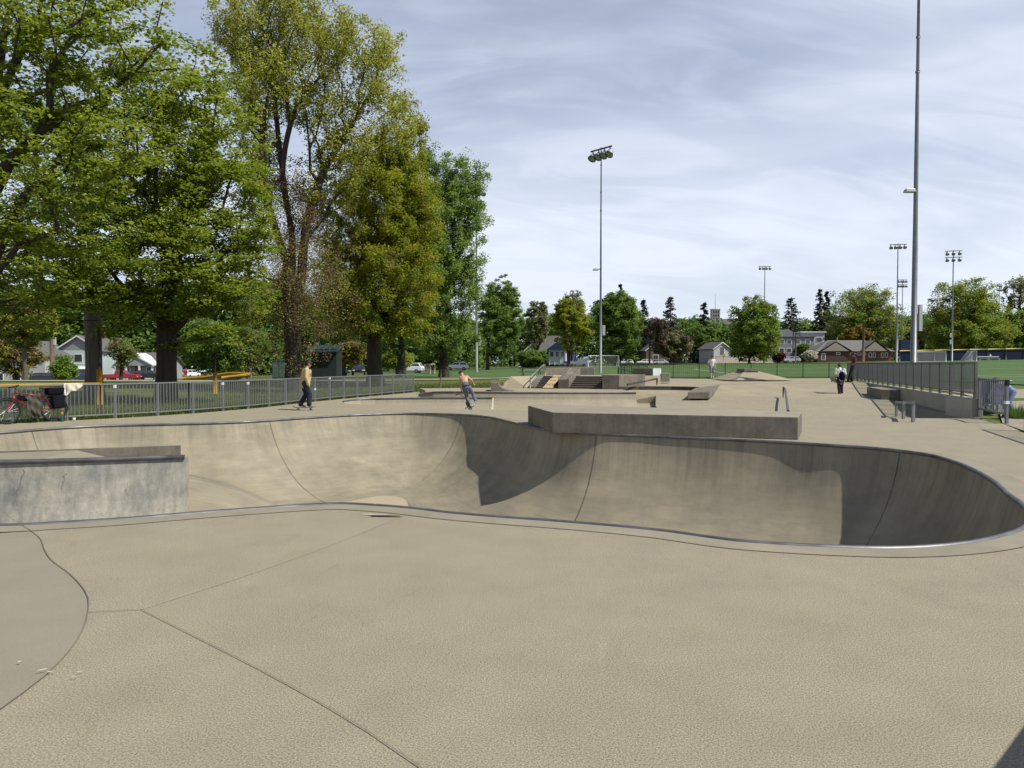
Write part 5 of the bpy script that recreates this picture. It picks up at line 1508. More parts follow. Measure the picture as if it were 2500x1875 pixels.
# backstop: boards with a yellow cap
bs = thing('backstop_fence', 'wooden backstop boards with a padded yellow top edge left of the trunk', 'fence', (XC(520, 58), 58, gz_at(XC(520, 58), 58)))
M_BOARD = mat('grey_backstop_board', (.22, .20, .165), (.16, .145, .12), scale=2, rough=.9, stretch=(1, 1, 4))
z0 = bs.location.z
cap_pts = [P(445, 924, 60), P(500, 921, 59.5), P(548, 913, 59), P(575, 911.5, 58), P(608, 913.5, 57), P(596, 916, 56), P(541, 922, 55.5)]
for k, (a, b_) in enumerate(zip(cap_pts[:-1], cap_pts[1:])):
    n_ = max(1, int((b_ - a).length / .5))
    for j in range(n_):
        p0, p1 = a.lerp(b_, j / n_), a.lerp(b_, (j + .97) / n_)
        mbb = MB().add([(p0.x, p0.y, z0 - .1), (p1.x, p1.y, z0 - .1), (p1.x, p1.y, p1.z), (p0.x, p0.y, p0.z), (p0.x, p0.y + .05, z0 - .1), (p1.x, p1.y + .05, z0 - .1), (p1.x, p1.y + .05, p1.z), (p0.x, p0.y + .05, p0.z)],
                       [(0, 1, 2, 3), (7, 6, 5, 4), (3, 2, 6, 7), (1, 5, 6, 2), (4, 0, 3, 7)])
        mbb.build('board', M_BOARD, bs, world=True)
MB().tube(catmull(cap_pts, .5), .11, 8).build('yellow_cap', M_YELP, bs, True, world=True)
# park kiosk with a green metal roof
kx, ky = XC(786, 54), 55.5
kz = gz_at(kx, ky)
ks = thing('kiosk', 'dark green park kiosk with a metal roof behind the skateboarder', 'shed', (kx, ky, kz))
M_KIOSK = mat('dark_green_wall', (.012, .019, .017), (.017, .026, .023), rough=.8)  # tree shade over the kiosk is put into these dark colours
M_MROOF = mat('green_metal_roof', (.030, .048, .050), (.04, .06, .06), rough=.45, metal=.3)
MB().box((0, 0, 1.15), (1.8, 1.8, 2.3)).build('wall', M_KIOSK, ks)
rf_ = MB().prism([(-1.25, -1.3), (1.05, -1.3), (1.05, 1.2), (-1.25, 1.2)], [2.05, 2.05, 2.55, 2.55], [2.12, 2.12, 2.62, 2.62]).build('roof', M_MROOF, ks)
for k in range(6):
    xx = -1.2 + .4 * k
    MB().add([(xx, -1.31, 2.12), (xx + .05, -1.31, 2.12), (xx + .05, 1.2, 2.625), (xx, 1.2, 2.625), (xx, -1.31, 2.18), (xx + .05, -1.31, 2.18), (xx + .05, 1.2, 2.68), (xx, 1.2, 2.68)], [(4, 5, 6, 7), (0, 1, 5, 4), (1, 2, 6, 5), (3, 0, 4, 7)]).build('roof_seam', M_MROOF, rf_)
# green utility cabinet
cx_, cy_ = XC(684, 62), 62
uc = thing('utility_cabinet', 'low green steel utility cabinet left of the kiosk', 'cabinet', (cx_, cy_, gz_at(cx_, cy_)))
MB().box((0, 0, .75), (1.1, .7, 1.5)).build('cabinet_body', mat('cabinet_green', (.06, .10, .085), rough=.6), uc, bevel=.03)
for s_ in (-1, 1): MB().box((s_ * .27, -.36, .75), (.46, .03, 1.25)).build('door', mat('cabinet_green_door', (.07, .115, .095), rough=.6), uc)
MB().box((0, 0, 1.54), (1.2, .8, .07)).build('lid', mat('cabinet_green', (.06, .10, .085)), uc)
wpx = G(1075, 953, .05)
o = MB().tube([(0, 0, -.1), (.02, 0, .6), (.03, 0, 1.16)], [.055, .052, .05], 9).build('wooden_post', M_WOODP, None, True)
o.location = (wpx.x, wpx.y, gz_at(wpx.x, wpx.y)); tag(o, 'lone brown wooden post standing in the grass past the fence end', 'post')
# long street lamp column, boxes, signs
def sign(name, label, px, Y, py_top, face, col, size, rz=0.0, cat='sign', pole_h=None):
    x = XC(px, Y); z0 = gz_at(x, Y); h = P(1250, py_top, Y).z - z0
    t = thing(name, label, cat, (x, Y, z0), rz)
    MB().cyl((0, 0, -.1), (0, 0, h), .05, n=6).build('post', M_GALV, t, True)
    n_ = 8 if face == 'octagon' else 4
    pts = [(math.cos(2 * math.pi * (k + .5) / n_) * size, -.06, h - size + math.sin(2 * math.pi * (k + .5) / n_) * size) for k in range(n_)]
    MB().add(pts + [(a, -.03, c) for a, _, c in pts], [tuple(range(n_))] + [(k, (k + 1) % n_, n_ + (k + 1) % n_, n_ + k) for k in range(n_)]).build('sign_plate', mat(name + '_face_' + face, col, rough=.5), t)
    return t
sign('stop_sign', 'small red octagonal stop sign far behind the backstop', 453, 118, 903, 'octagon', (.45, .03, .03), .38)
sign('stop_sign', 'small red octagonal stop sign in front of the green tree by the pale wall', 1852, 196, 864, 'octagon', (.45, .03, .03), .4)
sign('street_sign', 'small yellow diamond sign beside the white house', 1766, 200, 862, 'diamond', (.5, .36, .03), .5)

# picnic table on the field edge
pc = thing('picnic_table', 'dark picnic table on the turf behind the stairs bank', 'table', (XC(1297, 66), 66, gz_at(XC(1297, 66), 66)), .1)
MB().box((0, 0, .75), (2.0, .75, .06)).build('table_top', M_DKSTEEL, pc)
for s_ in (-1, 1):
    MB().box((0, s_ * .7, .45), (2.0, .28, .05)).build('bench', M_DKSTEEL, pc)
    MB().tube([(s_ * .75, -.75, 0), (s_ * .75, -.25, .74), (s_ * .75, .25, .74), (s_ * .75, .75, 0)], .035, 6).build('leg', M_DKSTEEL, pc)

# ================================================================== goals
M_WHITE = mat('white_paint', (.72, .73, .72), (.62, .64, .63), rough=.5)
M_NET = mat('net_cord', (.42, .43, .42), rough=.9)
def goal(label, px, Y, w, h, dep, rz, m=None, name='soccer_goal', r=.06, net_w=.012, group='goals on the field', roll=0):
    x = XC(px, Y); z0 = gz_at(x, Y) + .06
    t = thing(name, label, 'goal', (x, Y, z0), rz, group)
    m = m or M_WHITE
    for s_ in (-1, 1):
        MB().cyl((s_ * w / 2, 0, 0), (s_ * w / 2, 0, h), r, n=8).build('goal_post', m, t, True)
        MB().tube([(s_ * w / 2, 0, h), (s_ * w / 2, dep * .35, h), (s_ * w / 2, dep, 0.03), (s_ * w / 2, 0, .03)], r * .6, 6).build('side_stay', m, t, True)
    MB().tube([(-w / 2 - r, 0, h), (w / 2 + r, 0, h)], r, 8).build('crossbar', m, t, True)
    MB().tube([(-w / 2, dep, .03), (w / 2, dep, .03)], r * .6, 6).build('ground_bar', m, t, True)
    mb = MB(); st = max(.16, w / 34)
    def cord(a, b):
        a, b = Vector(a), Vector(b); d_ = (b - a).normalized(); n_ = d_.orthogonal().normalized() * net_w / 2
        mb.add([a - n_, b - n_, b + n_, a + n_], [(0, 1, 2, 3)])
    for k in range(int(w / st) + 1):
        xx = -w / 2 + k * st; cord((xx, dep * .35, h), (xx, dep, 0)); cord((xx, 0, h), (xx, dep * .35, h))
    for k in range(int(h / st) + 1):
        zz = k * st; yy = dep - (dep * .65) * zz / h
        cord((-w / 2, yy, zz), (w / 2, yy, zz))
        for s_ in (-1, 1): cord((s_ * w / 2, 0, zz), (s_ * w / 2, yy, zz))
    for k in range(int(dep / st) + 1):
        for s_ in (-1, 1): cord((s_ * w / 2, k * st, 0), (s_ * w / 2, k * st, h if k * st < dep * .35 else h * (dep - k * st) / (dep * .65)))
    o = mb.build('net', M_NET, t); o['kind'] = 'stuff'
    return t
goal('white full-size soccer goal behind the stairs and the middle light pole', 1474, 168, 6.9, 2.44, 2.0, R(8), net_w=.02)
goal('white soccer goal with grey net behind the long grey fence', 2272, 150, 5.2, 2.0, 1.6, R(-30), net_w=.03)
goal('small pointed goal net seen from the side near the outfield fence', 2378, 150, 2.2, 2.0, 2.2, R(80), net_w=.03)
goal('small goal with wooden frame standing left of the white car', 1056, 100, 1.3, 1.25, 1.5, R(70), m=mat('pale_wood', (.42, .33, .22), rough=.8), r=.07, net_w=.03)
# bench rows near the outfield fence
bn = thing('field_bench', 'long low grey bench in front of the outfield fence', 'bench', (XC(2415, 152), 152, gz_at(XC(2415, 152), 152) + .05), R(5))
MB().box((0, 0, .45), (4.6, .3, .05)).build('seat', M_BOXG, bn)
MB().box((0, .35, .85), (4.6, .05, .2)).build('backrest', M_BOXG, bn)
for xx in (-2, 0, 2): MB().box((xx, 0, .22), (.08, .3, .44)).build('leg', M_BOXG, bn)

# ================================================================== outfield fence and scoreboard
M_NAVY = mat('navy_windscreen', (.012, .018, .045), (.016, .024, .058), scale=.5, rough=.8)
ob0, ob1 = XC(2196, 186), XC(2590, 178)
of_ = thing('outfield_fence', 'navy screened outfield fence with a yellow top edge at right', 'fence', (ob0, 186, gz_at(ob0, 186)))
npan = 9
for k in range(npan):
    a = Vector((ob0 + (ob1 - ob0) * k / npan, 186 - 8 * k / npan, 0)); b_ = Vector((ob0 + (ob1 - ob0) * (k + 1) / npan, 186 - 8 * (k + 1) / npan, 0))
    za, zb = gz_at(a.x, a.y), gz_at(b_.x, b_.y)
    H_ = 2.55
    MB().add([(a.x, a.y, za), (b_.x, b_.y, zb), (b_.x, b_.y, zb + H_), (a.x, a.y, za + H_), (a.x, a.y + .06, za), (b_.x, b_.y + .06, zb), (b_.x, b_.y + .06, zb + H_), (a.x, a.y + .06, za + H_)], [(0, 1, 2, 3), (7, 6, 5, 4), (3, 2, 6, 7)]).build('screen_panel', M_NAVY, of_, world=True)
    MB().cyl((a.x, a.y - .08, za), (a.x, a.y - .08, za + H_), .05, n=6).build('post', M_GALV, of_, True, world=True)
    MB().tube([(a.x, a.y, za + H_ + .06), (b_.x, b_.y, zb + H_ + .06)], .14, 6).build('yellow_cap', mat('pale_yellow_cap', (.60, .48, .14), (.52, .42, .14), rough=.6), of_, True, world=True)
lp = P(2422, 868, 181.5)
lg = [(-.9, .35), (.9, .9), (.9, -.9), (.1, -.95), (-.15, -.5), (.15, -.1), (-.5, -.45), (-1.0, .1), (-.3, .2), (.1, .55), (-.3, .55)]
lg = [(.55, .85), (.95, .85), (.95, -.75), (-.05, -.75), (-.35, -.35), (-1.0, .05), (-.75, .55), (-.1, .05), (.1, .45), (.55, .45)]
MB().add([(lp.x + a * .72, lp.y - .12, lp.z + c * .72) for a, c in lg], [tuple(range(len(lg)))]).build('white_emblem', M_WHITE, of_, world=True)
sb = thing('scoreboard', 'dark navy scoreboard block behind the thick right pole', 'scoreboard', (XC(2226, 188), 189.5, gz_at(XC(2226, 188), 189)))
MB().box((0, 0, 3.4), (4.6, .7, 4.0)).build('panel', M_NAVY, sb)
MB().box((0, -.37, 4.9), (4.2, .04, .5)).build('header', mat('navy_header', (.02, .03, .07), rough=.5), sb)
for s_ in (-1.6, 1.6): MB().box((s_, .1, .8), (.3, .3, 1.7)).build('leg', M_DARKBOX, sb)

# ================================================================== houses
M_SHINGLE = mat('grey_shingle', (.13, .125, .12), (.10, .098, .095), scale=3, rough=.9, speck=.2, sscale=6)
M_TRIM = mat('white_trim', (.68, .68, .66), (.6, .6, .58), rough=.6)
M_GLASS = glass_mat()
def window(t, x, y, z, w, h, axis=0, m_trim=None, mull=1):
    """window on a wall facing -Y (axis 0) in thing coordinates"""
    f = MB().box((x, y - .03, z), (w + .24, .08, h + .24)).build('window', m_trim or M_TRIM, t)
    for k in range(mull + 1):
        ww = w / (mull + 1)
        MB().box((x - w / 2 + ww * (k + .5), y - .075, z), (ww - .06, .03, h - .04)).build('pane', M_GLASS, f)
    return f
def house(label, px, Y, w, d, wall_h, roof_h, m_wall, m_roof, rz=0.0, gable='front', name='house', base_dz=0.0, m_gable=None, over=.45):
    x = XC(px, Y); z0 = gz_at(x, Y) + base_dz
    t = thing(name, label, 'house', (x, Y, z0), rz)
    MB().box((0, d / 2, wall_h / 2 - .3), (w, d, wall_h + .6)).build('wall', m_wall, t)
    o_ = over
    if gable == 'front':
        MB().add([(-w / 2, 0, wall_h), (w / 2, 0, wall_h), (0, 0, wall_h + roof_h), (-w / 2, d, wall_h), (w / 2, d, wall_h), (0, d, wall_h + roof_h)], [(0, 1, 2), (5, 4, 3), (0, 2, 5, 3), (1, 4, 5, 2)]).build('gable', m_gable or m_wall, t)
        th = .16
        s = roof_h / (w / 2)
        e = w / 2 + o_; ze = wall_h - o_ * s + .02
        vs = []
        for yy in (-o_, d + o_):
            vs += [(-e, yy, ze), (0, yy, wall_h + roof_h + .02), (e, yy, ze), (-e, yy, ze + th), (0, yy, wall_h + roof_h + .02 + th), (e, yy, ze + th)]
        r = MB().add(vs, [(3, 4, 10, 9), (4, 5, 11, 10), (0, 6, 7, 1), (1, 7, 8, 2), (0, 1, 4, 3), (1, 2, 5, 4), (9, 10, 7, 6), (10, 11, 8, 7), (0, 3, 9, 6), (5, 2, 8, 11)]).build('roof', m_roof, t)
        tr = MB().add([(-e, -o_ - .03, ze - .10), (0, -o_ - .03, wall_h + roof_h - .08), (e, -o_ - .03, ze - .10), (-e, -o_ - .03, ze + th + .02), (0, -o_ - .03, wall_h + roof_h + th + .04), (e, -o_ - .03, ze + th + .02)], [(0, 1, 4, 3), (1, 2, 5, 4)])
        tr.build('fascia', M_TRIM, r)
    elif gable == 'side':
        s = roof_h / (d / 2); ze = wall_h - o_ * s
        MB().add([(-w / 2, 0, wall_h), (-w / 2, d, wall_h), (-w / 2, d / 2, wall_h + roof_h), (w / 2, 0, wall_h), (w / 2, d, wall_h), (w / 2, d / 2, wall_h + roof_h)], [(0, 2, 1), (3, 4, 5)]).build('gable', m_gable or m_wall, t)
        MB().add([(-w / 2 - o_, -o_, ze), (w / 2 + o_, -o_, ze), (w / 2 + o_, d / 2, wall_h + roof_h), (-w / 2 - o_, d / 2, wall_h + roof_h), (w / 2 + o_, d + o_, ze), (-w / 2 - o_, d + o_, ze),
                  (-w / 2 - o_, -o_, ze + .16), (w / 2 + o_, -o_, ze + .16), (w / 2 + o_, d / 2, wall_h + roof_h + .16), (-w / 2 - o_, d / 2, wall_h + roof_h + .16), (w / 2 + o_, d + o_, ze + .16), (-w / 2 - o_, d + o_, ze + .16)],
                 [(6, 7, 8, 9), (9, 8, 10, 11), (0, 3, 2, 1), (3, 5, 4, 2), (0, 1, 7, 6), (1, 2, 8, 7), (2, 4, 10, 8), (0, 6, 9, 3), (3, 9, 11, 5)]).build('roof', m_roof, t)
    elif gable == 'hip':
        k = min(w, d) / 2
        MB().add([(-w / 2 - o_, -o_, wall_h), (w / 2 + o_, -o_, wall_h), (w / 2 + o_, d + o_, wall_h), (-w / 2 - o_, d + o_, wall_h), (-w / 2 + k, d / 2, wall_h + roof_h), (w / 2 - k, d / 2, wall_h + roof_h),
                  (-w / 2 - o_, -o_, wall_h - .2), (w / 2 + o_, -o_, wall_h - .2), (w / 2 + o_, d + o_, wall_h - .2), (-w / 2 - o_, d + o_, wall_h - .2)],
                 [(0, 1, 5, 4), (1, 2, 5), (2, 3, 4, 5), (3, 0, 4), (6, 7, 1, 0), (7, 8, 2, 1), (8, 9, 3, 2), (9, 6, 0, 3), (9, 8, 7, 6)]).build('roof', m_roof, t)
    elif gable == 'flat':
        MB().box((0, d / 2, wall_h + .15), (w + 2 * o_, d + 2 * o_, .3)).build('roof', m_roof, t)
    return t
# pale green two-storey house
M_MINT = mat('mint_siding', (.42, .50, .48), (.38, .455, .44), scale=.6, rough=.8, stretch=(.3, .3, 7))
M_GREYSH = mat('grey_gable_shingle', (.20, .205, .205), (.25, .25, .25), rough=.85, stretch=(1, 1, 5))
h = house('pale green two-storey house with white trim seen through the left trees', 192, 140, 8.3, 9, 6.2, 2.6, M_MINT, M_SHINGLE, 0, 'front', m_gable=M_GREYSH, base_dz=-.4)
for xx in (-2.6, 0.0, 2.6): window(h, xx, 0, 4.75, 1.45, 1.4, mull=0)
MB().box((-.0, -.02, 3.75), (8.4, .08, .18)).build('belt_trim', M_TRIM, h)
for xx in (-2.2, .6): window(h, xx, 0, 1.9, 2.0, 1.35, mull=0)
aw = MB().prism([(-1.2, -1.0), (2.4, -1.0), (2.4, 0), (-1.2, 0)], [2.75, 2.75, 3.15, 3.15], [2.82, 2.82, 3.22, 3.22]).build('awning', M_TRIM, h)
for k in range(9): MB().box((-1.2 + .4 * k + .1, -1.03, 2.68), (.2, .04, .22)).build('awning_stripe', mat('awning_green', (.12, .22, .19)), aw)
st = MB().box((-1.5, -1.6, .45), (1.6, 2.6, .9)).build('porch', M_TRIM, h)
MB().box((2.9, 3, 9.2), (.8, .8, 1.6)).build('chimney', mat('brick_red', (.24, .10, .07), (.18, .08, .06), scale=6), h)
# white bungalow with red door
M_GREYSID = mat('grey_siding', (.30, .31, .31), (.26, .27, .27), rough=.85, stretch=(.3, .3, 7))
h = house('white and grey bungalow with a porch and a red front door', 338, 138, 8.2, 9, 3.0, 2.2, M_GREYSID, M_SHINGLE, 0, 'side', base_dz=-.25)
pg = MB().add([(-3.6, -2.2, 2.9), (3.6, -2.2, 2.9), (0, -2.2, 4.9), (-3.6, 3, 2.9), (3.6, 3, 2.9), (0, 3, 4.9)], [(0, 1, 2), (5, 4, 3), (0, 2, 5, 3), (1, 4, 5, 2)]).build('porch_gable', M_GREYSID, h)
MB().add([(-4.0, -2.4, 2.72), (0, -2.4, 4.95), (4.0, -2.4, 2.72), (-4.0, -2.4, 2.95), (0, -2.4, 5.18), (4.0, -2.4, 2.95), (-4, 3, 2.95), (0, 3, 5.18), (4, 3, 2.95)], [(0, 1, 4, 3), (1, 2, 5, 4), (3, 4, 7, 6), (4, 5, 8, 7)]).build('porch_roof', M_TRIM, h)
MB().box((0, -1.1, .35), (7.4, 2.2, .7)).build('porch_floor', M_TRIM, h)
for xx in (-3.5, -1.2, 1.2, 3.5): MB().box((xx, -2.1, 1.8), (.28, .28, 2.2)).build('porch_column', M_TRIM, h)
for a, b_ in ((-3.4, -1.3), (1.3, 3.4)):
    ra = MB().box(((a + b_) / 2, -2.1, 1.55), (b_ - a, .08, .1)).build('porch_rail', M_TRIM, h)
    n_ = 9
    for k in range(n_): MB().box((a + (b_ - a) * (k + .5) / n_, -2.1, 1.1), (.07, .06, .85)).build('rail_slat', M_TRIM, ra)
dr = MB().box((0, -.05, 1.75), (1.1, .1, 2.1)).build('door', mat('red_door', (.22, .02, .025), rough=.5), h)
MB().box((.4, -.12, 1.7), (.07, .05, .07)).build('handle', M_STEEL, dr)
for xx in (-2.3, 2.3): window(h, xx, 0, 2.0, 1.5, 1.3, mull=0)
for k in range(4): MB().box((0, -2.4 - .3 * k, .6 - .17 * k), (1.6, .34, .17)).build('step', M_TRIM, h)
M_WHITEH = mat('white_siding', (.42, .42, .40), (.36, .36, .34), rough=.8, stretch=(.3, .3, 6))
h = house('white house hidden behind the small many-stemmed tree at far left', 40, 132, 10, 9, 5.2, 2.6, M_WHITEH, M_SHINGLE, 0, 'front', base_dz=-.3)
for xx in (-3, 0, 3): window(h, xx, 0, 4, 1.2, 1.3); window(h, xx, 0, 1.5, 1.4, 1.3)
h = house('tan house behind the utility pole at left', 112, 150, 5.5, 9, 4.6, 2.4, mat('tan_siding', (.36, .29, .20), rough=.85, stretch=(.3, .3, 6)), M_SHINGLE, 0, 'front', base_dz=-.3)
window(h, 0, 0, 3.2, 1.4, 1.2)
h = house('blue house with a white porch bay behind the van', 1352, 235, 11, 10, 5.2, 4.2, mat('navy_siding', (.035, .05, .12), (.05, .065, .14), rough=.8), M_SHINGLE, R(-14), 'side', over=.7)
bay = MB().box((1.5, -1.1, 2.9), (5.2, 2.2, 4.6)).build('porch_bay', mat('pale_blue_siding', (.55, .62, .68), (.5, .57, .64), rough=.8), h)
for xx in (-.2, 1.5, 3.2): window(h, xx, -2.2, 3.7, 1.0, 1.5, mull=0)
for xx in (-1, .7, 2.4, 4.0): MB().box((xx, -2.26, 2.6), (.22, .1, 4.6)).build('column', M_TRIM, h)
MB().add([(-1.9, -2.9, 5.0), (4.9, -2.9, 5.0), (1.5, -2.9, 7.4), (-1.9, 4, 5.0), (4.9, 4, 5.0), (1.5, 4, 7.4)], [(0, 1, 2), (5, 4, 3), (0, 2, 5, 3), (1, 4, 5, 2)]).build('dormer', mat('navy_siding', (.035, .05, .12)), h)
h = house('long pale roofed house left of the blue house', 1298, 228, 8, 9, 3.2, 3.6, M_WHITEH, mat('pale_roof', (.36, .37, .37), rough=.8), R(0), 'front')
window(h, 0, 0, 1.8, 2, 1.2)
h = house('brown shingled house behind the brown-pink tree', 1620, 232, 11, 9, 4.4, 4.2, mat('brown_shingle', (.13, .10, .08), (.10, .08, .065), rough=.9), M_SHINGLE, R(6), 'front')
for xx in (-2.5, 2.5): window(h, xx, 0, 2.2, 1.5, 1.3)
window(h, 0, 0, 5.4, 1.2, 1.2)
h = house('small white house with tall gable window near the drooping tree', 1762, 214, 5.2, 8, 4.1, 1.7, M_WHITEH, M_SHINGLE, R(16), 'front', base_dz=.2)
window(h, 0, 0, 3.4, 1.3, 2.3, mull=2); window(h, -1.3, 0, .9, .9, .9, mull=0)
w_ = thing('garden_wall', 'long pale stucco garden wall behind the far skateboarder', 'wall', (XC(1820, 212), 212, gz_at(XC(1820, 212), 212)), R(4))
MB().box((0, 0, .9), (17, .3, 2.2)).build('wall_face', mat('pale_stucco', (.55, .48, .38), (.48, .42, .33), rough=.9), w_)
MB().box((0, 0, 2.05), (17.2, .45, .16)).build('coping', M_TRIM, w_)
M_APT = mat('grey_apartment_siding', (.15, .16, .17), (.19, .2, .21), rough=.8, stretch=(.4, .4, 5))
h = house('grey modern apartment house with white framed windows', 1942, 228, 11, 11, 8.2, .4, M_APT, M_SHINGLE, 0, 'flat', name='apartment_house', base_dz=-.6)
for zz in (1.6, 4.2, 6.8):
    for xx in (-4.2, -2.0, .6, 3.6): window(h, xx, 0, zz, 1.3, 1.25, mull=1)
MB().box((2.0, -.6, 5.5), (3.4, 1.1, .18)).build('balcony', M_TRIM, h)
MB().add([(-5.9, -.5, 8.3), (1.0, -.5, 8.3), (-2.4, -.5, 10.6), (-5.9, 8, 8.3), (1.0, 8, 8.3), (-2.4, 8, 10.6)], [(0, 1, 2), (5, 4, 3), (0, 2, 5, 3), (1, 4, 5, 2)]).build('dormer', M_APT, h)
h = house('white boxy upper storey house right of the apartment house', 1984, 232, 7, 10, 9.0, .4, mat('grey_white_stucco', (.42, .43, .43), rough=.8), M_TRIM, 0, 'flat', name='modern_house')
for zz in (3, 6.8):
    for xx in (-1.8, 1.8): window(h, xx, 0, zz, 1.7, 1.4)
# brick field house
M_BRICK = mat('red_brick', (.185, .075, .052), (.135, .056, .042), scale=5, rough=.9, speck=.15, sscale=14)
M_BRICKD = mat('dark_brick', (.085, .048, .042), (.065, .04, .036), scale=5, rough=.9, speck=.15, sscale=14)
fx, fy = XC(2085, 206), 206
fz = gz_at(fx, fy) - .1
FH = thing('field_house', 'low red brick field house with a grey hip roof at right', 'building', (fx, fy, fz))
MB().box((0, 5, 1.5), (20.2, 10, 3.0)).build('wall', M_BRICK, FH)
MB().box((-6.1, -.25, 1.5), (8.2, .6, 3.0)).build('wall', M_BRICKD, FH)
M_FROOF = mat('field_house_shingle', (.155, .148, .138), (.125, .12, .112), scale=2, rough=.9, speck=.12, sscale=5)
vs = [(-10.9, -.9, 2.95), (10.9, -.9, 2.95), (10.9, 10.9, 2.95), (-10.9, 10.9, 2.95), (-5.2, 5, 6.1), (5.2, 5, 6.1)]
roof = MB().add(vs, [(0, 1, 5, 4), (1, 2, 5), (2, 3, 4, 5), (3, 0, 4), (3, 2, 1, 0)]).build('roof', M_FROOF, FH)
for (gx_, gw, gh) in ((-5.4, 4.6, 5.7), (5.2, 4.2, 5.9), (7.0, 2.4, 4.4)):
    MB().add([(gx_ - gw, -1.2, 2.9), (gx_ + gw, -1.2, 2.9), (gx_, -.9 + .0, gh), (gx_, 5, gh), (gx_ - gw * .25, 4, 2.95), (gx_ + gw * .25, 4, 2.95)], [(0, 2, 3, 4), (1, 5, 3, 2)]).build('gable_roof', M_FROOF, roof)
    MB().add([(gx_ - gw * .80, -1.0, 3.0), (gx_ + gw * .80, -1.0, 3.0), (gx_, -.85, gh - .35)], [(0, 1, 2)]).build('gable_face', mat('tan_gable', (.26, .22, .19), rough=.9), roof)
for xx, zz, ww, hh in ((-8.6, 1.5, .9, 1.6), (-4.6, 2.3, .9, .45)): window(FH, xx, -.55, zz, ww, hh, mull=0)
for xx in (-.6, 1.3, 2.6): window(FH, xx, 0, 2.25, .9, .45, mull=0)
for xx in (4.3, 5.4, 7.6, 8.7): window(FH, xx, 0, 1.95, .5, 1.1, mull=0)
d_ = MB().box((6.5, -.05, 1.1), (1.1, .12, 2.2)).build('door', mat('brown_door', (.12, .08, .06)), FH)
MB().box((6.9, -.13, 1.1), (.08, .06, .08)).build('handle', M_STEEL, d_)
MB().cyl((-3, 4, 6), (-3, 4, 6.9), .25, n=8).build('roof_vent', M_GALV, roof)
# church tower
tx, ty = XC(1747.5, 290), 290
ctw = thing('church_tower', 'pale concrete church tower with a dark openwork top and a thin spire', 'tower', (tx, ty, gz_at(tx, ty)))
zt_ = P(1250, 756, 290).z - ctw.location.z
M_STONE = mat('pale_tower_stone', (.40, .36, .31), (.34, .31, .27), rough=.9)
MB().box((0, 1.5, zt_ / 2), (3.0, 3.0, zt_)).build('shaft', M_STONE, ctw)
for r_ in range(4):
    for c_ in range(3):
        MB().box((-.9 + c_ * .9, -.02, zt_ - .9 - r_ * 1.25), (.55, .12, .85)).build('opening', mat('dark_opening', (.04, .035, .035)), ctw)
MB().box((0, 1.5, zt_ + .15), (3.3, 3.3, .3)).build('cap', M_STONE, ctw)
MB().cyl((0, 1.5, zt_), (0, 1.5, zt_ + 6.0), .09, .04, n=6).build('spire', M_DARKBOX, ctw)
h = house('large grey roofed church hall under the tower', 1772, 282, 15, 12, 11.0, 5.5, mat('church_wall', (.32, .29, .25), rough=.9), M_SHINGLE, R(10), 'side', name='church_hall')
for xx in (-4, 0, 4): window(h, xx, 0, 7, 1.2, 2.4)

# ================================================================== cars
M_TYRE = mat('black_rubber', (.012, .012, .013), rough=.8)
M_RIM = mat('wheel_rim', (.30, .31, .32), rough=.35, metal=.7)
M_LIGHTC = mat('clear_lamp', (.6, .62, .62), rough=.2)
M_LIGHTR = mat('red_lamp', (.35, .01, .01), rough=.3)
CAR = {  # side profiles: lower body, cabin (x along the car, z up)
    'sedan': ([(-2.25, .35), (2.2, .35), (2.28, .62), (2.1, .80), (1.1, .93), (-1.35, .98), (-2.2, .95), (-2.3, .7)], [(-1.55, .95), (1.15, .90), (.45, 1.40), (-.85, 1.42)], 1.78),
    'suv': ([(-2.25, .40), (2.2, .40), (2.3, .75), (2.1, .98), (1.15, 1.08), (-2.1, 1.10), (-2.3, .8)], [(-2.12, 1.05), (1.25, 1.02), (.5, 1.62), (-1.7, 1.64)], 1.85),
    'van': ([(-2.7, .40), (2.55, .40), (2.65, .8), (2.4, 1.15), (1.75, 1.28), (-2.7, 1.30)], [(-2.68, 1.25), (1.85, 1.2), (1.05, 2.05), (-2.55, 2.12)], 1.95),
    'pickup': ([(-2.7, .45), (2.6, .45), (2.7, .85), (2.5, 1.08), (.9, 1.15), (-2.7, 1.10)], [(-.95, 1.08), (1.1, 1.08), (.5, 1.72), (-.75, 1.74)], 1.9)}
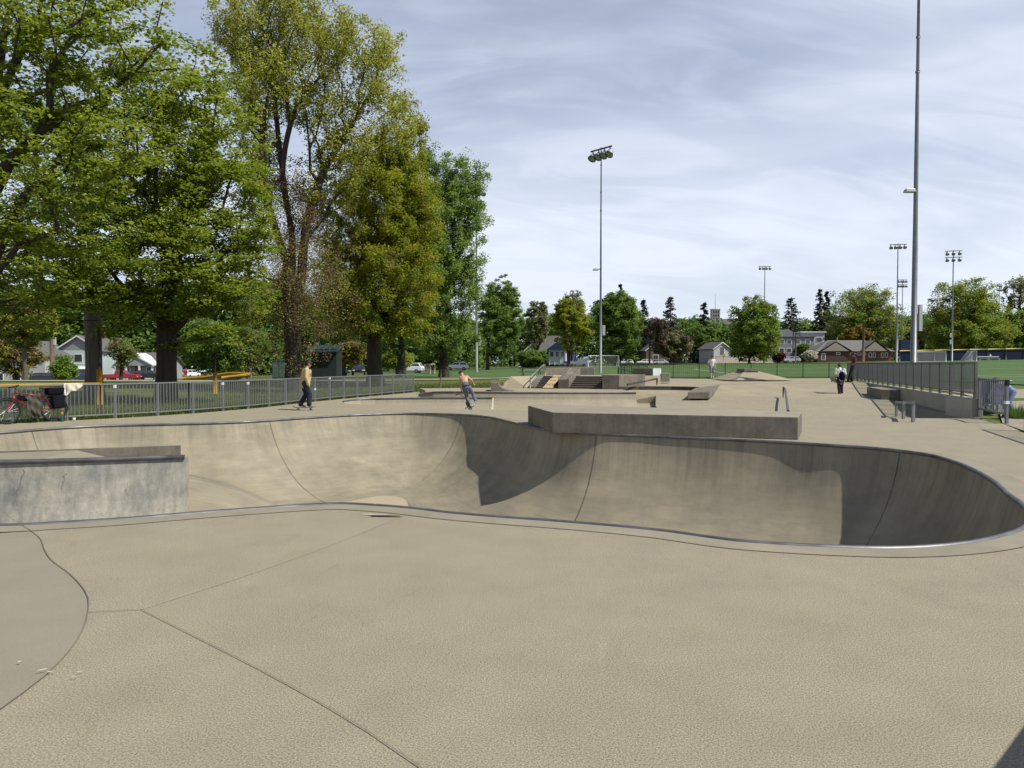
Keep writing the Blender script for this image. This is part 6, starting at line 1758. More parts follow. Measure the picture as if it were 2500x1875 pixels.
def car(label, px, Y, kind, paint, rz, group='cars parked along the road', blank=False, zoff=.06):
    x = XC(px, Y); z0 = gz_at(x, Y) + zoff
    body, cab, wd = CAR[kind]
    t = thing('parked_car' if kind in ('sedan', 'suv') else ('delivery_van' if kind == 'van' else 'pickup_truck'), label, 'van' if kind == 'van' else ('truck' if kind == 'pickup' else 'car'), (x, Y, z0), rz, group)
    m = mat('car_paint_' + paint[0], paint[1], tuple(c * .95 for c in paint[1]), rough=.25, spec=.6)
    def ext(poly, w0, w1):
        n = len(poly); vs = [(a, -w0 / 2, b) for a, b in poly] + [(a, w0 / 2, b) for a, b in poly]
        zs_ = [b for _, b in poly]; lo_, hi_ = min(zs_), max(zs_)
        vs = [(a, y * (1 - (1 - w1 / w0) * (z - lo_) / (hi_ - lo_)), z) for a, y, z in vs]
        return MB().add(vs, [tuple(range(n)), tuple(range(2 * n - 1, n - 1, -1))] + [(i, n + i, n + (i + 1) % n, (i + 1) % n) for i in range(n)])
    ext(body, wd, wd * .96).build('body', m, t, bevel=.07)
    ext(cab, wd * .94, wd * .76).build('cabin', m, t, bevel=.06)
    cx = sum(a for a, _ in cab) / 4; lo_, hi_ = min(b for _, b in cab), max(b for _, b in cab)
    for s_ in (-1, 1):
        for k, (u0, u1) in enumerate(((.04, .46), (.52, .95)) if not (blank or kind == 'van') else ((.68, .95),)):
            q = []
            for (u, v) in ((u0, .18), (u1, .18), (u1, .86), (u0, .86)):
                bot = cab[0][0] + (cab[1][0] - cab[0][0]) * u; top = cab[3][0] + (cab[2][0] - cab[3][0]) * u
                xx = bot + (top - bot) * v; zz = lo_ + (hi_ - lo_) * v
                q.append((xx, s_ * (wd * .94 * (1 - (1 - .76 / .94) * v) / 2 + .012), zz))
            MB().add(q, [(0, 1, 2, 3) if s_ < 0 else (3, 2, 1, 0)]).build('side_window', M_GLASS, t)
    for (p, q_) in ((1, 2), (0, 3)):
        a0, b0 = cab[p]; a1, b1 = cab[q_]; sg = 1 if p == 1 else -1
        qq = []
        for v in (.15, .88):
            w_2 = wd * .94 * (1 - (1 - .76 / .94) * v) / 2 * .86
            xx = a0 + (a1 - a0) * v + sg * .02; zz = b0 + (b1 - b0) * v + .012
            qq += [(xx, -w_2, zz), (xx, w_2, zz)]
        MB().add(qq, [(0, 1, 3, 2) if sg > 0 else (2, 3, 1, 0)]).build('windscreen', M_GLASS, t)
    for sx in (-1, 1):
        for s_ in (-1, 1):
            wx = sx * (1.38 if kind in ('sedan', 'suv') else 1.65)
            w = MB().lathe([(.18, -.10), (.32, -.10), (.335, -.05), (.335, .05), (.32, .10), (.18, .10)], 16, c=(wx, s_ * (wd / 2 - .07), .335), rot=Matrix.Rotation(math.pi / 2, 3, 'X')).build('wheel', M_TYRE, t, True)
            MB().cyl((wx, s_ * (wd / 2 - .1), .335), (wx, s_ * (wd / 2 + .03), .335), .21, .19, n=12).build('rim', M_RIM, w)
    for s_ in (-1, 1):
        MB().box((body[2][0] - .06, s_ * wd * .36, .74), (.12, .32, .14)).build('headlight', M_LIGHTC, t)
        MB().box((body[-1][0] + .04, s_ * wd * .38, .82), (.1, .22, .16)).build('tail_light', M_LIGHTR, t)
    return t
WHT, DRK, RED, SIL, NVY = ('white', (.70, .71, .71)), ('charcoal', (.02, .022, .026)), ('red', (.32, .015, .02)), ('silver', (.42, .43, .44)), ('navy', (.02, .03, .06))
car('white delivery van parked behind the stairs beyond the field', 1410, 206, 'van', WHT, R(184))
car('white car half hidden left of the van', 1383, 210, 'sedan', WHT, R(182))
car('white compact car parked just right of the soccer goal', 1526, 214, 'suv', WHT, R(186))
car('white car parked second right of the soccer goal', 1573, 218, 'suv', WHT, R(184))
car('silver car parked third right of the soccer goal', 1612, 222, 'sedan', SIL, R(186))
car('white estate car on the road behind the bike rider', 1116, 150, 'suv', WHT, R(180))
car('white hatchback low behind the fence end', 1000, 120, 'suv', WHT, R(170))
car('dark car parked in shade left of the van', 1302, 188, 'sedan', DRK, R(178))
car('red pickup truck in front of the red-door bungalow', 298, 122, 'pickup', RED, R(4))
car('dark car parked right of the red pickup truck', 363, 124, 'suv', DRK, R(3))
car('dark car parked under the pale green house', 215, 126, 'suv', NVY, R(3))
car('charcoal car parked at the far left hedge', 118, 112, 'suv', DRK, R(5))
car('white car beyond the red stop sign at left', 464, 150, 'suv', WHT, R(80))
car('dark car seen from the front right of the kiosk', 876, 112, 'suv', DRK, R(-80))
car('navy car with white stripe right of the kiosk', 818, 114, 'sedan', NVY, R(2))
car('grey car parked below the apartment house', 1932, 206, 'suv', SIL, R(178))
car('dark car parked beside the apartment house', 1905, 210, 'sedan', DRK, R(178))

# ================================================================== bicycle by the fence
def tube_part(name, pts, r, m, t, n=8):
    return MB().tube(pts, r, n).build(name, m, t, True)
def wheel(t, c, rad, tyre_r, m_rim, spokes=24, hub_w=.06):
    w = MB().ring(c, (0, 1, 0), rad - tyre_r, tyre_r, 36, 8).build('wheel', M_TYRE, t, True)
    MB().ring(c, (0, 1, 0), rad - tyre_r * 2.1, .012, 36, 6).build('rim', m_rim, w, True)
    mb = MB()
    for k in range(spokes):
        a = 2 * math.pi * k / spokes
        mb.cyl((c[0] + .03 * math.cos(a + .8), c[1] + (hub_w / 2 if k % 2 else -hub_w / 2), c[2] + .03 * math.sin(a + .8)), (c[0] + (rad - tyre_r * 2) * math.cos(a), c[1], c[2] + (rad - tyre_r * 2) * math.sin(a)), .0022, n=3)
    o = mb.build('spokes', M_RIM, w); o['kind'] = 'stuff'
    MB().cyl((c[0], c[1] - hub_w * .7, c[2]), (c[0], c[1] + hub_w * .7, c[2]), .03, n=10).build('hub', M_RIM, w, True)
    return w
rc, fc = G(133.5, 1029.5), G(21, 1036)
bd = fc - rc
bz_ = math.atan2(bd.y, bd.x)
WB = 1.20
bk_ = thing('bicycle', 'red touring bicycle with black bags leaning against the left fence', 'bicycle', tuple(rc), bz_)
bk_.rotation_euler = (R(7), 0, bz_)
M_REDB = mat('red_bike_paint', (.30, .012, .018), (.24, .01, .016), rough=.3, spec=.6)
M_BLK = mat('black_bike_part', (.012, .012, .013), (.02, .02, .02), rough=.5)
M_BAG = mat('black_bag_cloth', (.006, .006, .010), (.011, .011, .017), scale=6, rough=1.0, spec=.05, bump=.3, bscale=30)
WR = .355
RWc, FWc = (0, 0, WR), (WB, 0, WR)
wheel(bk_, RWc, WR, .024, M_BLK); wheel(bk_, FWc, WR, .024, M_BLK)
BB, ST, HT0, HT1 = (.46, 0, .30), (.28, 0, .80), (WB - .20, 0, .72), (WB - .235, 0, .86)
for nm, pts, r in (('seat_tube', [BB, ST], .017), ('top_tube', [(.30, 0, .77), HT1], .017), ('down_tube', [BB, HT0], .021), ('head_tube', [(WB - .19, 0, .68), (WB - .24, 0, .88)], .022)):
    tube_part(nm, pts, r, M_REDB, bk_)
for s_ in (-1, 1):
    tube_part('chain_stay', [(BB[0], s_ * .03, BB[2]), (0, s_ * .06, WR)], .010, M_REDB, bk_)
    tube_part('seat_stay', [(.29, s_ * .02, .77), (0, s_ * .06, WR)], .009, M_REDB, bk_)
    tube_part('fork_blade', [(WB - .185, s_ * .05, .67), (WB - .09, s_ * .055, .5), (WB, s_ * .055, WR)], .014, M_REDB, bk_)
tube_part('stem', [(WB - .24, 0, .88), (WB - .26, 0, 1.0), (WB - .19, 0, 1.03)], .015, M_BLK, bk_)
tube_part('handlebar', [(WB - .22, -.32, 1.05), (WB - .19, -.1, 1.03), (WB - .19, .1, 1.03), (WB - .22, .32, 1.05)], .014, M_BLK, bk_)
for s_ in (-1, 1): tube_part('grip', [(WB - .22, s_ * .32, 1.05), (WB - .16, s_ * .33, 1.0)], .02, M_BLK, bk_)
tube_part('seat_post', [ST, (.25, 0, .95)], .013, M_BLK, bk_)
MB().ell((.22, 0, .98), (.14, .07, .035)).build('saddle', mat('brown_saddle', (.10, .045, .03), rough=.5), bk_, True)
cr = MB().ring((BB[0], -.05, BB[2]), (0, 1, 0), .085, .008, 24, 6).build('chainring', M_BLK, bk_, True)
MB().cyl((BB[0], -.07, BB[2]), (BB[0] + .05, -.075, BB[2] - .16), .011).build('crank', M_RIM, cr); MB().box((BB[0] + .05, -.12, BB[2] - .16), (.09, .09, .02)).build('pedal', M_BLK, cr)
MB().cyl((BB[0], .07, BB[2]), (BB[0] - .05, .075, BB[2] + .16), .011).build('crank', M_RIM, cr)
for (a, b_) in (((0, .07, WR), (-.0, .07, .76)), ((0, -.07, WR), (0, -.07, .76))): tube_part('rack_stay', [a, b_], .006, M_RIM, bk_)
MB().box((-.02, 0, .765), (.42, .14, .02)).build('rear_rack', M_BLK, bk_)
for s_ in (-1, 1):
    MB().box((-.08, s_ * .13, .56), (.30, .13, .36), top=(.34, .14)).build('pannier_bag', M_BAG, bk_, bevel=.03)
MB().box((-.05, 0, .875), (.40, .28, .20), top=(.47, .33)).build('rack_bag', M_BAG, bk_, bevel=.04)
MB().prism([(WB - .62, -.03), (WB - .27, -.03), (WB - .27, .03), (WB - .62, .03)], [.60, .66, .66, .60], [.75, .80, .80, .75]).build('frame_bag', M_BAG, bk_, bevel=.02)
for c in (RWc, FWc):
    MB().tube([(c[0] + (WR + .025) * math.cos(a), 0, c[2] + (WR + .025) * math.sin(a)) for a in np.linspace(.2 if c is RWc else .9, 3.3 if c is RWc else 3.0, 14)], .016, 6).build('mudguard', M_BLK, bk_, True)
    MB().cyl((c[0], -.07, c[2]), (c[0] + (-.30 if c is RWc else -.32), -.05, c[2] + (.11 if c is RWc else .06)), .005).build('mudguard_stay', M_RIM, bk_)
# grey jacket hung over the frame
def cloth(name, label, cat, f, nu, nv, m, th=.008):
    vs = [f(i / nu, j / nv) for j in range(nv + 1) for i in range(nu + 1)]
    fs = [(j * (nu + 1) + i, j * (nu + 1) + i + 1, (j + 1) * (nu + 1) + i + 1, (j + 1) * (nu + 1) + i) for j in range(nv) for i in range(nu)]
    c = sum((Vector(v) for v in vs), Vector()) / len(vs)
    o = MB().add([Vector(v) - c for v in vs], fs).build(name, m, None, True)
    o.location = c
    so = o.modifiers.new('thick', 'SOLIDIFY'); so.thickness = th
    return tag(o, label, cat)
bu = bd.normalized(); bn_ = Vector((bu.y, -bu.x, 0)); bn_ = bn_ if bn_.y < 0 else -bn_
def jacket(u, v):
    a = .36 + .40 * u * (1 - .25 * v) + .03 * math.sin(v * 9 + u * 3)
    zz = .80 - .64 * v - .07 * (u - .3) * (1 - v) + .02 * math.sin(u * 13)
    out = .055 + .035 * math.sin(u * 17 + v * 5) * (0.3 + v) + .03 * math.sin(v * 14 + u * 6) * .6
    return rc + bu * a + bn_ * (out - zz * .10 + .05) + Vector((0, 0, zz))
cloth('jacket', 'dark olive-grey jacket draped over the red bicycle frame', 'jacket', jacket, 26, 26, mat('olive_grey_cloth', (.058, .052, .042), (.085, .076, .062), scale=6, rough=.95, bump=.3, bscale=40))
# cream towel over the fence rail
k3 = min(range(len(LF)), key=lambda i: abs(LF[i].x / LF[i].y - (166 - 1250) / FPX))
fa_, fb_ = LF[k3], LF[k3 + 1]
fu = (fb_ - fa_).normalized(); fn = Vector((fu.y, -fu.x, 0)); fn = fn if fn.y < 0 else -fn
def towel(u, v):
    # v 0..1 front edge up, over the rail and a little down the back
    wdt = .52
    a = -.08 + wdt * u
    drop = .34 - .26 * u ** 1.4 + .03 * math.sin(u * 11)
    if v < .75:
        z = 1.09 - drop * (1 - v / .75); off = .045 + .028 * math.sin(u * 16 + v * 6) * (1 - v / .75) + .012 * math.sin(u * 29)
    else:
        w = (v - .75) / .25; z = 1.095 - .14 * w; off = .045 - .09 * min(1, w * 1.2)
    return fa_ + fu * a + fn * off + Vector((0, 0, z))
cloth('towel', 'cream coloured shirt hung over the top rail of the left fence', 'cloth', towel, 30, 20, mat('cream_cloth', (.62, .57, .45), (.55, .5, .39), rough=.95))
# bottle and cup
g_ = G(151.5, 1029.5)
bt = thing('water_bottle', 'green water bottle with an orange cap standing behind the rear wheel', 'bottle', tuple(g_))
MB().lathe([(0, 0), (.040, 0), (.042, .02), (.042, .19), (.03, .215), (.0, .215)], 14).build('bottle_body', mat('green_bottle', (.015, .09, .05), rough=.35), bt, True)
MB().lathe([(.031, .212), (.034, .215), (.034, .26), (.02, .275), (0, .275)], 12).build('cap', mat('orange_cap', (.55, .16, .06), rough=.5), bt, True)
g_ = G(181, 1028.5)
cp = thing('paper_cup', 'white paper cup standing at the foot of the fence post', 'cup', tuple(g_))
MB().lathe([(0, 0), (.030, 0), (.042, .10), (.038, .10), (.0, .09)], 14).build('cup_body', mat('white_paper', (.66, .63, .58), rough=.7), cp, True)
MB().lathe([(.040, .095), (.045, .10), (.045, .112), (.0, .115)], 14).build('lid', mat('tan_lid', (.45, .38, .30), rough=.6), cp, True)
sh = thing('trainers', 'pair of pale trainers lying under the front wheel of the bicycle', 'shoes', tuple(G(14, 1028)))
for s_ in (-1, 1):
    o = MB().ell((s_ * .12, .05 * s_, .045), (.13, .05, .05)).build('shoe', mat('pale_shoe', (.6, .6, .5), rough=.7), sh, True)
    MB().box((s_ * .12, .05 * s_, .012), (.26, .09, .024)).build('sole', M_TYRE, o)
# blue cart behind the gate panel
cb = thing('covered_cart', 'blue tarp covered cart standing behind the gate panel at right', 'cart', (XC(2430, 24.3), 24.3, gz_at(XC(2430, 24.3), 24.3) + .03), R(16))
M_BLUE = mat('blue_tarp', (.05, .07, .17), (.07, .10, .21), scale=4, rough=.6)
MB().box((0, 0, .62), (.64, .55, .72), top=(.62, .53)).build('tarp_body', M_BLUE, cb, bevel=.05)
MB().box((0, 0, 1.0), (.70, .6, .05)).build('lid', mat('pale_blue_lid', (.25, .36, .58), rough=.5), cb, bevel=.02)
for a, b_ in ((-1, -1), (-1, 1), (1, -1), (1, 1)): MB().ring((a * .25, b_ * .24, .14), (0, 1, 0), .11, .03, 16, 6).build('wheel', M_TYRE, cb, True)

# ================================================================== people
def seg_region(p, segs):
    best, reg = 1e9, 0
    for a, b, ra, rb, m in segs:
        ab = b - a; t = max(0, min(1, (p - a).dot(ab) / max(ab.length_squared, 1e-9)))
        d = (p - (a + ab * t)).length - (ra + (rb - ra) * t)
        if d < best: best, reg = d, m
    return reg
def person(label, loc, rz, J, mats, sizes=None, voxel=.013, tilt=None, sleeve=.45, trouser=1.0, group='people in the skatepark'):
    """J: joint name -> local point (x right, y forward, z up); mats: skin, top, bottom, shoe, hair. One continuous body mesh."""
    t = thing('person', label, 'person', loc, rz, group)
    V = {k: Vector(v) for k, v in J.items()}
    S = dict(torso=.135, waist=.115, hip=.125, arm=.050, fore=.038, thigh=.085, calf=.058, foot=.045, neck=.055)
    S.update(sizes or {})
    mb = MB(); segs = []
    SK, TOP, BOT, SHOE = 0, 1, 2, 3
    def cap(a, b, ra, rb, m, n=12):
        a, b = Vector(a), Vector(b)
        mb.tube([a, a.lerp(b, .5), b], [ra, (ra + rb) / 2, rb], n)
        mb.ell(a, (ra, ra, ra), 10, 6); mb.ell(b, (rb, rb, rb), 10, 6)
        segs.append((a, b, ra, rb, m))
    def loft(a, b, wa, wb, da, db, xax, m):
        """flattened section between two points, for the trunk"""
        a, b = Vector(a), Vector(b); ax = (b - a).normalized(); x = (xax - ax * xax.dot(ax)).normalized(); y = ax.cross(x)
        vs, fs = [], []; n, k = 16, 5
        for i in range(k + 1):
            u = i / k; c = a.lerp(b, u); w, d = wa + (wb - wa) * u, da + (db - da) * u
            for j in range(n):
                th = 2 * math.pi * j / n; vs.append(c + x * math.cos(th) * w + y * math.sin(th) * d)
        for i in range(k):
            for j in range(n): fs.append((i * n + j, i * n + (j + 1) % n, (i + 1) * n + (j + 1) % n, (i + 1) * n + j))
        fs += [tuple(range(n))[::-1], tuple(range(k * n, k * n + n))]
        mb.add(vs, fs); segs.append((a, b, (da + wa) / 2, (db + wb) / 2, m))
    sx = V['sr'] - V['sl']; hx = V['hr'] - V['hl']
    ch, pv = V['chest'], V['pelvis']
    wst = pv.lerp(ch, .45) if 'waist' not in V else V['waist']
    loft(pv - (ch - pv).normalized() * .06, wst, S['hip'] * 1.28, S['waist'] * 1.2, S['hip'] * .95, S['waist'] * .85, hx, BOT if S.get('tuck', 0) else TOP)
    loft(wst, ch, S['waist'] * 1.2, S['torso'] * 1.3, S['waist'] * .85, S['torso'] * .82, sx, TOP)
    loft(ch, ch.lerp(V['neck'], .75), S['torso'] * 1.3, S['torso'] * .75, S['torso'] * .82, S['torso'] * .55, sx, TOP)
    cap(ch.lerp(V['neck'], .5), V['head'] - (V['head'] - V['neck']).normalized() * .05, S['neck'] * 1.15, S['neck'], SK)
    # head: skull, jaw, nose, ears
    hd = V['head']; up = (V['head'] - V['neck']).normalized(); fw = V['look'].normalized(); fw = (fw - up * fw.dot(up) * .6).normalized(); rt = fw.cross(up).normalized()
    M3 = Matrix((rt, fw, up)).transposed()
    mb.ell(hd + up * .02, (.076, .095, .105), 14, 10, rot=M3); mb.ell(hd - up * .06 + fw * .028, (.055, .06, .062), 12, 8, rot=M3)
    mb.ell(hd - up * .01 + fw * .098, (.014, .020, .024), 8, 6, rot=M3)
    for s_ in (-1, 1): mb.ell(hd + rt * s_ * .078 - up * .005, (.014, .024, .034), 8, 6, rot=M3)
    segs.append((hd - up * .06, hd + up * .05, .09, .095, SK))
    for s_, k in ((-1, 'l'), (1, 'r')):
        sh, el, wr = V['s' + k], V['e' + k], V['w' + k]
        cap(ch + (sh - ch) * .5 + Vector((0, 0, .02)), sh, S['arm'] * 1.45, S['arm'] * 1.25, TOP)
        q = sh.lerp(el, min(1, sleeve * 2) if sleeve < .5 else 1)
        cap(sh, q, S['arm'] * 1.25, S['arm'] * 1.05, TOP)
        if sleeve < .5: cap(q, el, S['arm'] * .86, S['arm'] * .8, SK)
        cap(el, wr, (S['fore'] * 1.12 if sleeve < .5 else S['arm'] * 1.05), (S['fore'] * .72 if sleeve < .5 else S['fore'] * 1.15), TOP if sleeve > .5 else SK)
        hdv = V.get('g' + k, (wr - el).normalized()); hdv = hdv.normalized()
        pal = wr + hdv * .05
        cap(wr, pal + hdv * .02, .026, .036, SK, 8)
        side = hdv.cross(Vector((0, 1, .2))).normalized()
        cur = Vector((0, .6, 0)) - hdv * .2
        for f in range(4):
            o_ = pal + side * (.026 * (f - 1.5) / 1.5) + hdv * .02; ln = (.030, .038, .036, .027)[f]
            cap(o_, o_ + hdv * ln, .0105, .0095, SK, 6); cap(o_ + hdv * ln, o_ + hdv * ln * 1.5 + cur.normalized() * ln * .7, .0095, .0085, SK, 6)
        th0 = wr + hdv * .02 + side * .03
        cap(th0, th0 + side * .02 + hdv * .04, .012, .010, SK, 6)
        hp, kn, an, to = V['h' + k], V['k' + k], V['a' + k], V['t' + k]
        cap(pv + (hp - pv) * .6, hp, S['thigh'] * 1.2, S['thigh'] * 1.15, BOT)
        cap(hp, kn, S['thigh'] * 1.15, S['thigh'] * .82, BOT)
        if trouser >= 1: cap(kn, an + Vector((0, 0, .03)), S['thigh'] * .82, S['calf'] * 1.05, BOT)
        else:
            cap(kn, kn.lerp(an, trouser), S['thigh'] * .85, S['thigh'] * .8, BOT); cap(kn.lerp(an, trouser * .8), an, S['calf'], S['calf'] * .62, SK)
        heel = an + Vector((0, 0, -.045)) - (to - an) * .25
        cap(heel, to, S['foot'], S['foot'] * .8, SHOE)
    me = bpy.data.meshes.new('raw'); me.from_pydata(mb.v, [], mb.f); me.update()
    o = bpy.data.objects.new('raw', me); COL.objects.link(o)
    rm = o.modifiers.new('remesh', 'REMESH'); rm.mode = 'VOXEL'; rm.voxel_size = voxel; rm.use_smooth_shade = True
    sm = o.modifiers.new('smooth', 'SMOOTH'); sm.factor = .5; sm.iterations = 5
    dg = bpy.context.evaluated_depsgraph_get()
    me2 = bpy.data.meshes.new_from_object(o.evaluated_get(dg)); me2.name = 'body'
    bpy.data.objects.remove(o); bpy.data.meshes.remove(me)
    me2.materials.clear()
    for m in mats[:4]: me2.materials.append(m)
    for p in me2.polygons:
        p.material_index = seg_region(p.center, segs); p.use_smooth = True
    b = bpy.data.objects.new('body', me2); COL.objects.link(b); b.parent = t
    # eyes and mouth
    for s_ in (-1, 1): MB().ell(hd + rt * s_ * .032 + fw * .088 + up * .012, (.011, .008, .008), 8, 6, rot=M3).build('eye', M_EYE, b, True)
    MB().ell(hd + fw * .088 - up * .055, (.026, .006, .007), 8, 6, rot=M3).build('mouth', M_LIP, b, True)
    return t, M3, hd, (rt, fw, up)
M_EYE = mat('dark_eye', (.02, .015, .012), rough=.3)
M_LIP = mat('lip', (.30, .12, .10), rough=.6)
SKIN = mat('light_skin', (.50, .30, .205), (.44, .255, .17), scale=6, rough=.6)
SKIN_T = mat('tanned_skin', (.36, .19, .125), (.32, .165, .105), scale=6, rough=.6)
HAIR = mat('dark_hair', (.014, .011, .010), (.025, .02, .017), scale=30, rough=.6)
def hair_cap(t, hd, ax, m, fringe=.0, back=.03, name='hair', size=1.0):
    rt, fw, up = ax
    M3 = Matrix((rt, fw, up)).transposed()
    mb = MB(); mb.ell(hd + up * .032 - fw * .012, (.086 * size, .103 * size, .105 * size), 16, 10, rot=M3, zmin=-.1)
    mb.ell(hd - fw * .04 + up * .0, (.080 * size, .07 * size, .095 * size), 14, 8, rot=M3)
    if fringe: mb.ell(hd + fw * .05 + up * .085, (.07, .05, .04), 12, 6, rot=M3)
    return mb.build(name, m, t, True)
def skateboard(label, loc, rz=0.0, rot=None, group='skateboards', parent_part=None):
    t = thing('skateboard', label, 'skateboard', loc, rz, group)
    if rot is not None: t.rotation_euler = rot
    n = 16; vs, fs = [], []
    for i in range(n + 1):
        u = i / n; x = -.40 + .80 * u; w = .10 * (1 - max(0, abs(u - .5) * 2 - .78) ** 2 * 12); w = max(w, .03)
        z = .085 + max(0, abs(u - .5) * 2 - .66) * .14
        vs += [(x, -w, z), (x, w, z), (x, w, z + .012), (x, -w, z + .012)]
    for i in range(n):
        a = 4 * i
        for j in range(4): fs.append((a + j, a + (j + 1) % 4, a + 4 + (j + 1) % 4, a + 4 + j))
    fs += [(0, 1, 2, 3)[::-1], tuple(range(4 * n, 4 * n + 4))]
    MB().add(vs, fs).build('deck', mat('grip_tape', (.03, .03, .032), (.06, .055, .05), rough=.9), t)
    for s_ in (-1, 1):
        tr = MB().box((s_ * .22, 0, .066), (.06, .05, .035)).cyl((s_ * .22, -.10, .045), (s_ * .22, .10, .045), .011, n=8).build('truck', M_RIM, t)
        for q in (-1, 1): MB().cyl((s_ * .22, q * .075, .028), (s_ * .22, q * .11, .028), .028, n=14).build('wheel', mat('wheel_urethane', (.10, .09, .08), rough=.6), tr)
    return t
# 1 skateboarder in a tan jacket (rolls to the right, head bowed)
g1 = G(743, 1001.5)
skateboard('dark skateboard under the man in the tan jacket', tuple(g1), R(4))
J = dict(pelvis=(0, 0, 1.00), waist=(0, .01, 1.16), chest=(0, .06, 1.36), neck=(0, .10, 1.52), head=(0, .17, 1.645), look=(.1, 1, -.5),
         sl=(-.20, .05, 1.45), el=(-.25, .0, 1.16), wl=(-.22, .06, .91), sr=(.20, .05, 1.45), er=(.26, .02, 1.17), wr=(.23, .10, .93),
         hl=(-.10, 0, .96), kl=(-.11, .10, .57), al=(-.13, -.10, .20), tl=(-.14, .06, .135), hr=(.10, 0, .96), kr=(.12, .16, .58), ar=(.14, .14, .20), tr=(.15, .30, .135))
M_TAN = mat('tan_jacket_cloth', (.50, .41, .22), (.40, .325, .17), scale=5, rough=.9, bump=.25, bscale=18)
M_NAVYP = mat('navy_trousers', (.012, .014, .026), (.022, .024, .04), scale=6, rough=.9, bump=.2, bscale=20)
M_SHOEG = mat('grey_shoe', (.16, .15, .14), (.25, .24, .22), rough=.8)
p1, M3, hd, ax = person('man in open tan jacket and dark baggy trousers riding a skateboard', tuple(g1), R(-62), J, [SKIN_T, M_TAN, M_NAVYP, M_SHOEG],
                        dict(torso=.165, waist=.165, hip=.15, arm=.062, fore=.05, thigh=.105, calf=.085), sleeve=1.0)
hair_cap(p1, hd, ax, HAIR, fringe=1)
# open jacket fronts and the cream shirt between them
def panel(t, name, pts, m, th=.02):
    n = len(pts); o = MB().add(pts, [tuple(range(n))]).build(name, m, t)
    s_ = o.modifiers.new('thick', 'SOLIDIFY'); s_.thickness = th; s_.offset = 0
    return o
panel(p1, 'shirt_front', [(-.09, .165, .98), (.09, .165, .98), (.10, .20, 1.2), (.07, .225, 1.42), (0, .20, 1.47), (-.07, .225, 1.42), (-.10, .20, 1.2)], mat('cream_shirt', (.62, .55, .36), (.55, .48, .31), rough=.9))
for s_ in (-1, 1):
    panel(p1, 'jacket_front', [(s_ * .10, .175, .90), (s_ * .23, .08, .88), (s_ * .24, .10, 1.2), (s_ * .20, .14, 1.44), (s_ * .07, .235, 1.44), (s_ * .105, .215, 1.2)][::s_], M_TAN, .025)
    MB().box((s_ * .17, .19, 1.28), (.10, .03, .11)).build('pocket', mat('tan_pocket', (.42, .34, .18), rough=.9), p1, bevel=.01)
# 2 BMX rider, bare back, leaning
g2 = P(1152, 985, 31.0); g2.z = FL
bx = thing('bmx_bike', 'small dark bike under the shirtless rider in the low pit', 'bicycle', (g2.x, g2.y, FL), R(88))
bx.rotation_euler = (R(-20), 0, R(98))
wheel(bx, (-.45, 0, .255), .255, .027, M_RIM, 20); wheel(bx, (.50, 0, .255), .255, .027, M_RIM, 20)
for nm, pts, r in (('seat_tube', [(-.08, 0, .29), (-.16, 0, .52)], .017), ('top_tube', [(-.15, 0, .50), (.32, 0, .62)], .018), ('down_tube', [(-.08, 0, .29), (.34, 0, .56)], .02), ('head_tube', [(.36, 0, .53), (.31, 0, .66)], .022), ('stem', [(.31, 0, .66), (.31, 0, .72)], .018)):
    tube_part(nm, pts, r, M_BLK, bx)
for s_ in (-1, 1):
    tube_part('fork_blade', [(.35, s_ * .05, .53), (.50, s_ * .055, .255)], .014, M_BLK, bx)
    tube_part('stay', [(-.08, s_ * .03, .29), (-.45, s_ * .06, .255)], .011, M_BLK, bx)
    tube_part('stay', [(-.15, s_ * .02, .50), (-.45, s_ * .06, .255)], .010, M_BLK, bx)
    tube_part('grip', [(.24, s_ * .24, .94), (.21, s_ * .36, .95)], .017, M_BLK, bx)
tube_part('handlebar', [(.24, -.36, .95), (.27, -.18, .93), (.31, -.05, .73), (.31, .05, .73), (.27, .18, .93), (.24, .36, .95)], .012, M_BLK, bx)
MB().ell((-.17, 0, .57), (.11, .05, .03)).build('saddle', M_BLK, bx, True)
ck = MB().ring((-.08, -.04, .29), (0, 1, 0), .06, .008, 20, 6).build('chainring', M_RIM, bx, True)
for s_ in (-1, 1):
    MB().cyl((-.08, s_ * .05, .29), (-.08 + s_ * .16, s_ * .07, .30), .011).build('crank', M_RIM, ck); MB().box((-.08 + s_ * .16, s_ * .13, .30), (.09, .10, .025)).build('pedal', M_BLK, ck)
M_JEAN = mat('blue_grey_jeans', (.085, .095, .135), (.13, .14, .19), scale=5, rough=.9, bump=.25, bscale=18)
s0 = 1.0
def pr(px, py, dy=0.0):           # rider joints from the photograph, placed round his own depth
    q = P(1090 + px / 13.82, 890 + py / 13.82, 31.0 + dy); return (q.x - g2.x, q.y - g2.y, q.z - FL)
J = dict(pelvis=pr(665, 770, -.05), waist=pr(625, 620, -.02), chest=pr(590, 480, .10), neck=pr(535, 370, .18), head=pr(505, 300, .25), look=(-.2, 1, -.25),
         sl=pr(470, 440, .12), el=pr(425, 660, .12), wl=pr(505, 850, .35), sr=pr(690, 400, .12), er=pr(840, 520, .15), wr=pr(915, 655, .35), gl=Vector((.1, .5, -.5)), gr=Vector((.3, .4, -.5)),
         hl=pr(600, 800, -.05), kl=pr(690, 1090, .12), al=pr(760, 1330, .0), tl=pr(790, 1400, .14), hr=pr(760, 770, -.05), kr=pr(900, 1010, .14), ar=pr(985, 1240, .0), tr=pr(1010, 1300, .14))
p2, M3, hd, ax = person('shirtless bike rider in grey jeans and black helmet seen from behind', (g2.x, g2.y, FL), 0, J, [SKIN, SKIN, M_JEAN, mat('white_shoe', (.55, .55, .55), rough=.7)],
                        dict(tuck=1, torso=.128, waist=.105, hip=.115, thigh=.088, calf=.072, arm=.042), sleeve=.3)
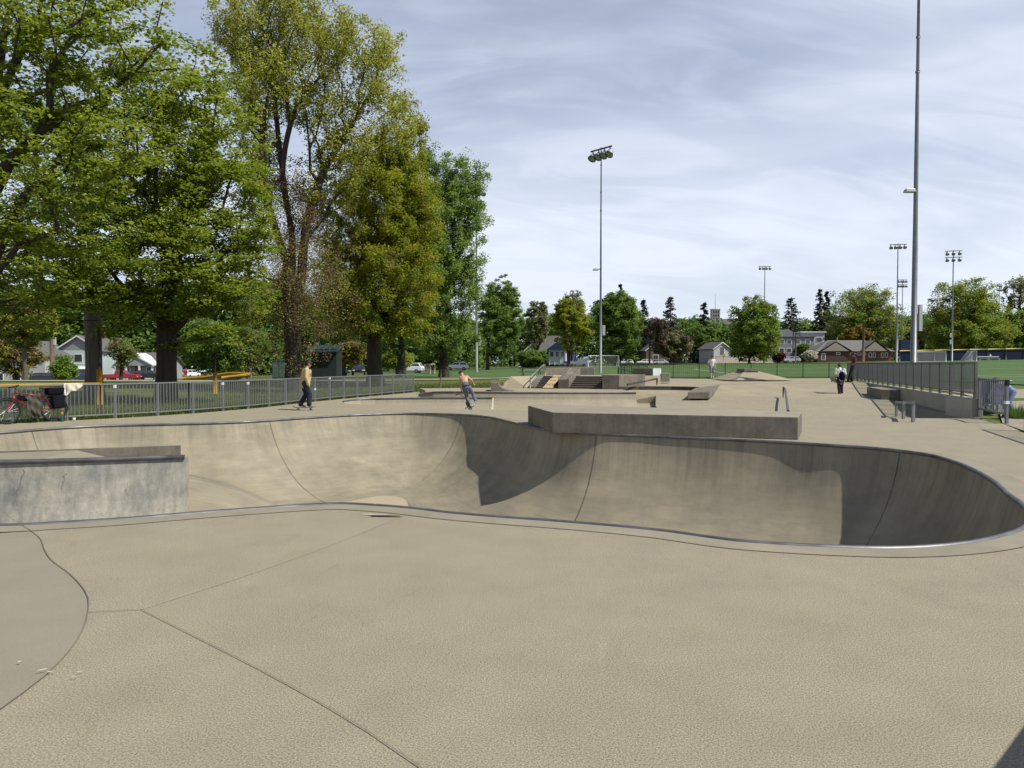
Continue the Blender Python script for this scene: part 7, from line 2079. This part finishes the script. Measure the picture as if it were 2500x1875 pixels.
hm = MB(); rt, fw, up = ax
hm.ell(hd + up * .035, (.105, .125, .115), 16, 10, rot=Matrix((rt, fw, up)).transposed(), zmin=-.35)
hm.build('helmet', M_BLK, p2, True)
bp_ = Vector(pr(665, 735, -.06)); hxv = (Vector(J['hr']) - Vector(J['hl'])).normalized()
mb = MB(); upv = (Vector(J['chest']) - Vector(J['pelvis'])).normalized(); fwv = hxv.cross(upv)
mb.tube([bp_ + hxv * math.cos(a) * .155 + fwv * math.sin(a) * .115 for a in np.linspace(0, 2 * math.pi, 20, endpoint=False)], .022, 6, closed=True)
mb.build('belt', mat('brown_belt', (.06, .03, .025), rough=.6), p2, True)
# 3 far skateboarder facing us
g3 = Vector((XC(1738, 55.6), 55.6, .50))
skateboard('skateboard under the man in white shirt and shorts near the dark fence', tuple(g3), R(15))
J = dict(pelvis=(0, 0, .98), chest=(0, .05, 1.33), neck=(0, .08, 1.48), head=(0, .14, 1.60), look=(0, 1, -.5),
         sl=(-.19, .04, 1.41), el=(-.27, .0, 1.14), wl=(-.25, .06, .90), sr=(.19, .04, 1.41), er=(.27, .0, 1.14), wr=(.25, .06, .90),
         hl=(-.09, 0, .94), kl=(-.10, .06, .55), al=(-.10, -.06, .19), tl=(-.12, .08, .13), hr=(.09, 0, .94), kr=(.08, .08, .56), ar=(.05, .10, .19), tr=(.04, .24, .13))
M_WTEE = mat('white_tshirt', (.66, .66, .65), (.6, .6, .6), rough=.9)
p3, M3, hd, ax = person('man in white shirt and grey shorts skating towards us by dark fence', tuple(g3), R(172), J, [SKIN, M_WTEE, mat('grey_blue_shorts', (.15, .175, .21), rough=.9), mat('white_shoe', (.55, .55, .55))],
                        dict(torso=.15, waist=.14, thigh=.098), sleeve=.42, trouser=.12)
hair_cap(p3, hd, ax, HAIR)
# 4 man walking up the bank with a backpack, board in his left hand
g4 = G(2052, 966.5, .0); g4.z = float(dip(np.array([g4.x]), np.array([g4.y]))[0])
J = dict(pelvis=(0, 0, .93), chest=(0, .10, 1.27), neck=(0, .16, 1.42), head=(0, .24, 1.53), look=(0, 1, -.7),
         sl=(-.20, .09, 1.36), el=(-.26, .03, 1.09), wl=(-.24, .08, .85), sr=(.20, .09, 1.36), er=(.26, .04, 1.08), wr=(.23, .12, .86),
         hl=(-.09, 0, .9), kl=(-.09, .02, .48), al=(-.08, -.14, .09), tl=(-.09, .02, .04), hr=(.09, 0, .9), kr=(.09, .16, .50), ar=(.09, .12, .11), tr=(.10, .26, .06))
M_BLKP = mat('black_trousers', (.012, .012, .014), (.02, .02, .022), rough=.9)
p4, M3, hd, ax = person('man in white shirt with black backpack walking up the bank', tuple(g4), R(-8), J, [SKIN_T, M_WTEE, M_BLKP, M_BLK], dict(torso=.155, waist=.15, thigh=.092, calf=.07), sleeve=.42)
hair_cap(p4, hd, ax, HAIR)
bpk = thing('backpack', 'black drawstring backpack on the man in the white shirt', 'backpack', (g4.x, g4.y, g4.z), R(-8))
MB().ell((0.02, -.13, 1.02), (.155, .10, .24), 14, 10).build('bag_body', M_BAG, bpk, True)
for s_ in (-1, 1): tube_part('strap', catmull([Vector((s_ * .03, -.12, 1.22)), Vector((s_ * .09, -.07, 1.38)), Vector((s_ * .14, .06, 1.44)), Vector((s_ * .16, .16, 1.30))], .08), .016, M_BAG, bpk, 6)
hand = Matrix.Rotation(R(-8), 3, 'Z') @ Vector((-.26, .06, .80)) + g4
skateboard('skateboard carried in the left hand of the man with the backpack', tuple(hand + Vector((-.06, -.1, -.06))), rot=(R(70), R(20), R(15)))
# 5 man in maroon shirt leaning at the fence end
g5 = Vector((XC(2081, 44.6), 44.6, .552))
J = dict(pelvis=(0, -.02, .95), chest=(0, -.12, 1.30), neck=(0, -.12, 1.46), head=(0, -.07, 1.60), look=(.1, 1, -.35),
         sl=(-.20, -.11, 1.40), el=(-.30, -.10, 1.12), wl=(-.14, .10, 1.02), sr=(.20, -.11, 1.40), er=(.30, -.12, 1.12), wr=(.14, .10, 1.02),
         hl=(-.09, 0, .92), kl=(-.10, .13, .50), al=(-.10, .24, .09), tl=(-.11, .40, .045), hr=(.09, 0, .92), kr=(.10, .05, .50), ar=(.10, .02, .09), tr=(.11, .17, .045))
p5, M3, hd, ax = person('man in maroon shirt and black trousers leaning at the fence end', tuple(g5), R(75), J, [SKIN_T, mat('maroon_cloth', (.075, .010, .022), (.10, .014, .03), rough=.9), M_BLKP, M_BLK], dict(torso=.155, waist=.15, thigh=.1, calf=.078), sleeve=.42)
cp5 = hair_cap(p5, hd, ax, M_BLK, name='cap', size=1.04)
rt, fw, up = ax
MB().ell(hd + fw * .13 + up * .055, (.07, .07, .012), 12, 6, rot=Matrix((rt, fw, up)).transposed()).build('cap_brim', M_BLK, cp5, True)
# 6 person in blue behind the gate panel
g6 = Vector((15.35, 23.0, .0)); g6 = Vector((XC(2468, 22.9), 22.9, gz_at(XC(2468, 22.9), 22.9) + .03))
J = dict(pelvis=(0, 0, .80), chest=(0, .28, .98), neck=(0, .40, 1.05), head=(0, .50, 1.10), look=(0, 1, -.9),
         sl=(-.19, .30, 1.02), el=(-.24, .42, .80), wl=(-.16, .55, .66), sr=(.19, .30, 1.02), er=(.24, .42, .80), wr=(.16, .55, .66),
         hl=(-.09, 0, .78), kl=(-.10, .16, .44), al=(-.10, .0, .09), tl=(-.10, .16, .045), hr=(.09, 0, .78), kr=(.10, .16, .44), ar=(.10, .0, .09), tr=(.10, .16, .045))
p6, M3, hd, ax = person('person in blue clothes bending over behind the gate panel', tuple(g6), R(100), J, [SKIN, mat('blue_striped_top', (.05, .07, .32), (.40, .45, .62), scale=9, rough=.9, stretch=(.3, .3, 4)), mat('light_blue_jeans', (.14, .20, .33), rough=.9), M_BLK], dict(torso=.15, waist=.14), sleeve=1.0)
hair_cap(p6, hd, ax, HAIR)

# ================================================================== grass blades along the fences, weeds
def tufts(name, pts, n, h, m, seed, spread):
    rng = np.random.default_rng(seed)
    pts = np.array([(p[0], p[1]) for p in pts]); i = rng.integers(0, len(pts) - 1, n); u = rng.random(n)[:, None]
    c = pts[i] * (1 - u) + pts[i + 1] * u + rng.normal(size=(n, 2)) * spread[0] + np.array(spread[1])
    keep_ = ~inside(PARKL, c[:, 0], c[:, 1]); c = c[keep_]; n = len(c)
    z = np.array([gz_at(x, y) for x, y in c])
    a = rng.random(n) * 6.28; hh = h * rng.uniform(.4, 1.3, n); w = .012 * rng.uniform(.7, 1.6, n)
    d = np.stack([np.cos(a), np.sin(a)], 1)
    b0 = np.column_stack([c + d * w[:, None], z - .01]); b1 = np.column_stack([c - d * w[:, None], z - .01])
    ln = rng.normal(size=(n, 2)) * .4 * hh[:, None]
    tp = np.column_stack([c + ln, z + hh])
    V = np.stack([b0, b1, tp], 1).reshape(-1, 3)
    o = np_mesh(name, V, np.arange(n * 3).reshape(-1, 3), m, None)
    o['kind'] = 'stuff'
    return o
L_GRASS = leaf_mat('grass_blade', (.060, .100, .018), (.13, .165, .04), .3)
tufts('grass', [p for p in FENCE_L if p.y > 18], 26000, .16, L_GRASS, 81, (.5, (-.5, .35)))
tufts('grass', [p for p in FENCE_L if p.y > 18], 40000, .10, L_GRASS, 82, (2.6, (-2.6, 1.6)))
tufts('grass', [(-5.8, 44.2), (-3.5, 44.4), (-1.2, 43.4)], 9000, .12, L_GRASS, 83, (1.6, (0, 1.6)))
wc = G(2462, 1026)
rng = np.random.default_rng(5)
wt = thing('weed_clump', 'leafy green weeds growing beside the gate post at right', 'plant', (wc.x + .45, wc.y + .3, gz_at(wc.x + .45, wc.y + .3)))
n = 520
a = rng.random(n) * 6.28; r_ = rng.random(n) ** .6 * .34; hh = rng.uniform(.15, .55, n) * (1.15 - r_)
V = []
for k in range(n):
    x, y = r_[k] * math.cos(a[k]), r_[k] * math.sin(a[k]); dx, dy = math.cos(a[k] + 1.5) * .014, math.sin(a[k] + 1.5) * .014; o_ = .35 * hh[k]
    V += [(x - dx, y - dy, 0), (x + dx, y + dy, 0), (x + math.cos(a[k]) * o_ + dx * .3, y + math.sin(a[k]) * o_ + dy * .3, hh[k])]
o = np_mesh('leaves', np.array(V), np.arange(n * 3).reshape(-1, 3), leaf_mat('weed_leaf', (.06, .13, .02), (.13, .2, .04)), wt); o['kind'] = 'stuff'
